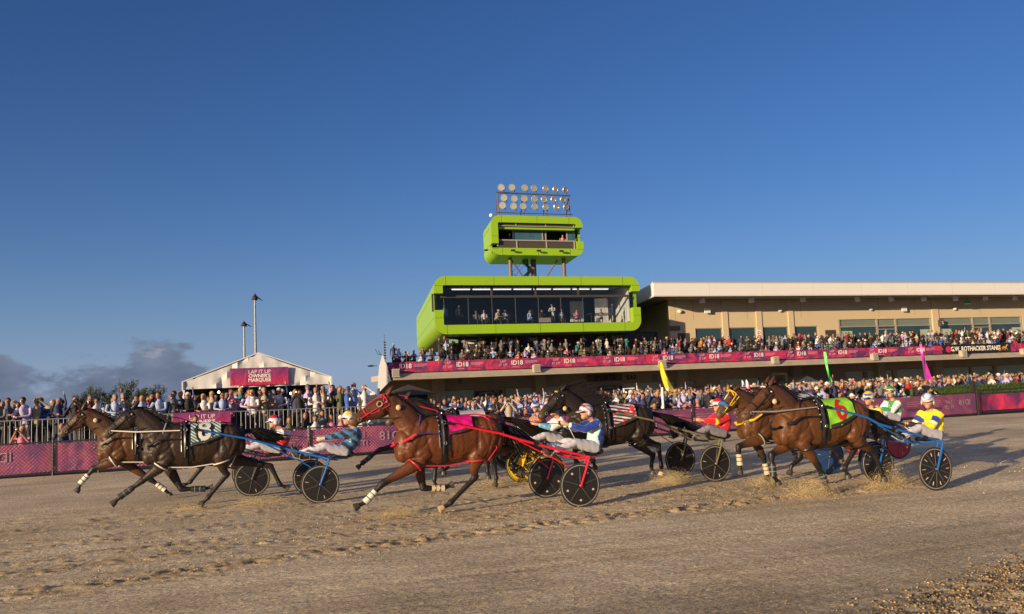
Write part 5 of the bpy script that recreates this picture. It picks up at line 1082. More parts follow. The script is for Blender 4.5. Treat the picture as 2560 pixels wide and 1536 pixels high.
def horse(label, S):
    Yc = S['Y']; wx = S['wx']; root = thing("racehorse", label, "horse", (wx, Yc, 0)); O = Vector((wx, Yc, 0))
    def px(u, v, side=0): return at(u, v, Yc+side*.16)-O if u is not None else None
    P, Nn = px(*S['poll']), px(*S['nose']); mb = MB(); rr = random.Random(S.get('seed', 3))
    mb.loft([(Vector((x, 0, (t+b)/2)), (t-b)/2, w) for x, t, b, w in TORSO], 24, power=2.25)
    # neck
    d = (Nn-P).normalized(); nrm = Vector((d.z, 0, -d.x)); nrm = nrm if nrm.z < 0 else -nrm        # towards the chin
    thr = P+d*.10+nrm*.17; nb = Vector((-.36, 0, 1.255)); ne = P+Vector((.05, 0, -.10))+nrm*.02
    mid = nb.lerp(ne, .5)+Vector((.0, 0, .0)); arch = Vector((.03, 0, .035))
    mb.loft([(nb+Vector((.10, 0, -.02)), .29, .17), (nb, .275, .165), (nb.lerp(ne, .25)+arch*.6, .235, .135), (nb.lerp(ne, .5)+arch, .212, .118), (nb.lerp(ne, .75)+arch*.8, .182, .100), (ne, .160, .088), (ne+(ne-nb).normalized()*.07, .09, .06)], 18)
    # head
    L_ = (Nn-P).length; hs = [(-.03, .065, .052), (.02, .105, .076), (.12, .140, .094), (.24, .160, .102), (.36, .150, .096), (.50, .122, .078), (.66, .100, .068), (.80, .090, .065), (.90, .090, .069), (.965, .074, .058), (1.0, .034, .03)]
    bump = lambda t: .012*math.sin(math.pi*min(1, t*1.6))
    HC = lambda t, h: P+(Nn-P)*t+nrm*(h-.0-bump(t))
    mb.loft([(HC(t, h), h, w) for t, h, w in hs], 16)
    mb.ell(HC(.90, .072)+nrm*.062+d*.0, .05, .042, .028, 10, 6)      # lower lip
    for s in (-1, 1): mb.ell(HC(.27, .142)+Vector((0, s*.055, 0))+nrm*.03, .105, .05, .115, 10, 8); mb.ell(HC(.25, .14)-nrm*.06+Vector((0, s*.075, 0)), .045, .022, .03, 8, 6)
    et = px(*S['ear'])
    for s in (-1, 1):
        b0 = P+Vector((.0, s*.055, .0))+nrm*.03; tip = et+Vector((0, s*.075, 0)); v = tip-b0; v = v*(.20/v.length)
        mb.tube([b0, b0+v*.35, b0+v*.7, b0+v], [.036, .040, .028, .008], 8)
    # muscle masses
    for s in (-1, 1):
        mb.loft([(Vector((-.22, s*.13, 1.44)), .07, .07, (0, 1, 0)), (Vector((-.40, s*.155, 1.25)), .13, .095), (Vector((-.52, s*.165, 1.05)), .13, .085), (Vector((-.50, s*.16, .94)), .07, .06)], 12)
        mb.ell((-.30, s*.175, 1.00), .17, .085, .13, 12, 8); mb.ell((-.62, s*.085, 1.0), .11, .09, .15, 10, 8)
        mb.ell((.78, s*.135, 1.28), .25, .125, .21, 14, 10); mb.ell((.93, s*.10, 1.13), .14, .105, .20, 12, 8)
    segs = []; hoofs = []; boots = []
    FL = {}
    for key, side in (('fn', -1), ('ff', 1)):
        K, F, H_ = [px(u, v, side) for u, v in S[key][:3]]; E = Vector((-.34, side*.165, .87)); y = side*.14
        K.y = side*.135; F.y = side*.12; H_.y = side*.12
        a = (K-E).normalized(); c = (F-K).normalized()
        mb.loft([(E+Vector((-.02, 0, .14)), .12, .07), (E, .115, .078), (E.lerp(K, .30), .104, .080), (E.lerp(K, .62), .080, .064), (E.lerp(K, .88), .058, .051), (K, .063, .056), (K+c*.045, .055, .050), (K.lerp(F, .35), .043, .037), (K.lerp(F, .75), .041, .036), (F, .050, .046)], 12)
        D = (H_-F); dl = D.length; D = D.normalized(); D = Vector((D.x, 0, D.z)).normalized(); H0 = F+D*min(dl*.52, .10)
        mb.loft([(F-c*.02, .040, .036), (F, .042, .040), (F.lerp(H0, .6), .033, .032), (H0+D*.02, .038, .036)], 12)
        hoofs.append((H0, D, side)); segs += [(K, F, .055), (F, H0, .05)]; FL[key] = (E, K, F)
    for key, side in (('hn', -1), ('hf', 1)):
        Hk, F, H_ = [px(u, v, side) for u, v in S[key][:3]]; Hk.y = side*.12; F.y = side*.115; H_.y = side*.115
        hip = Vector((.80, side*.14, 1.22)); St = Vector((.53+max(-.08, min(.08, (Hk.x-.6)*.2)), side*.165, .90)); 
        c = (F-Hk).normalized(); bk = Vector((.035, 0, .02))
        mb.loft([(hip, .215, .105), (hip.lerp(St, .5)+Vector((.06, 0, 0)), .215, .112), (St+Vector((.075, 0, .02)), .170, .100), (St.lerp(Hk, .30)+Vector((.035, 0, 0)), .125, .082), (St.lerp(Hk, .62), .080, .056), (St.lerp(Hk, .88), .058, .042), (Hk, .062, .044)], 12)
        mb.loft([(Hk+bk-c*.03, .038, .030), (Hk, .060, .044), (Hk+c*.07, .051, .039), (Hk.lerp(F, .45), .043, .037), (Hk.lerp(F, .8), .041, .036), (F, .051, .047)], 12)
        D = (H_-F); dl = D.length; D = Vector((D.x, 0, D.z)).normalized(); H0 = F+D*min(dl*.52, .10)
        mb.loft([(F-c*.02, .040, .036), (F, .042, .040), (F.lerp(H0, .6), .033, .032), (H0+D*.02, .038, .036)], 12)
        hoofs.append((H0, D, side)); segs += [(Hk, F, .055), (F, H0, .05)]; FL[key] = (St, Hk, F)
    me = remesh(mb, .0145, 5, .5); me.name = "body"; V = verts_np(me).astype(float)
    # muscle lines, sinews and veins pressed into or raised from the skin
    NV = np.empty(len(V)*3, np.float32); me.vertices.foreach_get('normal', NV); NV = NV.reshape(-1, 3).astype(float); disp = np.zeros(len(V)); sidew = np.clip((np.abs(NV[:, 1])-.15)/.35, 0, 1)
    V2 = V.copy(); V2[:, 1] = 0
    gr = [([(-.20, 1.50), (-.27, 1.28), (-.20, 1.02)], .015, .030), ([(-.38, 1.50), (-.50, 1.30), (-.60, 1.14)], .016, .028), ([(-.60, 1.07), (-.45, 1.01), (-.30, 1.10), (-.22, 1.22)], .014, .024), ([(-.60, .97), (-.48, .86), (-.44, .80)], .014, .022), ([(-.30, 1.0), (-.42, .90)], .010, .018),
          ([(.64, 1.48), (.60, 1.26), (.585, 1.02)], .020, .030), ([(.97, 1.36), (.95, 1.12), (.84, .95)], .014, .022), ([(.76, 1.44), (.83, 1.18), (.74, .92), (.66, .82)], .013, .022), ([(.60, 1.04), (.47, .93), (.36, .90)], .014, .025), ([(.66, 1.25), (.74, 1.05), (.66, .90)], .009, .018),
          ([(-.10, 1.05), (.15, .95), (.42, .98)], .008, .030), ([(-.14, .88), (.10, .84), (.30, .88)], -.006, .010), ([(-.52, 1.22), (-.46, 1.08)], -.006, .012)]
    gr += [([(x_, 1.36), (x_+.05, 1.12), (x_+.03, .96)], .0045, .016) for x_ in (-.04, .05, .14, .23, .32)]
    lo_ = lambda q: (nb.lerp(ne, q)+Vector((-.10-.02*q, 0, -.10+.02*q))); gr += [([(lo_(.05).x, lo_(.05).z), (lo_(.5).x, lo_(.5).z), (lo_(1).x, lo_(1).z)], .014, .024)]
    hi_ = lambda q: (nb.lerp(ne, q)+Vector((.05, 0, .06))); gr += [([(hi_(.1).x, hi_(.1).z), (hi_(.9).x, hi_(.9).z)], .008, .030)]
    for pl, dp_, wd_ in gr:
        dm = np.full(len(V), 9.)
        for a, b in zip(pl[:-1], pl[1:]): dm = np.minimum(dm, seg_dist(V2, (a[0], 0, a[1]), (b[0], 0, b[1]))[0])
        disp -= dp_*np.exp(-(dm/wd_)**2)*sidew
    V = V+NV*(disp*.72)[:, None]; me.vertices.foreach_set('co', V.astype(np.float32).ravel()); me.update()
    base = np.array(S['coat']); C = np.tile(base, (len(V), 1)); dark = np.array(S.get('points', (.013, .010, .009)))
    # lighter flank and muzzle tan, darker back
    k = np.clip((V[:, 2]-1.38)/.2, 0, 1)[:, None]*.35; C = C*(1-k)+dark*k*1.2
    w = np.zeros(len(V))
    for a, b, r in segs:
        q, t = seg_dist(V, a, b); w = np.maximum(w, np.clip((r+.045-q)/.035, 0, 1))
    for key in FL:      # fade up past the knee and hock
        E, K, F = FL[key]; q, t = seg_dist(V, Vector(E).lerp(Vector(K), .55), K); w = np.maximum(w, np.clip((.09-q)/.04, 0, 1)*np.clip(t*1.3, 0, 1)*(V[:, 2] < .86))
    C = C*(1-w[:, None])+dark*w[:, None]
    q = np.linalg.norm(V-np.array(Nn+nrm*.06), axis=1); k = np.clip((.20-q)/.14, 0, 1)[:, None]*.75; C = C*(1-k)+np.array(S.get('muzzle', (.10, .065, .04)))*k
    for s in (-1, 1):
        npt = np.array(Nn+nrm*.045-d*.05+Vector((0, s*.05, 0))); q = np.linalg.norm(V-npt, axis=1); k = np.clip((.024-q)/.008, 0, 1)[:, None]; C = C*(1-k)+np.array((.01, .006, .005))*k
    if S.get('blaze'):
        ct = P+(Nn-P)*.3; q = np.linalg.norm((V-np.array(ct))*np.array((1, 2.6, 1)), axis=1); k = np.clip((.09-q)/.02, 0, 1)[:, None]; C = C*(1-k)+np.array((.6, .55, .5))*k
    q, t = seg_dist(V, ne+Vector((0, 0, .12)), Vector((-.15, 0, 1.55))); k = np.clip((.07-q)/.03, 0, 1)[:, None]; C = C*(1-k)+dark*k
    set_col(me, np.clip(C, 0, 1)); me.polygons.foreach_set('use_smooth', [True]*len(me.polygons)); me.materials.append(M_COAT); body = bpy.data.objects.new("body", me); COL.objects.link(body); body.parent = root
    # eyes and nostril rims
    for s in (-1, 1):
        m = MB(); m.ell(HC(.25, .14)-nrm*.055+Vector((0, s*.093, 0)), .020, .014, .017, 10, 8); m.build("eye", M_EYE, body, smooth=True)
        if S.get('eyecup'): m = MB(); m.ring(HC(.25, .14)-nrm*.055+Vector((0, s*.105, 0)), (0, 1, 0), .042, .006, 18, 6); m.build("eye_cup", M_CREAMB, root, smooth=True)
    # hooves
    hp = S.get('pale', ())
    for i, (H0, D, side) in enumerate(hoofs):
        m = MB(); m.loft([(H0+D*.015, .047, .044), (H0+D*.03, .052, .048), (H0+D*.088+Vector((-.014, 0, -.004)), .064, .056)], 14); m.build("hoof", M_HOOFP if i in hp else M_HOOF, root, smooth=True)
    # boots on the cannon bones
    for i, key in enumerate(('fn', 'ff', 'hn', 'hf')):
        bcol = S['boots'][i]
        if not bcol: continue
        E, K, F = FL[key]; m = MB(); m.tube([K.lerp(F, .42), K.lerp(F, .55), K.lerp(F, .85), K.lerp(F, 1.03)], [.050, .055, .054, .060], 12); bt = m.build("leg_boot", MATS[bcol], root, smooth=True)
        m = MB(); ax = (F-K).normalized()
        for t in (.58, .80): m.ring(K.lerp(F, t), ax, .056, .006, 16, 5)
        m.build("boot_strap", M_LEATH if bcol != 'black_boot' else M_GREYS, bt)
    # mane and tail
    crest = [ne+Vector((-.005, 0, .145)), nb.lerp(ne, .75)+arch*.8+Vector((.06, 0, .145)), nb.lerp(ne, .5)+arch+Vector((.09, 0, .165)), nb.lerp(ne, .25)+arch*.6+Vector((.11, 0, .195)), Vector((-.14, 0, 1.56))]
    def cpt(t): t *= 3.999; i = int(t); return crest[i].lerp(crest[i+1], t-i)
    m = MB(); ml = S.get('mane', .22); mu = S.get('mane_up', .0)
    for i in range(S.get('mane_n', 170)*2):
        t = rr.random(); p0 = cpt(t)+Vector((rr.uniform(-.02, .02), rr.uniform(-.012, .012), -.035)); l = ml*rr.uniform(.6, 1.25); y = rr.choice((-1, -1, 1))*rr.uniform(.02, .09)
        v = Vector((rr.uniform(.45, 1.0), y*1.4, mu+rr.uniform(-.12, .22))).normalized()
        v = v if rr.random() < .6 or mu > .1 else Vector((.45, -rr.uniform(.35, .6), -rr.uniform(.35, .8))).normalized(); p1 = p0+v*l*.45; p2 = p1+Vector((v.x, y*1.5, v.z-.25)).normalized()*l*.35; p3 = p2+Vector((v.x, y, v.z-.55)).normalized()*l*.3; m.tube([p0, p1, p2, p3], [.008, .0065, .0045, .001], 3, caps=False)
    fl = P+Vector((-.02, 0, .02))
    for i in range(14): v = Vector((d.x*.4+rr.uniform(-.1, .5), rr.uniform(-.5, .5), rr.uniform(-.6, .3))); m.tube([fl, fl+v*.07, fl+v*.12], [.008, .006, .001], 4, caps=False)
    m.build("mane", M_MANE, root, smooth=True, fix=False)
    te = px(*S['tail']); t0 = Vector((1.04, 0, 1.36)); m = MB()
    for i in range(330):
        sp = rr.gauss(0, .35); a = t0+Vector((rr.uniform(-.02, .02), rr.uniform(-.03, .03), rr.uniform(-.03, .03))); e = te+Vector((rr.gauss(-.08, .14), rr.gauss(0, .06), rr.gauss(.02, .038))); m1 = a.lerp(e, .35)+Vector((.03, rr.gauss(0, .03), .07+.02*sp)); m2 = a.lerp(e, .72)+Vector((0, rr.gauss(0, .045), .035+.04*sp))
        m.tube([a, m1, m2, e], [.012, .010, .006, .001], 4, caps=False)
    m.build("tail", M_MANE, root, smooth=True, fix=False)
    # ---------------- harness
    k_main = 'Yc' not in S and S['Y'] < 17.5; hc = MATS[S.get('strap', 'black_leather')]; sb = MATS[S.get('girth', 'black_leather')]
    m = MB(); ribbon(m, -.03, .045, -math.pi, math.pi, .016, 48); ribbon(m, .075, .10, -2.2, 2.2, .018, 36)
    for s in (-1, 1): m.tube([tpt(0, s*.35, .05), tpt(.01, s*.9, .045), tpt(.01, s*1.5, .04), tpt(.0, s*2.0, .03)], [.03, .034, .03, .02], 8); m.tube([tpt(-.06, s*.3, .02), tpt(-.06, s*1.0, .02), tpt(-.055, s*1.75, .02)], .013, 6)
    m.ell((.01, 0, 1.59), .07, .09, .035, 10, 6); m.build("girth", sb, root, smooth=True)
    for s in (-1, 1):
        for x_, a_, o_, r_ in ((.02, .30, .07, .022), (.01, .95, .09, .030), (.02, 1.6, .06, .022)): m = MB(); m.ring(tpt(x_, s*a_, o_), (1, 0, 0) if a_ < .5 else (0, 1, 0), r_, .006, 14, 5); m.build("terret", M_METAL, root, smooth=True)
        if k_main: 
            for q in range(5): m = MB(); m.ell(tpt(-.06, s*(.5+q*.25), .04), .013, .013, .013, 6, 4); m.build("stud", M_METAL, root, smooth=True)
    # breast collar
    bc = MATS[S.get('breast', 'black_leather')]; m = MB()
    for s in (-1, 1): m = MB(); m.tube([tpt(-.02, s*1.33, .03), tpt(-.25, s*1.28, .05), tpt(-.46, s*1.22, .075)], [.012]*3, 6); m.build("breast_strap", MATS[S.get('bstrap', 'black_leather')], root, smooth=True)
    m = MB(); arc = [tpt(-.44, -1.22, .075), tpt(-.60, -1.30, .075), Vector((-.725, -.15, 1.15)), Vector((-.775, 0, 1.12)), Vector((-.725, .15, 1.15)), tpt(-.60, 1.30, .075), tpt(-.44, 1.22, .075)]; m.tube(arc, [.016, .024, .026, .026, .026, .024, .016], 6); m.build("breast_collar", bc, root, smooth=True)
    m = MB()
    for s in (-1, 1): m.tube([tpt(-.42, s*1.30, .03), Vector((-.37, s*.185, 1.42)), Vector((-.32, s*.10, 1.585)), Vector((-.30, 0, 1.60))], [.013]*4, 6)
    m.tube([(-.73, 0, 1.12), (-.66, 0, .93), (-.45, 0, .76), (-.05, 0, .745)], .012, 6); m.build("neck_strap", MATS[S.get('nstrap', 'black_leather')], root, smooth=True)
    # overcheck and back strap
    m = MB(); m.tube([P+(Nn-P)*.5-nrm*.01, P+(Nn-P)*.2-nrm*.02, P+Vector((.03, 0, .02)), cpt(.25)+Vector((.05, 0, .05)), cpt(.6)+Vector((.04, 0, .06)), (-.05, 0, 1.66), (.01, 0, 1.62)], .0095, 6); m.build("overcheck", hc, root, smooth=True)
    m = MB(); m.tube([(.02, 0, 1.61), (.30, 0, 1.555), (.62, 0, 1.56), (.85, 0, 1.525), (1.02, 0, 1.43)], .012, 6)
    for s in (-1, 1): m.tube([tpt(.70, 0, .02), tpt(.78, s*.7, .03), tpt(.88, s*1.25, .05), (.90, s*.25, 1.0), (.74, s*.26, .82)], .009, 6)
    m.build("back_strap", MATS[S.get('bkstrap', S.get('strap', 'black_leather'))], root, smooth=True)
    # hopples: loops round forearm and gaskin joined under the belly
    if S.get('hopple'):
        hm = MATS[S['hopple']]
        for s, a, b in ((-1, 'fn', 'hn'), (1, 'ff', 'hf')):
            E, K, _ = FL[a]; St, Hk, _ = FL[b]; c1 = Vector(E).lerp(Vector(K), .18)+Vector((0, s*.01, 0)); c2 = Vector(St).lerp(Vector(Hk), .22)+Vector((.04, s*.01, 0)); m = MB()
            for c, ax, R in ((c1, (K-E), .125), (c2, (Hk-St), .145)):
                ax = ax.normalized(); tilt = Vector((ax.x*.5, 0, ax.z)).normalized(); m.ring(c, tilt, R, .013, 26, 7)
            p1 = c1+Vector((.13, s*.03, -.02)); p2 = c2+Vector((-.14, s*.03, -.02)); m.tube([p1, p1.lerp(p2, .5)+Vector((0, 0, -.03)), p2], .011, 6); h = m.build("hopple", hm, root, smooth=True)
            m = MB(); m.tube([p1.lerp(p2, .45), tpt(.02, s*2.0, .02)], .007, 5); m.tube([c2+Vector((0, s*.14, .05)), tpt(.62, s*1.1, .03)], .007, 5); m.build("hanger", M_LEATH, h)
    # bridle
    br = MATS[S.get('bridle', 'black_leather')]; m = MB()
    def hring(t, h, w, g=.008):
        c = HC(t, h); vs = []; n = 22
        for i in range(n+1): a = 2*math.pi*i/n; vs.append(c-nrm*(math.cos(a)*(h+g))+Vector((0, math.sin(a)*(w+g), 0)))
        m.tube(vs, .0095, 5, caps=False)
    hring(.06, .105, .085, .012); hring(.62, .088, .062, .010)
    bit = HC(.80, .074)+nrm*.035
    for s in (-1, 1):
        top = HC(.07, .11)+Vector((0, s*.098, 0)); jw = HC(.42, .12)+Vector((0, s*.098, 0)); bt = bit+Vector((0, s*.068, 0)); m.tube([top, jw, bt], .0085, 5); m.tube([top+nrm*.07, HC(.45, .13)+nrm*.03+Vector((0, s*.09, 0)), HC(.64, .085)+Vector((0, s*.07, 0))], .008, 5)
        m.tube([HC(.05, .1)-nrm*.09+Vector((0, s*.03, 0)), top-nrm*.03+d*.05], .010, 5)
    m.build("bridle", br, root, smooth=True)
    m = MB()
    for s in (-1, 1): m.ring(bit+Vector((0, s*.078, 0)), (0, 1, 0), .026, .006, 16, 6); m.ell(HC(.09, .11)+Vector((0, s*.11, 0)), .02, .012, .02, 8, 6)
    m.build("bit_rings", M_METAL, root, smooth=True)
    m = MB(); m.tube([HC(.10, .12)-nrm*.125+Vector((0, -.05, 0)), HC(.10, .12)-nrm*.13, HC(.10, .12)-nrm*.125+Vector((0, .05, 0))], .016, 8); m.build("browband", MATS[S.get('brow', 'black_leather')], root, smooth=True)
    if S.get('roll'): m = MB(); c = HC(.58, .09)-nrm*.085; m.tube([c+Vector((0, -.10, 0))+nrm*.09, c+Vector((0, -.075, 0))+nrm*.02, c-nrm*.01, c+Vector((0, .075, 0))+nrm*.02, c+Vector((0, .10, 0))+nrm*.09], [.026, .038, .042, .038, .026], 10); m.build("shadow_roll", M_BLUEW, root, smooth=True)
    if S.get('hood'):
        hm = MB(); hm.loft([(HC(t, h), h+.012, w+.012) for t, h, w in hs[:5]], 16); vsn = remesh(hm, .02, 2); hd = bpy.data.objects.new("striped_hood", vsn); COL.objects.link(hd); hd.parent = root; A = verts_np(vsn); st = (np.sin(A[:, 2]*105) > 0)[:, None]; set_col(vsn, np.where(st, np.array((.62, .04, .06)), np.array((.75, .72, .70)))); vsn.materials.append(mat_attr("hood_cloth", .8, .2, var=.05)); smooth_mesh(vsn)
        for s in (-1, 1):
            e = MB(); b0 = P+Vector((0, s*.055, 0)); tip = et+Vector((0, s*.08, 0)); v = (tip-b0); v = v*(.20/v.length); e.tube([b0, b0+v*.4, b0+v*.8, b0+v*1.05], [.042, .046, .03, .01], 10); eo = e.build("ear_cover", mat_attr("hood_cloth"), root, smooth=True); A = verts_np(eo.data); st = (np.sin(A[:, 2]*140) > 0)[:, None]; set_col(eo.data, np.where(st, np.array((.62, .04, .06) if s < 0 else (.05, .05, .25)), np.array((.75, .72, .70))))
    # head pole, ball and reins
    if S.get('pole'):
        m = MB(); m.tube([bit+Vector((0, -.09, .02)), bit.lerp(Vector((-.05, -.20, 1.42)), .35)+Vector((0, -.09, 0)), Vector((-.08, -.26, 1.45))], [.011, .013, .010], 8); m.build("head_pole", MATS[S['pole']], root, smooth=True)
    if S.get('ball'): b = px(*S['ball'], -1); m = MB(); m.ell((b.x, -.125, b.z), .045, .03, .045, 12, 8); m.build("neck_ball", M_CREAMB, root, smooth=True)
    hd_ = S['hands']; m = MB()
    for s in (-1, 1):
        q0 = bit+Vector((0, s*.085, 0)); q1 = tpt(.02, s*.30, .07); q2 = Vector((hd_[0]-wx, s*.05, hd_[1])); c = q0.lerp(q1, .5)+Vector((0, s*.12, -.02)); m.tube([q0, q0.lerp(c, .5)+Vector((0, s*.03, -.01)), c, c.lerp(q1, .5)+Vector((0, s*.02, .0)), q1, q1.lerp(q2, .4)+Vector((0, 0, -.015)), q1.lerp(q2, .75)+Vector((0, 0, -.012)), q2], .0065, 5)
    m.build("reins", M_LEATH, root, smooth=True)
    # saddle cloth
    if S.get('cloth'):
        cm, num, ncol = S['cloth'][:3]; x0, x1, a1 = .10, *S.get('cdim', (.50, 1.36)); n, nx = 20, 12
        for s in (-1, 1):
            vs = []
            for o in (.020, .027):
                for i in range(n+1):
                    for j in range(nx+1):
                        u = j/nx; xx = x0+(x1-x0)*u; aa = s*a1*(i/n)*(1-.10*u); vs.append(tpt(xx, aa, o+.010*math.sin(u*9+i*.5)*(i/n)+.006*math.sin(u*17-i*.9)*(i/n)+.010))
            q = (n+1)*(nx+1); fs = [(i*(nx+1)+j, i*(nx+1)+j+1, (i+1)*(nx+1)+j+1, (i+1)*(nx+1)+j) for i in range(n) for j in range(nx)]; m = MB(); m.add(vs, fs+[(q+a, q+b4, q+c, q+b) for a, b, c, b4 in fs]); cl = m.build("saddle_cloth", cm, root, smooth=True, fix=False)
            if S.get('disc'):
                n_ = 28; dv = []
                for o_ in (.040, .044): dv += [tpt((x0+x1)/2-.02+.17*math.cos(2*math.pi*i/n_), s*(a1*.60+.60*math.sin(2*math.pi*i/n_)), o_) for i in range(n_)]+[tpt((x0+x1)/2-.02, s*a1*.60, o_+.004)]
                m = MB(); m.add(dv, [(n_, i, (i+1) % n_) for i in range(n_)]+[(2*n_+1, n_+1+(i+1) % n_, n_+1+i) for i in range(n_)]); m.build("number_disc", mat("black_print", (.012, .012, .012), .6, var=0), cl, fix=False)
            if num:
                t = text_obj("number", num, .50, ncol, cl, depth=.001, bold=.006); A = verts_np(t.data).copy(); A[:, 0] *= (1.0 if s > 0 else -1.0); ctr = (x0+x1)/2-.02
                W_ = []
                for ax, ay, az in A: W_.append(tpt(ctr+ax, s*(a1*.60-ay/.33), .056+az*1.0))
                t.data.vertices.foreach_set('co', np.array([tuple(p) for p in W_], np.float32).ravel()); t.data.update(); t.matrix_local = Matrix.Identity(4)
            m = MB(); vs = []
            for i in range(13):
                for k, o in enumerate((.03, .04)):
                    for ad in (0, .10): vs.append(tpt(x0+.02+(x1-x0-.04)*i/12, s*(a1*(1-.10*i/12)+ad-.10), o+.01))
            fs = [(i*4, i*4+1, i*4+5, i*4+4) for i in range(12)]+[(i*4+2, i*4+6, i*4+7, i*4+3) for i in range(12)]; m.add(vs, fs); m.build("cloth_hem", mat("cloth_hem", (.03, .03, .03), .7), cl, fix=False)
    return root
mat("black_boot", (.02, .02, .022), .5); mat("white_boot", (.62, .58, .50), .6); mat("cream_boot", (.52, .42, .28), .6)
def stripe_mat(name, c1, c2, scale, rot, c3=None, spotp=None):
    m, nt, b = new_mat(name); N = nt.nodes.new; L = nt.links.new; tc = N('ShaderNodeTexCoord'); mp = N('ShaderNodeMapping'); mp.inputs['Rotation'].default_value = rot; L(tc.outputs['Object'], mp.inputs[0])
    w = N('ShaderNodeTexWave'); w.inputs['Scale'].default_value = scale; w.inputs['Distortion'].default_value = .6; w.inputs['Detail'].default_value = 1; L(mp.outputs[0], w.inputs['Vector'])
    r = N('ShaderNodeValToRGB'); r.color_ramp.interpolation = 'CONSTANT'; r.color_ramp.elements[0].color = (*c1, 1); r.color_ramp.elements[1].position = .5; r.color_ramp.elements[1].color = (*c2, 1); L(w.outputs['Fac'], r.inputs[0]); col = r.outputs[0]
    if c3:
        v = N('ShaderNodeTexNoise'); v.inputs['Scale'].default_value = 7; L(tc.outputs['Object'], v.inputs['Vector']); g = N('ShaderNodeMath'); g.operation = 'GREATER_THAN'; g.inputs[1].default_value = .56; L(v.outputs['Fac'], g.inputs[0]); x = N('ShaderNodeMix'); x.data_type = 'RGBA'; L(g.outputs[0], x.inputs[0]); L(col, x.inputs[6]); x.inputs[7].default_value = (*c3, 1); col = x.outputs[2]
    L(col, b.inputs['Base Color']); b.inputs['Roughness'].default_value = .6; MATS[name] = m; return m
CL_STRIPE = stripe_mat("green_white_stripe", (.03, .14, .15), (.55, .60, .52), 7.0, (0, math.radians(55), 0)); CL_PINK = mat("hot_pink_cloth", (.60, .004, .17), .5, var=.35, scale=6, bump=.4, bscale=8); CL_USA = stripe_mat("striped_star_cloth", (.03, .03, .05), (.62, .60, .60), 5.0, (0, math.radians(80), 0), (.60, .03, .04)); CL_GREEN = mat("lime_cloth", (.25, .60, .03), .55, var=.12, scale=6, bump=.4, bscale=8)
BAY, DBAY, BLK, BAY2 = (.145, .052, .018), (.060, .028, .013), (.028, .017, .011), (.115, .050, .020)
def c1p(a, b): return a/4.756, 980+b/4.756
def c2p(a, b): return 430+a/4.756, 980+b/4.756
def c3p(a, b): return 850+a/4.469, 960+b/4.469
def c4p(a, b): return 1290+a/4.338, 940+b/4.338
def c5p(a, b): return 1700+a/4.788, 930+b/4.788
def c6p(a, b): return 2000+a/4.7875, 930+b/4.7875
WH = 'white_boot'
HS = {}
HS[3] = dict(Y=14.0, wx=3.61, coat=(.105, .030, .008), poll=c3p(505, 115), nose=c3p(85, 385), ear=c3p(560, 60), fn=[c3p(480, 1115), c3p(290, 1325), c3p(175, 1385)], ff=[c3p(925, 1165), c3p(1150, 1165), c3p(1290, 1105)], hn=[c3p(1515, 1050), c3p(1235, 1340), c3p(1125, 1410)], hf=[c4p(60, 760), c3p(1905, 950), c3p(2060, 1010)],
    boots=['white_boot', 'cream_boot', None, None], pale=(2,), tail=c3p(2130, 760), hopple='red_strap', strap='red_strap', bridle='red_strap', brow='hot_pink_cloth', breast='red_strap', bstrap='navy_strap', nstrap='navy_strap', girth='black_leather', bkstrap='red_strap', cloth=(CL_PINK, '', None), eyecup=1, ball=c3p(660, 265), hands=(5.83, 1.31), mane=.20, seed=3)
HS[2] = dict(Y=17.4, wx=-.31, coat=(.030, .016, .009), poll=c1p(1555, 190), nose=c1p(1205, 480), ear=c1p(1620, 150), fn=[c1p(1690, 1060), c1p(1430, 1250), c1p(1335, 1340)], ff=[c2p(110, 1155), c2p(390, 1150), c2p(490, 1130)], hn=[c2p(650, 990), c2p(420, 1270), c2p(340, 1350)], hf=[c2p(1170, 880), c2p(1285, 1105), c2p(1400, 1150)],
    boots=['black_boot', 'black_boot', None, None], tail=c2p(1290, 590), hopple='white_strap', cdim=(.62, 1.56), disc=1, cloth=(CL_STRIPE, '8', mat("pale_print", (.62, .62, .60), .6, var=0)), pole='white_strap', hands=(2.13, 1.14), mane=.20, mane_n=230, seed=4, nstrap='grey_strap')
HS[1] = dict(Y=19.5, wx=-1.27, coat=(.078, .031, .010), poll=c1p(965, 205), nose=c1p(680, 480), ear=c1p(1020, 145), fn=[c1p(1110, 915), c1p(955, 1090), c1p(915, 1185)], ff=[c1p(1790, 1040), c1p(1960, 1160), c1p(2035, 1235)], hn=[c2p(360, 890), c2p(210, 1080), c2p(120, 1120)], hf=[c2p(800, 900), c2p(900, 1080), c2p(990, 1120)],
    boots=['white_boot', 'white_boot', None, None], tail=c2p(760, 480), hopple='white_strap', brow='red_strap', cloth=(mat("grey_cloth", (.4, .4, .42), .6), '', None), ball=c1p(1135, 340), hands=(1.05, 1.15), mane=.16, seed=5, breast='grey_strap')
HS[5] = dict(Y=15.6, wx=7.28, coat=(.020, .013, .008), poll=c4p(465, 150), nose=c4p(225, 420), ear=c4p(520, 110), fn=[c4p(650, 800), c4p(640, 890), c4p(665, 935)], ff=[c4p(790, 830), c4p(830, 930), c4p(850, 1000)], hn=[c4p(1555, 755), c4p(1590, 990), c4p(1590, 1070)], hf=[c4p(1475, 860), c4p(1455, 985), c4p(1475, 1050)],
    boots=['black_boot', 'black_boot', None, None], pale=(2,), tail=c4p(1980, 640), hopple='black_leather', brow='yellow_strap', cdim=(.60, 1.6), cloth=(CL_USA, '', None), hands=(9.25, 1.2), mane=.42, mane_up=.28, mane_n=260, seed=6, ball=c4p(540, 355))
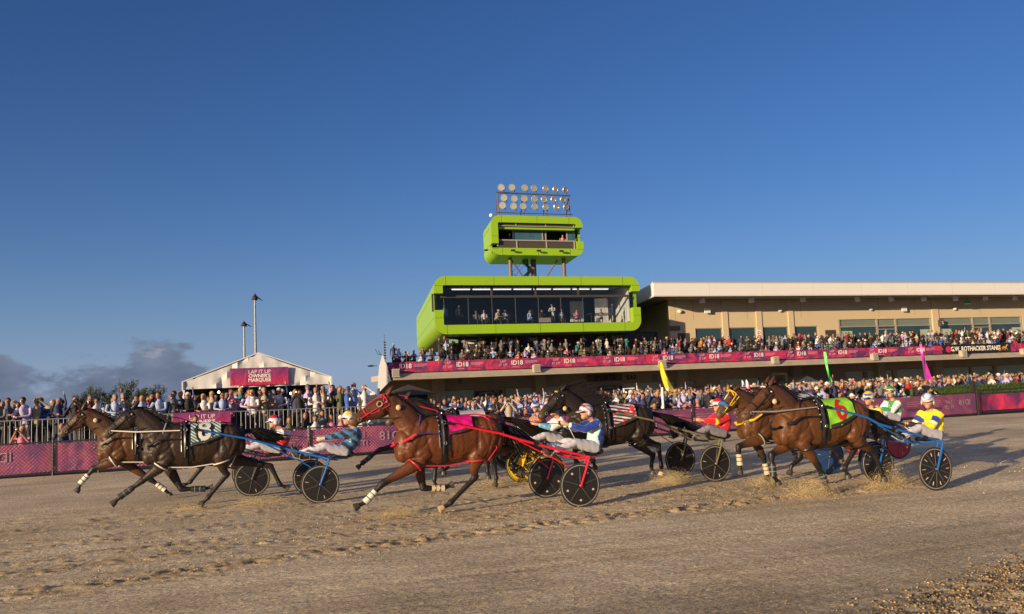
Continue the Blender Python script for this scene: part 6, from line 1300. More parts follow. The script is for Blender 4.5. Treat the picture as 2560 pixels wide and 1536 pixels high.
HS[6] = dict(Y=13.9, wx=9.95, coat=(.088, .035, .011), poll=c5p(605, 205), nose=c5p(415, 500), ear=c5p(665, 185), fn=[c5p(705, 895), c5p(735, 1110), c5p(740, 1210)], ff=[c5p(985, 1010), c5p(1030, 1215), c5p(1030, 1275)], hn=[c5p(1450, 1040), c5p(1350, 1130), c5p(1335, 1210)], hf=[c6p(330, 850), c6p(440, 1000), c6p(480, 1060)],
    boots=['cream_boot', 'cream_boot', None, None], tail=c6p(1000, 640), hopple='grey_strap', bridle='yellow_strap', brow='yellow_strap', breast='yellow_strap', roll=1, blaze=1, cloth=(mat("grey_cloth", (.4, .4, .42), .6), '', None), hands=(12.0, 1.12), mane=.14, seed=7)
HS[7] = dict(Y=12.2, wx=9.50, coat=(.100, .037, .011), poll=c5p(1030, 150), nose=c5p(720, 505), ear=c5p(1095, 60), fn=[c5p(1660, 1120), c5p(1765, 1330), c5p(1785, 1420)], ff=[c5p(1080, 990), c5p(1100, 1240), c5p(1175, 1350)], hn=[c6p(900, 950), c6p(1005, 1215), c6p(1030, 1290)], hf=[c6p(640, 920), c6p(510, 1150), c6p(570, 1285)],
    boots=['black_boot', 'black_boot', None, None], tail=c6p(1180, 790), hopple='black_leather', cdim=(.64, 1.68), cloth=(CL_GREEN, '6', mat("red_print", (.55, .01, .02), .5, var=0)), pole='grey_strap', ball=c5p(1150, 355), brow='white_strap', hands=(11.50, 1.03), mane=.20, mane_n=200, seed=8)
def shifted(k, dx, Y2, dz=0):
    "the same gait re-used by a hidden runner farther off: joints carried over in metres, back into pixels"
    S = dict(HS[k]); Y1 = S['Y']; S['Y'] = Y2; S['wx'] = S['wx']+dx
    def mv(p): q = at(p[0], p[1], Y1); return to_px(q.x+dx, Y2, q.z+dz)
    for f in ('poll', 'nose', 'ear', 'tail'): S[f] = mv(S[f])
    for f in ('fn', 'ff', 'hn', 'hf'): S[f] = [mv(p) for p in S[f]]
    S.pop('ball', None); S['hands'] = (S['hands'][0]+dx, S['hands'][1]); return S
S4 = shifted(5, 4.62-7.28, 16.8); S4.update(coat=(.060, .030, .014), mane=.2, mane_up=0, brow='black_leather', cloth=(mat("grey_cloth", (.4, .4, .42), .6), '', None), ear=c3p(770, 105), poll=c3p(715, 165), seed=14, hopple='black_leather', hn=[c3p(1730, 900), c3p(1755, 1060), c3p(1745, 1135)], hf=[c3p(1640, 900), c3p(1640, 980), c3p(1655, 1040)], fn=[c3p(1075, 900), c3p(1060, 1080), c3p(1075, 1150)], boots=[None]*4, pale=(), hands=(6.35, 1.2)); HS[4] = S4
S9 = shifted(2, 4.95+.31, 20.0); S9.update(coat=(.040, .022, .012), seed=15, fn=[c3p(440, 740), c3p(250, 890), c3p(215, 925)], pole=None, hopple='black_leather', cloth=(mat("grey_cloth", (.4, .4, .42), .6), '', None), hands=(6.75, 1.15)); HS[9] = S9
S8 = shifted(7, 12.45-9.50, 16.9); S8.update(coat=(.12, .05, .02), hood=1, seed=16, pole=None, cloth=(mat("grey_cloth", (.4, .4, .42), .6), '', None), ear=(1861, 951), poll=(1868, 972), hands=(14.6, 1.12), hopple='black_leather', boots=['black_boot', 'black_boot', None, None]); q = at(1868, 972, 16.9); S8['nose'] = to_px(q.x-.42, 16.9, q.z-.50); HS[8] = S8
LAB = {1: "leading bay horse with red browband at the far left", 2: "black-brown horse with green striped saddle cloth and white hopples", 3: "bright bay horse in red harness with hot pink saddle cloth", 4: "dark horse whose ears show just behind the red-harnessed bay", 5: "dark brown horse with flying mane and striped black saddle cloth", 6: "bay horse with yellow bridle and blue shadow roll", 7: "bay horse wearing a lime green saddle cloth numbered 6", 8: "bay horse with red and white striped ear hood", 9: "nearly hidden dark horse stretching a foreleg left of the bright bay's chest"}
for k in sorted(HS): horse(LAB[k], HS[k])
# ------------------------------------------------------------------ sulkies
def paint(name, c): return mat(name, c, .28, var=.08, spec=.6, coat=.6)
P_BLUE = paint("blue_shaft_paint", (.006, .10, .36)); P_RED = paint("red_shaft_paint", (.62, .006, .02)); P_YEL = paint("yellow_paint", (.72, .48, .01)); P_BLK = paint("black_shaft_paint", (.018, .018, .02)); P_OLV = paint("bronze_shaft_paint", (.16, .14, .07))
M_TYRE = mat("rubber_tyre", (.025, .022, .02), .8); M_DISC = mat("black_wheel_disc", (.016, .015, .015), .30, var=.3, scale=6, spec=.6); M_DRIM = mat("pale_rim", (.38, .36, .32), .4, .3); M_DOT = mat("reflector_dot", (.55, .42, .34), .5)
M_BDISC = mat("blue_wheel_disc", (.015, .06, .19), .3, var=.4, scale=7, spec=.6); M_RDISC = mat("red_wheel_disc", (.45, .03, .06), .3, var=.15, spec=.6)
WR_ = .352
def wheel(parent, x, y, disc, spokes, rim_m, deco=None):
    c = Vector((x, y, WR_)); m = MB(); m.ring(c, (0, 1, 0), WR_-.013, .014, 56, 8); ty = m.build("tyre", M_TYRE, None, smooth=True)
    w = MB(); w.ring(c, (0, 1, 0), WR_-.034, .011, 56, 6); wo = w.build("wheel", rim_m, parent, smooth=True); ty.parent = wo
    d = MB(); n = 48
    for s in (-1, 1):
        vs = [c+Vector((0, s*.022, 0))]+[c+Vector((math.cos(2*math.pi*i/n)*(WR_-.04), s*.010, math.sin(2*math.pi*i/n)*(WR_-.04))) for i in range(n)]; d.add(vs, [(0, 1+i, 1+(i+1) % n) for i in range(n)])
    d.build("disc", disc, wo, smooth=True)
    sp = MB()
    for k in range(spokes):
        a = 2*math.pi*k/spokes+.3; u = Vector((math.cos(a), 0, math.sin(a)))
        for s in (-1, 1): sp.tube([c+u*.05+Vector((0, s*.024, 0)), c+u*.295+Vector((0, s*.013, 0))], [.009, .006], 5)
    sp.build("ridges", mat("disc_ridge", (.07, .065, .06), .35) if deco != 'yellow' else P_YEL, wo)
    h = MB(); h.tube([c+Vector((0, -.035, 0)), c+Vector((0, .035, 0))], .022, 12); h.build("hub", M_METAL, wo, smooth=True)
    dt = MB()
    for k in range(spokes):
        a = 2*math.pi*(k+.5)/spokes+.3; u = Vector((math.cos(a), 0, math.sin(a)))
        for s in (-1, 1):
            q = c+u*.235
            if deco in ('dots', 'yellow'): dt.tube([q+Vector((0, s*.014, 0)), q+Vector((0, s*.019, 0))], .019, 10)
            elif spokes > 8 or k % 2 == 0: dt.tube([c+u*.215+Vector((0, s*.017, 0)), c+u*.275+Vector((0, s*.0155, 0))], .006, 5)
    dt.build("reflectors", M_DOT if deco != 'yellow' else P_YEL, wo)
    if deco == 'yellow':
        f = MB(); n = 40
        for s in (-1, 1):
            for i in range(n):
                if (i % 20) > 12: continue
                a0, a1 = 2*math.pi*i/n, 2*math.pi*(i+1)/n; f.add([c+Vector((math.cos(a0)*.30, s*.0165, math.sin(a0)*.30)), c+Vector((math.cos(a1)*.30, s*.0165, math.sin(a1)*.30)), c+Vector((math.cos(a1)*.255, s*.0195, math.sin(a1)*.255)), c+Vector((math.cos(a0)*.255, s*.0195, math.sin(a0)*.255))], [(0, 1, 2, 3)])
        for s in (-1, 1): f.ell(c+Vector((-.02, s*.022, .09)), .12, .004, .085, 10, 6)
        f.build("yellow_print", P_YEL, wo)
    if deco == 'red':
        for q in range(4): f = MB(); a = .5-q*.32; f.ell(c+Vector((math.cos(a)*.24, -.016, math.sin(a)*.24)), .030, .003, .018, 8, 5); f.build("white_print", M_WHITE, wo)
    return wo
def sulky(label, x, Y, pm, disc=None, spokes=6, half=.72, rim=None, deco=None, tip=None, W=.70):
    disc = disc or M_DISC; t = thing("racing_sulky", label, "sulky", (x, Y, 0)); rim = rim or M_DRIM
    for s in (-1, 1):
        wheel(t, 0, s*half, disc, spokes, rim, deco)
        tipx = tip if tip is not None else -2.0
        m = MB(); m.tube([(tipx, s*.34, 1.43), (tipx*.62, s*.40, 1.245), (-.90, s*.46, 1.125), (-.2, s*.55, .905), (.17, s*(half-.06), .80), (.36, s*.50, .755)], [.017, .020, .021, .022, .021, .018], 10); sh = m.build("shaft", pm, t, smooth=True)
        m = MB(); m.tube([(tipx-.12, s*.33, 1.455), (tipx+.04, s*.345, 1.425)], .023, 8); m.build("shaft_tip", M_LEATH, sh, smooth=True)
        for q0, q1 in (((-.68, s*.49, 1.056), (-.60, s*.50, 1.031)), ((-.12, s*.563, .881), (-.04, s*.578, .857))): m = MB(); m.tube([q0, q1], .027, 8); m.build("clamp", M_LEATH, sh, smooth=True)
        m = MB()
        for o in (-.050, .050): m.tube([(.165, s*half+o*1.0, .785), (.09, s*half+o, .58), (.0, s*half+o, WR_)], [.020, .019, .016], 8)
        m.tube([(.165, s*half-.055, .79), (.165, s*half+.055, .79)], .022, 8); m.ell((0, s*half-.052, WR_), .028, .012, .028, 10, 6); m.ell((0, s*half+.052, WR_), .028, .012, .028, 10, 6); m.build("fork", pm, t, smooth=True)
        m = MB(); m.tube([(-.92, s*.46, 1.11), (-.2, s*.60, .70), (.05, s*(half-.055), .50)], .010, 6); m.build("stay", pm, t, smooth=True)
        m = MB(); m.tube([(-.30, s*.33, .80), (-.42, s*.33, .84), (-.44, s*.22, .90)], .012, 6); m.tube([(-.32, s*.50, .90), (-.32, s*.30, .80)], .011, 6); m.build("footrest", M_GREYS, t, smooth=True)
    m = MB(); m.tube([(.165, -half+.05, .785), (.20, -.3, .745), (.20, .3, .745), (.165, half-.05, .785)], .022, 8); m.tube([(.2, -.10, .745), (.62, -.09, .745)], .014, 6); m.tube([(.2, .10, .745), (.62, .09, .745)], .014, 6); m.build("crossbar", pm, t, smooth=True)
    m = MB(); m.ell((.52, 0, .785), .23, .19, .045, 16, 8); m.ell((.68, 0, .82), .09, .18, .06, 12, 6); m.build("seat", M_LEATH, t, smooth=True)
    return t
SU = {}
SU[2] = (2.02, 17.43, P_BLUE); SU[3] = (5.74, 14.02, P_RED); SU[1] = (.93, 19.55, P_BLK); SU[5] = (9.32, 15.62, P_OLV); SU[7] = (11.34, 12.20, P_BLUE); SU[4] = (6.24, 16.70, P_YEL); SU[6] = (11.70, 13.98, P_BLK); SU[8] = (14.95, 16.95, P_BLK); SU[9] = (7.05, 20.0, P_BLK)
for k, kw, lb in ((1, {}, "black sulky with dark disc wheels behind the leading bay horse"), (2, dict(half=.77), "blue-shafted sulky carrying the yellow-helmeted driver"), (3, dict(spokes=5, half=.74, deco='dots'), "red-shafted sulky of the bright bay horse with big black disc wheels"),
                  (4, dict(deco='yellow', rim=P_YEL), "sulky with yellow and black wheels behind the red one"), (5, dict(half=.66), "bronze-shafted sulky with dark disc wheels of the driver in red"), (6, dict(disc=M_BDISC, rim=M_BDISC, half=.62), "sulky with blue disc wheels half hidden behind the lime-clothed horse"),
                  (7, dict(spokes=10, half=.655), "blue-shafted sulky with ten-spoke black wheels at the right"), (8, dict(disc=M_RDISC, rim=M_RDISC, deco='red'), "sulky with red disc wheels at the far right of the field"), (9, {}, "hidden black sulky of the driver in blue and orange")):
    x, Y, pm = SU[k]; sulky(lb, x, Y, pm, tip={3: -1.98, 2: -2.05, 7: -1.75, 5: -1.95}.get(k, -1.95), **kw)

# ------------------------------------------------------------------ drivers
M_JACK = mat_attr("satin_silks", .38, .5, sheen=.3, bump=1.0, bscale=11, var=.25, vscale=14); M_HELM = mat_attr("helmet_shell", .25, .6, coat=.4, var=.03); M_BRE = mat("white_breeches", (.56, .54, .60), .6, var=.12, scale=12, bump=.9, bscale=9); M_BREL = mat("silver_breeches", (.40, .38, .42), .3, .3, var=.3, scale=14, bump=1.0, bscale=10)
M_BOOTD = mat("driver_boot", (.03, .028, .028), .5); M_GOG = mat("goggle_lens", (.02, .02, .02), .08, spec=.9); M_GLOVE = mat("pale_glove", (.5, .45, .38), .7); M_FACE = mat("driver_skin", (.50, .24, .14), .5, var=.1, scale=20)
def driver(label, x, Y, K):
    t = thing("person", label, "person", (x, Y, 0), group="sulky drivers"); V3 = lambda a, b, c: Vector((a, b, c))
    hip = V3(*K.get('hip', (.58, 0, .90))); sh = V3(*K['sh']); hd = V3(*K['head']); hand = V3(*K['hand']); yaw = math.radians(K.get('yaw', 0)); hy = K.get('hsep', .09); kn = K.get('knee', (.18, .20, 1.0)); ft = K.get('foot', (-.30, .27, .87))
    mid = hip.lerp(sh, .5)+V3(.05, 0, 0); neck = sh.lerp(hd, .35); fwd = V3(-math.cos(yaw), -math.sin(yaw)*1.0, 0); lat = V3(-fwd.y, fwd.x, 0)
    RZ = Matrix.Rotation(math.atan2(-fwd.y, -fwd.x), 3, 'Z')
    lean = K.get('lean', 0.0)
    # ---- skin: one continuous body under the clothes
    m = MB(); m.loft([(hip+V3(0, 0, -.06), .09, .12), (hip, .10, .145), (mid, .09, .13), (sh+V3(.01, 0, -.06), .095, .15), (sh+V3(0, 0, .03), .05, .09)], 12)
    m.loft([(sh+V3(0, 0, -.02), .052, .055), (neck, .050, .050), (hd+V3(.01, 0, -.08), .052, .050)], 10)
    m.ell(hd, .092, .075, .115, 14, 10, rot=RZ); m.ell(hd+fwd*.045+V3(0, 0, -.075), .050, .045, .045, 10, 8, rot=RZ); m.ell(hd+fwd*.095+V3(0, 0, -.018), .022, .012, .022, 8, 6, rot=RZ); m.ell(hd+fwd*.088+V3(0, 0, -.062), .010, .022, .008, 8, 6, rot=RZ)
    for s in (-1, 1): m.ell(hd+lat*(s*.075)+V3(0, 0, -.01), .022, .012, .03, 8, 6, rot=RZ); m.ell(hd+lat*(s*.032)+fwd*.078+V3(0, 0, .018), .012, .018, .010, 8, 6, rot=RZ)
    arms = []
    for s in (-1, 1):
        S_ = sh+V3(0, s*.185, -.015); W = hand+V3(0, s*hy, 0); dist = (W-S_).length; up = .29; lo = .27; a = max(.02, min(1, dist/(up+lo))); bend = math.sqrt(max(0, up*up-(dist/2)**2)) if dist < up+lo else 0
        E = S_.lerp(W, .5)+V3(.12, s*.5, -1).normalized()*bend; arms.append((S_, E, W)); m.loft([(S_, .045, .045), (E, .036, .036), (W, .026, .026)], 8)
        dv = (W-E).normalized(); pc = W+dv*.045; m.loft([(W, .026, .022), (W+dv*.03, .036, .020), (W+dv*.075, .038, .019), (W+dv*.09, .030, .015)], 10)
        side = V3(0, 1, 0); dn = V3(0, 0, -1)
        for f in range(4):
            b = W+dv*.082+V3(0, 0, .026-.018*f)+side*(-s*.004); L_ = (.030, .034, .032, .026)[f]; inn = -s
            m.tube([b, b+dv*L_, b+dv*(L_+.006)+side*inn*.024, b+dv*(L_-.018)+side*inn*.034], [.0095, .0095, .009, .007], 6)
        tb_ = W+dv*.03+V3(0, 0, .03); m.tube([tb_, tb_+dv*.03+V3(0, -s*.008, .016), tb_+dv*.055+V3(0, -s*.02, .004)], [.0115, .0105, .008], 6)
    legs = []
    for s in (-1, 1):
        H_ = hip+V3(-.02, s*.09, -.03); Kn = V3(kn[0], s*kn[1], kn[2]); A = V3(ft[0], s*ft[1], ft[2]); legs.append((H_, Kn, A)); m.loft([(H_, .075, .075), (Kn, .045, .045), (A, .032, .032), (A+V3(-.06, 0, .04), .025, .03)], 8)
    me = remesh(m, .0105, 2, .4); me.name = "body"; me.materials.append(M_FACE); me.polygons.foreach_set('use_smooth', [True]*len(me.polygons)); body = bpy.data.objects.new("body", me); COL.objects.link(body); body.parent = t
    if K.get('glove'):
        pass
    # ---- jacket
    m = MB(); m.loft([(hip+V3(.015, 0, -.035), .125, .17), (hip+V3(.02, 0, .05), .145, .185), (hip.lerp(mid, .6)+V3(.01, 0, 0), .140, .175), (mid.lerp(sh, .45)+V3(.01, 0, 0), .140, .195), (sh+V3(.01, 0, -.05), .118, .205), (sh+V3(0, 0, .02), .075, .13), (sh.lerp(neck, .6)+V3(0, 0, .0), .056, .06)], 18)
    for S_, E, W in arms: m.loft([(S_, .088, .085), (S_.lerp(E, .4), .080, .076), (E, .066, .064), (E.lerp(W, .5), .058, .055), (E.lerp(W, .86), .046, .043), (E.lerp(W, .93), .036, .034)], 14)
    me = remesh(m, .0135, 3, .5); me.name = "jacket"; A_ = verts_np(me).astype(float)
    near = np.zeros(len(A_), int)-1; bd = np.full(len(A_), 9.); tt = np.zeros(len(A_))
    for i, (S_, E, W) in enumerate(arms):
        q1, t1 = seg_dist(A_, S_, E); q2, t2 = seg_dist(A_, E, W); dd = np.minimum(q1, q2); ts = np.where(q1 < q2, t1*.5, .5+t2*.5); mk = (dd < .098) & (dd < bd) & (ts > .06); near[mk] = i; bd[mk] = dd[mk]; tt[mk] = ts[mk]
    # crumpled satin folds
    nrmz = np.sin(A_[:, 0]*41+A_[:, 2]*63)*.0035+np.sin(A_[:, 1]*57-A_[:, 2]*38+A_[:, 0]*25)*.0035
    ctr = np.array(mid); v = A_-ctr; v /= np.linalg.norm(v, axis=1)[:, None]+1e-9; A2 = A_+v*nrmz[:, None]; me.vertices.foreach_set('co', A2.astype(np.float32).ravel())
    rel = (A_-np.array(hip)); f = K['pattern'](rel[:, 0], rel[:, 1], A_[:, 2], near, tt, rel); set_col(me, f); me.materials.append(M_JACK); me.polygons.foreach_set('use_smooth', [True]*len(me.polygons)); jk = bpy.data.objects.new("jacket", me); COL.objects.link(jk); jk.parent = t
    # ---- breeches
    m = MB(); m.loft([(hip+V3(.03, 0, -.10), .10, .17), (hip+V3(.0, 0, -.05), .12, .18), (hip+V3(0, 0, .06), .115, .165)], 14)
    for H_, Kn, A in legs: m.loft([(H_+V3(.04, 0, 0), .115, .105), (H_.lerp(Kn, .5), .098, .090), (Kn, .072, .068), (Kn.lerp(A, .4), .064, .060), (A, .042, .042)], 14)
    me = remesh(m, .015, 3, .5); me.name = "breeches"; A_ = verts_np(me).astype(float); w = np.sin(A_[:, 0]*55+A_[:, 2]*30)*.003+np.sin(A_[:, 0]*31-A_[:, 1]*60)*.003; A_[:, 2] += w; me.vertices.foreach_set('co', A_.astype(np.float32).ravel()); me.materials.append(M_BREL if K.get('silver') else M_BRE); me.polygons.foreach_set('use_smooth', [True]*len(me.polygons)); o = bpy.data.objects.new("breeches", me); COL.objects.link(o); o.parent = t
    for H_, Kn, A in legs:
        m = MB(); m.loft([(A.lerp(Kn, .12), .046, .046), (A, .050, .045), (A+V3(-.02, 0, -.03), .052, .042), (A+V3(-.06, 0, .05), .040, .042), (A+V3(-.10, 0, .15), .030, .040), (A+V3(-.10, 0, .19), .014, .025)], 12); m.build("boot", M_BOOTD, t, smooth=True)
    if K.get('glove'):
        for S_, E, W in arms: dv = (W-E).normalized(); m = MB(); m.loft([(W-dv*.03, .036, .034), (W, .034, .030), (W+dv*.04, .043, .030), (W+dv*.085, .044, .034), (W+dv*.115, .034, .026)], 10); m.build("glove", MATS[K['glove']], t, smooth=True)
    # ---- helmet with peak, goggles
    m = MB(); c = hd+V3(0, 0, .035)-fwd*.012; n = 20; vs = []; fs = []; nv = 8
    for j in range(nv+1):
        th = math.pi*.54*j/nv
        for i in range(n):
            ph = 2*math.pi*i/n; p = V3(.128*math.sin(th)*math.cos(ph), .108*math.sin(th)*math.sin(ph), .125*math.cos(th)); vs.append(c+RZ @ p)
    for j in range(nv):
        for i in range(n): fs.append((j*n+i, (j+1)*n+i, (j+1)*n+(i+1) % n, j*n+(i+1) % n))
    m.add(vs, fs); m.loft([(c+fwd*.105+V3(0, 0, .0), .014, .088, tuple(lat)), (c+fwd*.145+V3(0, 0, -.010), .010, .082, tuple(lat)), (c+fwd*.185+V3(0, 0, -.024), .005, .055, tuple(lat))], 12)
    for s in (-1, 1): m.ell(c+lat*(s*.098)+V3(0, 0, -.045)-fwd*.0, .045, .016, .045, 10, 6, rot=RZ)
    h = m.build("helmet", M_HELM, t, smooth=True); A_ = verts_np(h.data).astype(float)-np.array(c); set_col(h.data, K['helm'](A_ @ np.array(fwd), A_ @ np.array(lat), A_[:, 2]))
    m = MB(); m.loft([(hd+fwd*.070+V3(0, 0, .018), .034, .078, tuple(lat)), (hd+fwd*.095+V3(0, 0, .016), .030, .062, tuple(lat))], 14); m.build("goggles", M_GOG, t, smooth=True)
    m = MB(); m.tube([hd+lat*.08+V3(0, 0, -.02), hd+lat*.065+fwd*.03+V3(0, 0, -.10), hd+fwd*.045+V3(0, 0, -.128), hd-lat*.065+fwd*.03+V3(0, 0, -.10), hd-lat*.08+V3(0, 0, -.02)], .007, 6); m.build("chin_strap", M_LEATH, t, smooth=True)
    if K.get('whip'): a = hand+V3(0, -.1, 0); m = MB(); m.tube([a, a+V3(.10, -.05, -.25), a+V3(.30, -.1, -.62)], [.006, .004, .003], 5); m.build("whip", M_WSTRAP, t)
    return t
def colr(n, c): return np.tile(np.array(c, float), (n, 1))
def pat(base, *rules):
    def f(x, y, z, arm, tt, rel):
        C = colr(len(x), base)
        for cond, c in rules: C[cond(x, y, z, arm, tt)] = c
        return C
    return f
def hel(base, *rules):
    def f(a, b, c):
        C = colr(len(a), base)
        for cond, q in rules: C[cond(a, b, c)] = q
        return C
    return f
BL, LB, WT, RD, YL, MT, OR, GN, BK = (.012, .045, .30), (.08, .35, .68), (.72, .72, .74), (.60, .012, .015), (.80, .62, .01), (.42, .70, .62), (.72, .18, .02), (.02, .28, .08), (.015, .015, .018)
DR = {
1: (dict(sh=(.70, 0, 1.25), head=(.50, 0, 1.45), hand=(.12, 0, 1.12), yaw=10, pattern=pat(WT, (lambda x, y, z, a, t: (a >= 0) & (t > .25), BL), (lambda x, y, z, a, t: (a >= 0) & (t > .5), LB), (lambda x, y, z, a, t: (a < 0) & (z < 1.12), RD), (lambda x, y, z, a, t: (a < 0) & (z > 1.28), RD)), helm=hel(WT, (lambda a, b, c: (c > .045) & (a > -.02), RD), (lambda a, b, c: (c > .05) & (a < -.02), BL), (lambda a, b, c: abs(c-.02) < .008, (.1, .1, .3)))), "driver in white, blue and red silks with red-topped helmet"),
2: (dict(sh=(.80, 0, 1.26), head=(.66, 0, 1.50), hand=(.16, 0, 1.15), yaw=5, glove='pale_glove', pattern=pat(BK, (lambda x, y, z, a, t: (np.sin((x*.8+z*1.0)*36) > .1), (.03, .17, .42))), helm=hel((.80, .50, .02), (lambda a, b, c: (c < .012), WT), (lambda a, b, c: np.sin(a*60+c*40) > .75, WT))), "driver in black and blue striped silks with yellow helmet"),
3: (dict(hip=(.60, 0, .92), sh=(.64, 0, 1.31), head=(.49, 0, 1.49), hand=(.10, 0, 1.31), yaw=12, whip=1, hsep=.11, pattern=pat((.012, .04, .26), (lambda x, y, z, a, t: (a < 0) & (x+(.25*(z-1.0)) < .03) & (z < 1.24), MT), (lambda x, y, z, a, t: (a >= 0) & (t > .90), MT), (lambda x, y, z, a, t: (a < 0) & (y < -.06) & (abs(x-.5*(z-1.15)) < .05), MT)), helm=hel((.66, .62, .66), (lambda a, b, c: np.sin(c*170+a*50) > .55, (.45, .12, .16)), (lambda a, b, c: (abs(c-.075) < .012) & (a > 0), (.03, .03, .10)))), "driver in royal blue and mint silks reaching both arms forward"),
4: (dict(sh=(.60, 0, 1.27), head=(.48, 0, 1.49), hand=(.08, 0, 1.22), yaw=15, pattern=pat(WT, (lambda x, y, z, a, t: (a >= 0) & (t > .55), (.10, .30, .50)), (lambda x, y, z, a, t: (a < 0) & (z < 1.15), BK)), helm=hel(BK, (lambda a, b, c: np.sin(a*50+c*60) > .8, WT))), "driver in white sleeves and black helmet behind the royal blue one"),
5: (dict(sh=(.66, 0, 1.24), head=(.56, 0, 1.43), hand=(.12, 0, 1.16), yaw=5, silver=1, pattern=pat(RD, (lambda x, y, z, a, t: (a < 0) & (z > 1.26), YL), (lambda x, y, z, a, t: (a >= 0) & (abs(t-.52) < .04), YL)), helm=hel((.65, .62, .6), (lambda a, b, c: c > .06, RD))), "driver in red silks with silver breeches behind the yellow-bridled head"),
6: (dict(sh=(.60, 0, 1.25), head=(.53, 0, 1.46), hand=(.12, 0, 1.13), yaw=20, pattern=pat(YL, (lambda x, y, z, a, t: (a >= 0) & (t < .55) & (t > .12), BL), (lambda x, y, z, a, t: (a < 0) & (np.sin(z*30+x*14) > .4), BL)), helm=hel((.70, .62, .30), (lambda a, b, c: np.sin(a*45+c*55+b*20) > .35, (.05, .10, .40)), (lambda a, b, c: (c > .07), (.8, .5, .02)))), "driver in yellow and blue silks half behind the lime-clothed horse"),
7: (dict(hip=(.66, 0, .88), sh=(.66, 0, 1.24), head=(.60, 0, 1.42), hand=(.20, 0, 1.05), yaw=38, glove='black_glove', pattern=pat(YL, (lambda x, y, z, a, t: (a >= 0) & (t > .20) & (t < .36), BL), (lambda x, y, z, a, t: (a >= 0) & (t > .38) & (t < .44), WT), (lambda x, y, z, a, t: (a >= 0) & (t > .82), (.015, .03, .20)), (lambda x, y, z, a, t: (a < 0) & (z > 1.29), (.015, .03, .22)), (lambda x, y, z, a, t: (a < 0) & (z < .91), (.015, .03, .22))), helm=hel((.60, .62, .68), (lambda a, b, c: np.sin(a*55+c*60+b*18) > .5, (.08, .16, .42)), (lambda a, b, c: c < .01, (.75, .72, .66)))), "driver in bright yellow silks with blue armband at the right"),
8: (dict(sh=(.60, 0, 1.26), head=(.54, 0, 1.48), hand=(.12, 0, 1.13), yaw=35, pattern=pat(GN, (lambda x, y, z, a, t: (a >= 0) & (t > .05) & (t < .6), WT), (lambda x, y, z, a, t: (a < 0) & (np.sin(x*60)*np.sin(y*60)*np.sin(z*60) > .55), YL), (lambda x, y, z, a, t: (a < 0) & (z < 1.0), WT)), helm=hel(GN, (lambda a, b, c: (c < .05) & (c > .02), (.75, .5, .1)), (lambda a, b, c: c <= .02, WT), (lambda a, b, c: abs(c-.0) < .012, BK))), "driver in green silks with white sleeves at the right"),
9: (dict(sh=(.60, 0, 1.26), head=(.53, 0, 1.48), hand=(.12, 0, 1.15), yaw=45, pattern=pat((.02, .16, .50), (lambda x, y, z, a, t: (a >= 0) & (t < .30), OR), (lambda x, y, z, a, t: (a < 0) & (abs(z-1.02) < .05), OR), (lambda x, y, z, a, t: (a < 0) & (z > 1.28), (.01, .04, .22))), helm=hel(WT, (lambda a, b, c: np.sin(a*40+c*60+b*15) > .3, (.02, .08, .30)))), "driver in blue and orange silks left of the royal blue driver"),
}
mat("black_glove", (.02, .02, .02), .6)
for k in sorted(DR):
    x, Y, _ = SU[k]; driver(DR[k][1], x, Y, DR[k][0])
# ------------------------------------------------------------------ loose sand, clods and spray
def scatter(name, pts, mt, label, cat, seed=1, colvar=None):
    r = np.random.default_rng(seed); n = len(pts); base = np.array([(1, 0, -.35), (-.5, .87, -.35), (-.5, -.87, -.35), (.0, .1, .8), (.75, .5, .25), (-.8, .1, .3), (.1, -.9, .3)]); F0 = np.array([(0, 4, 3), (4, 1, 3), (1, 5, 3), (5, 2, 3), (2, 6, 3), (6, 0, 3), (0, 1, 4), (1, 2, 5), (2, 0, 6), (0, 2, 1)])
    V = []; 
    P = np.array([p[:3] for p in pts]); S_ = np.array([p[3] for p in pts]); a = r.random(n)*6.283; ca, sa = np.cos(a), np.sin(a); jit = r.uniform(.6, 1.35, (n, 7, 3)); B = base[None]*jit; sq = r.uniform(.6, 1.0, n)
    X = (B[:, :, 0]*ca[:, None]-B[:, :, 1]*sa[:, None])*S_[:, None]+P[:, None, 0]; Y = (B[:, :, 0]*sa[:, None]+B[:, :, 1]*ca[:, None])*S_[:, None]*.8+P[:, None, 1]; Z = B[:, :, 2]*(S_*sq)[:, None]+P[:, None, 2]
    V = np.stack([X, Y, Z], -1).reshape(-1, 3).astype(np.float32); F = (F0[None]+(np.arange(n)*7)[:, None, None]).reshape(-1, 3).astype(np.int32)
    me = bpy.data.meshes.new(name); me.vertices.add(len(V)); me.vertices.foreach_set('co', V.ravel()); me.loops.add(F.size); me.loops.foreach_set('vertex_index', F.ravel()); me.polygons.add(len(F)); me.polygons.foreach_set('loop_start', np.arange(0, F.size, 3, dtype=np.int32)); me.polygons.foreach_set('loop_total', np.full(len(F), 3, np.int32)); me.update()
    if colvar is not None: c = colvar(r, n); set_col(me, np.repeat(c, 7, axis=0))
    me.materials.append(mt); o = bpy.data.objects.new(name, me); COL.objects.link(o); return tag(o, label, cat, None, 'stuff')
r = np.random.default_rng(9)
def sandcols(r, n): b = np.array([(.50, .385, .22)]); return np.clip(b*r.uniform(.45, 1.1, (n, 1))*r.uniform(.93, 1.07, (n, 3)), 0, 1)
M_CLOD = mat_attr("loose_sand", .95, .1, var=.1)
pts = []
for a, b, wd, n in ((11.15, .125, .34, 5200), (12.5, .10, .42, 3600), (13.4, .08, .4, 2200), (14.6, .06, .7, 3000), (16.6, .05, .9, 2600), (18.3, .04, .8, 1500)):
    for k in range(n):
        x = r.uniform(-7.5, 12.5); y = a+b*x+.25*math.sin(x*.35)+r.normal(0, wd); s = float(np.clip(r.lognormal(-5.0, .42), .003, .018)); pts.append((x, y, track_z(x, y)+s*.2, s))
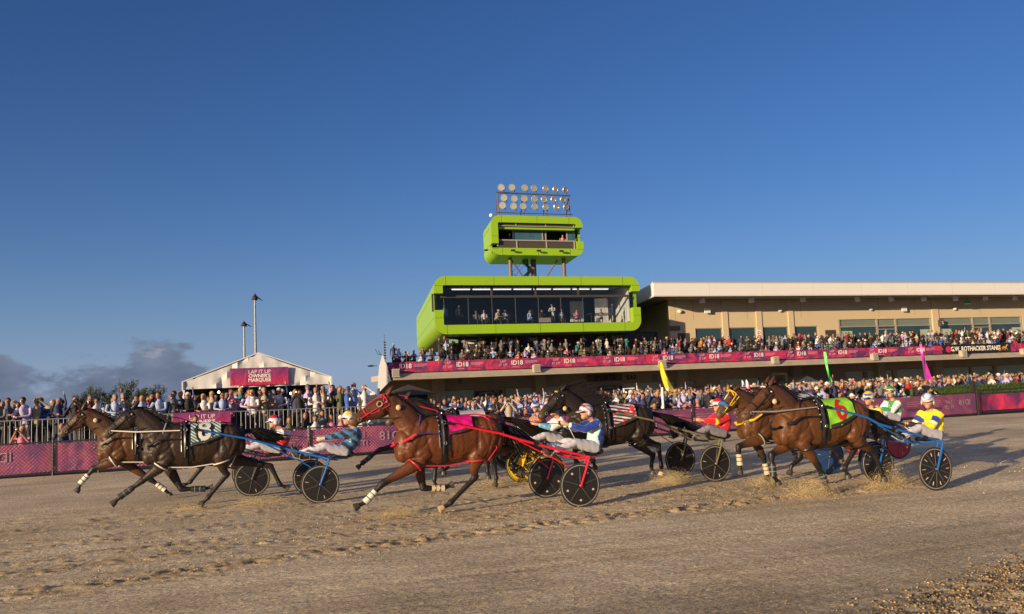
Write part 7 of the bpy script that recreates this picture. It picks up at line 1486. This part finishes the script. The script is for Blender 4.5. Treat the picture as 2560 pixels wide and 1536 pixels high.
scatter("sand_clods", pts, M_CLOD, "small clods of damp sand thrown along the trodden lines of the track", "sand clods", 2, sandcols)
pts = []
for k in range(16000):
    x = r.uniform(-3.5, 12); y = 5.4+8.5*r.random()**1.3; s = float(np.clip(r.lognormal(-5.35, .4), .0025, .012)); pts.append((x, y, track_z(x, y)+s*.25, s))
scatter("grit", pts, mat_attr("grit_grain", .95, .05), "fine grit scattered over the raked track surface", "grit", 3, lambda r, n: sandcols(r, n)*.75)
# coarse gravel in the near right corner
def gravcols(r, n): return np.clip(np.array([(.30, .21, .11)])*r.uniform(.2, 1.6, (n, 1)), 0, .85)
pts = []
while len(pts) < 11000:
    x, y = r.uniform(3.6, 9.5), r.uniform(5.2, 8.6); e = x*.345+4.24-y
    if r.random() > 1/(1+math.exp(-e*9.0)): continue
    s = float(np.clip(r.lognormal(-4.7, .42), .004, .022)); pts.append((x, y, track_z(x, y)+s*.35, s))
scatter("gravel", pts, mat_attr("coarse_gravel", .85, .2, var=.15), "coarse golden bark-like gravel in the near right corner", "gravel", 4, gravcols)
# sand kicked up by hooves and wheels
pts = []
def spray(u, v, Y, n, L_, hgt, sz=.0042):
    c = at(u, v, Y); g = Vector((c.x, Y, 0))
    for k in range(int(n*3.0)):
        t = r.random()**.8; q = r.normal(0, .10, 3); x = g.x+t*L_+q[0]*(1+t); y = g.y+q[1]*1.2; z = abs(hgt*4*t*(1-t)*r.random()+q[2]*.25); pts.append((x, y, z+.01, sz*r.uniform(.5, 1.6)))
for a in ((440, 1235, 17.2, 500, .5, .10), (590, 1255, 17.2, 900, .8, .16), (1030, 1232, 14.1, 800, -.45, .14), (1180, 1215, 17.0, 500, .6, .16), (1235, 1200, 17.0, 350, .5, .22), (1640, 1195, 15.5, 1200, .6, .22), (1700, 1180, 15.1, 900, -.25, .30), (1880, 1190, 13.9, 700, .6, .16), (2075, 1225, 12.1, 2200, -.65, .30), (2160, 1200, 12.2, 1600, .8, .24), (2195, 1195, 12.8, 900, .6, .35), (1320, 1120, 16.5, 700, .3, .55), (1380, 1180, 15.4, 500, .4, .3)): spray(*a)
scatter("sand_spray", pts, M_CLOD, "grains of sand kicked up by hooves and wheels", "sand spray", 5, lambda r, n: np.clip(np.array([(.60, .46, .24)])*r.uniform(.6, 1.3, (n, 1)), 0, 1))
# pale litter and wood chips lying in the shadows at the right
pts = []
for k in range(420): x, y = r.normal(15.8, 2.2), r.normal(14.2, 1.6); pts.append((x, y, track_z(x, y)+.005, float(np.clip(r.lognormal(-4.6, .5), .004, .025))))
scatter("wood_chips", pts, mat_attr("pale_chips", .9, .1), "pale chips lying on the track at the right behind the last sulky", "chips", 6, lambda r, n: np.array([(.62, .56, .46)])*r.uniform(.6, 1.2, (n, 1)))
# the red inflatable horse head at the far right
c = at(2540, 968, 50); ih = thing("inflatable_horse", "bright red horse-shaped inflatable above the crowd at the right edge", "inflatable", (c.x, 50, c.z-1.5)); m = MB()
m.loft([(Vector((.0, 0, .2)), .30, .2), (Vector((.05, 0, .8)), .26, .2), (Vector((-.0, 0, 1.2)), .24, .18), (Vector((.15, 0, 1.62)), .22, .16), (Vector((.25, 0, 1.8)), .12, .12)], 12); m.loft([(Vector((.0, 0, 1.72)), .12, .12), (Vector((.25, 0, 1.68)), .2, .14), (Vector((.55, 0, 1.46)), .14, .11), (Vector((.78, 0, 1.32)), .11, .1), (Vector((.85, 0, 1.28)), .05, .06)], 12)
for s in (-1, 1): m.tube([(.12, s*.08, 1.85), (.10, s*.1, 2.05)], [.06, .01], 6)
me = remesh(m, .035, 3); me.materials.append(mat("red_vinyl", (.62, .03, .02), .35, var=.1)); smooth_mesh(me); o = bpy.data.objects.new("head_and_neck", me); COL.objects.link(o); o.parent = ih
m = MB(); m.box(-.55, -.2, -.26, -.22, .75, 1.1); m.build("white_patch", M_WHITE, ih)
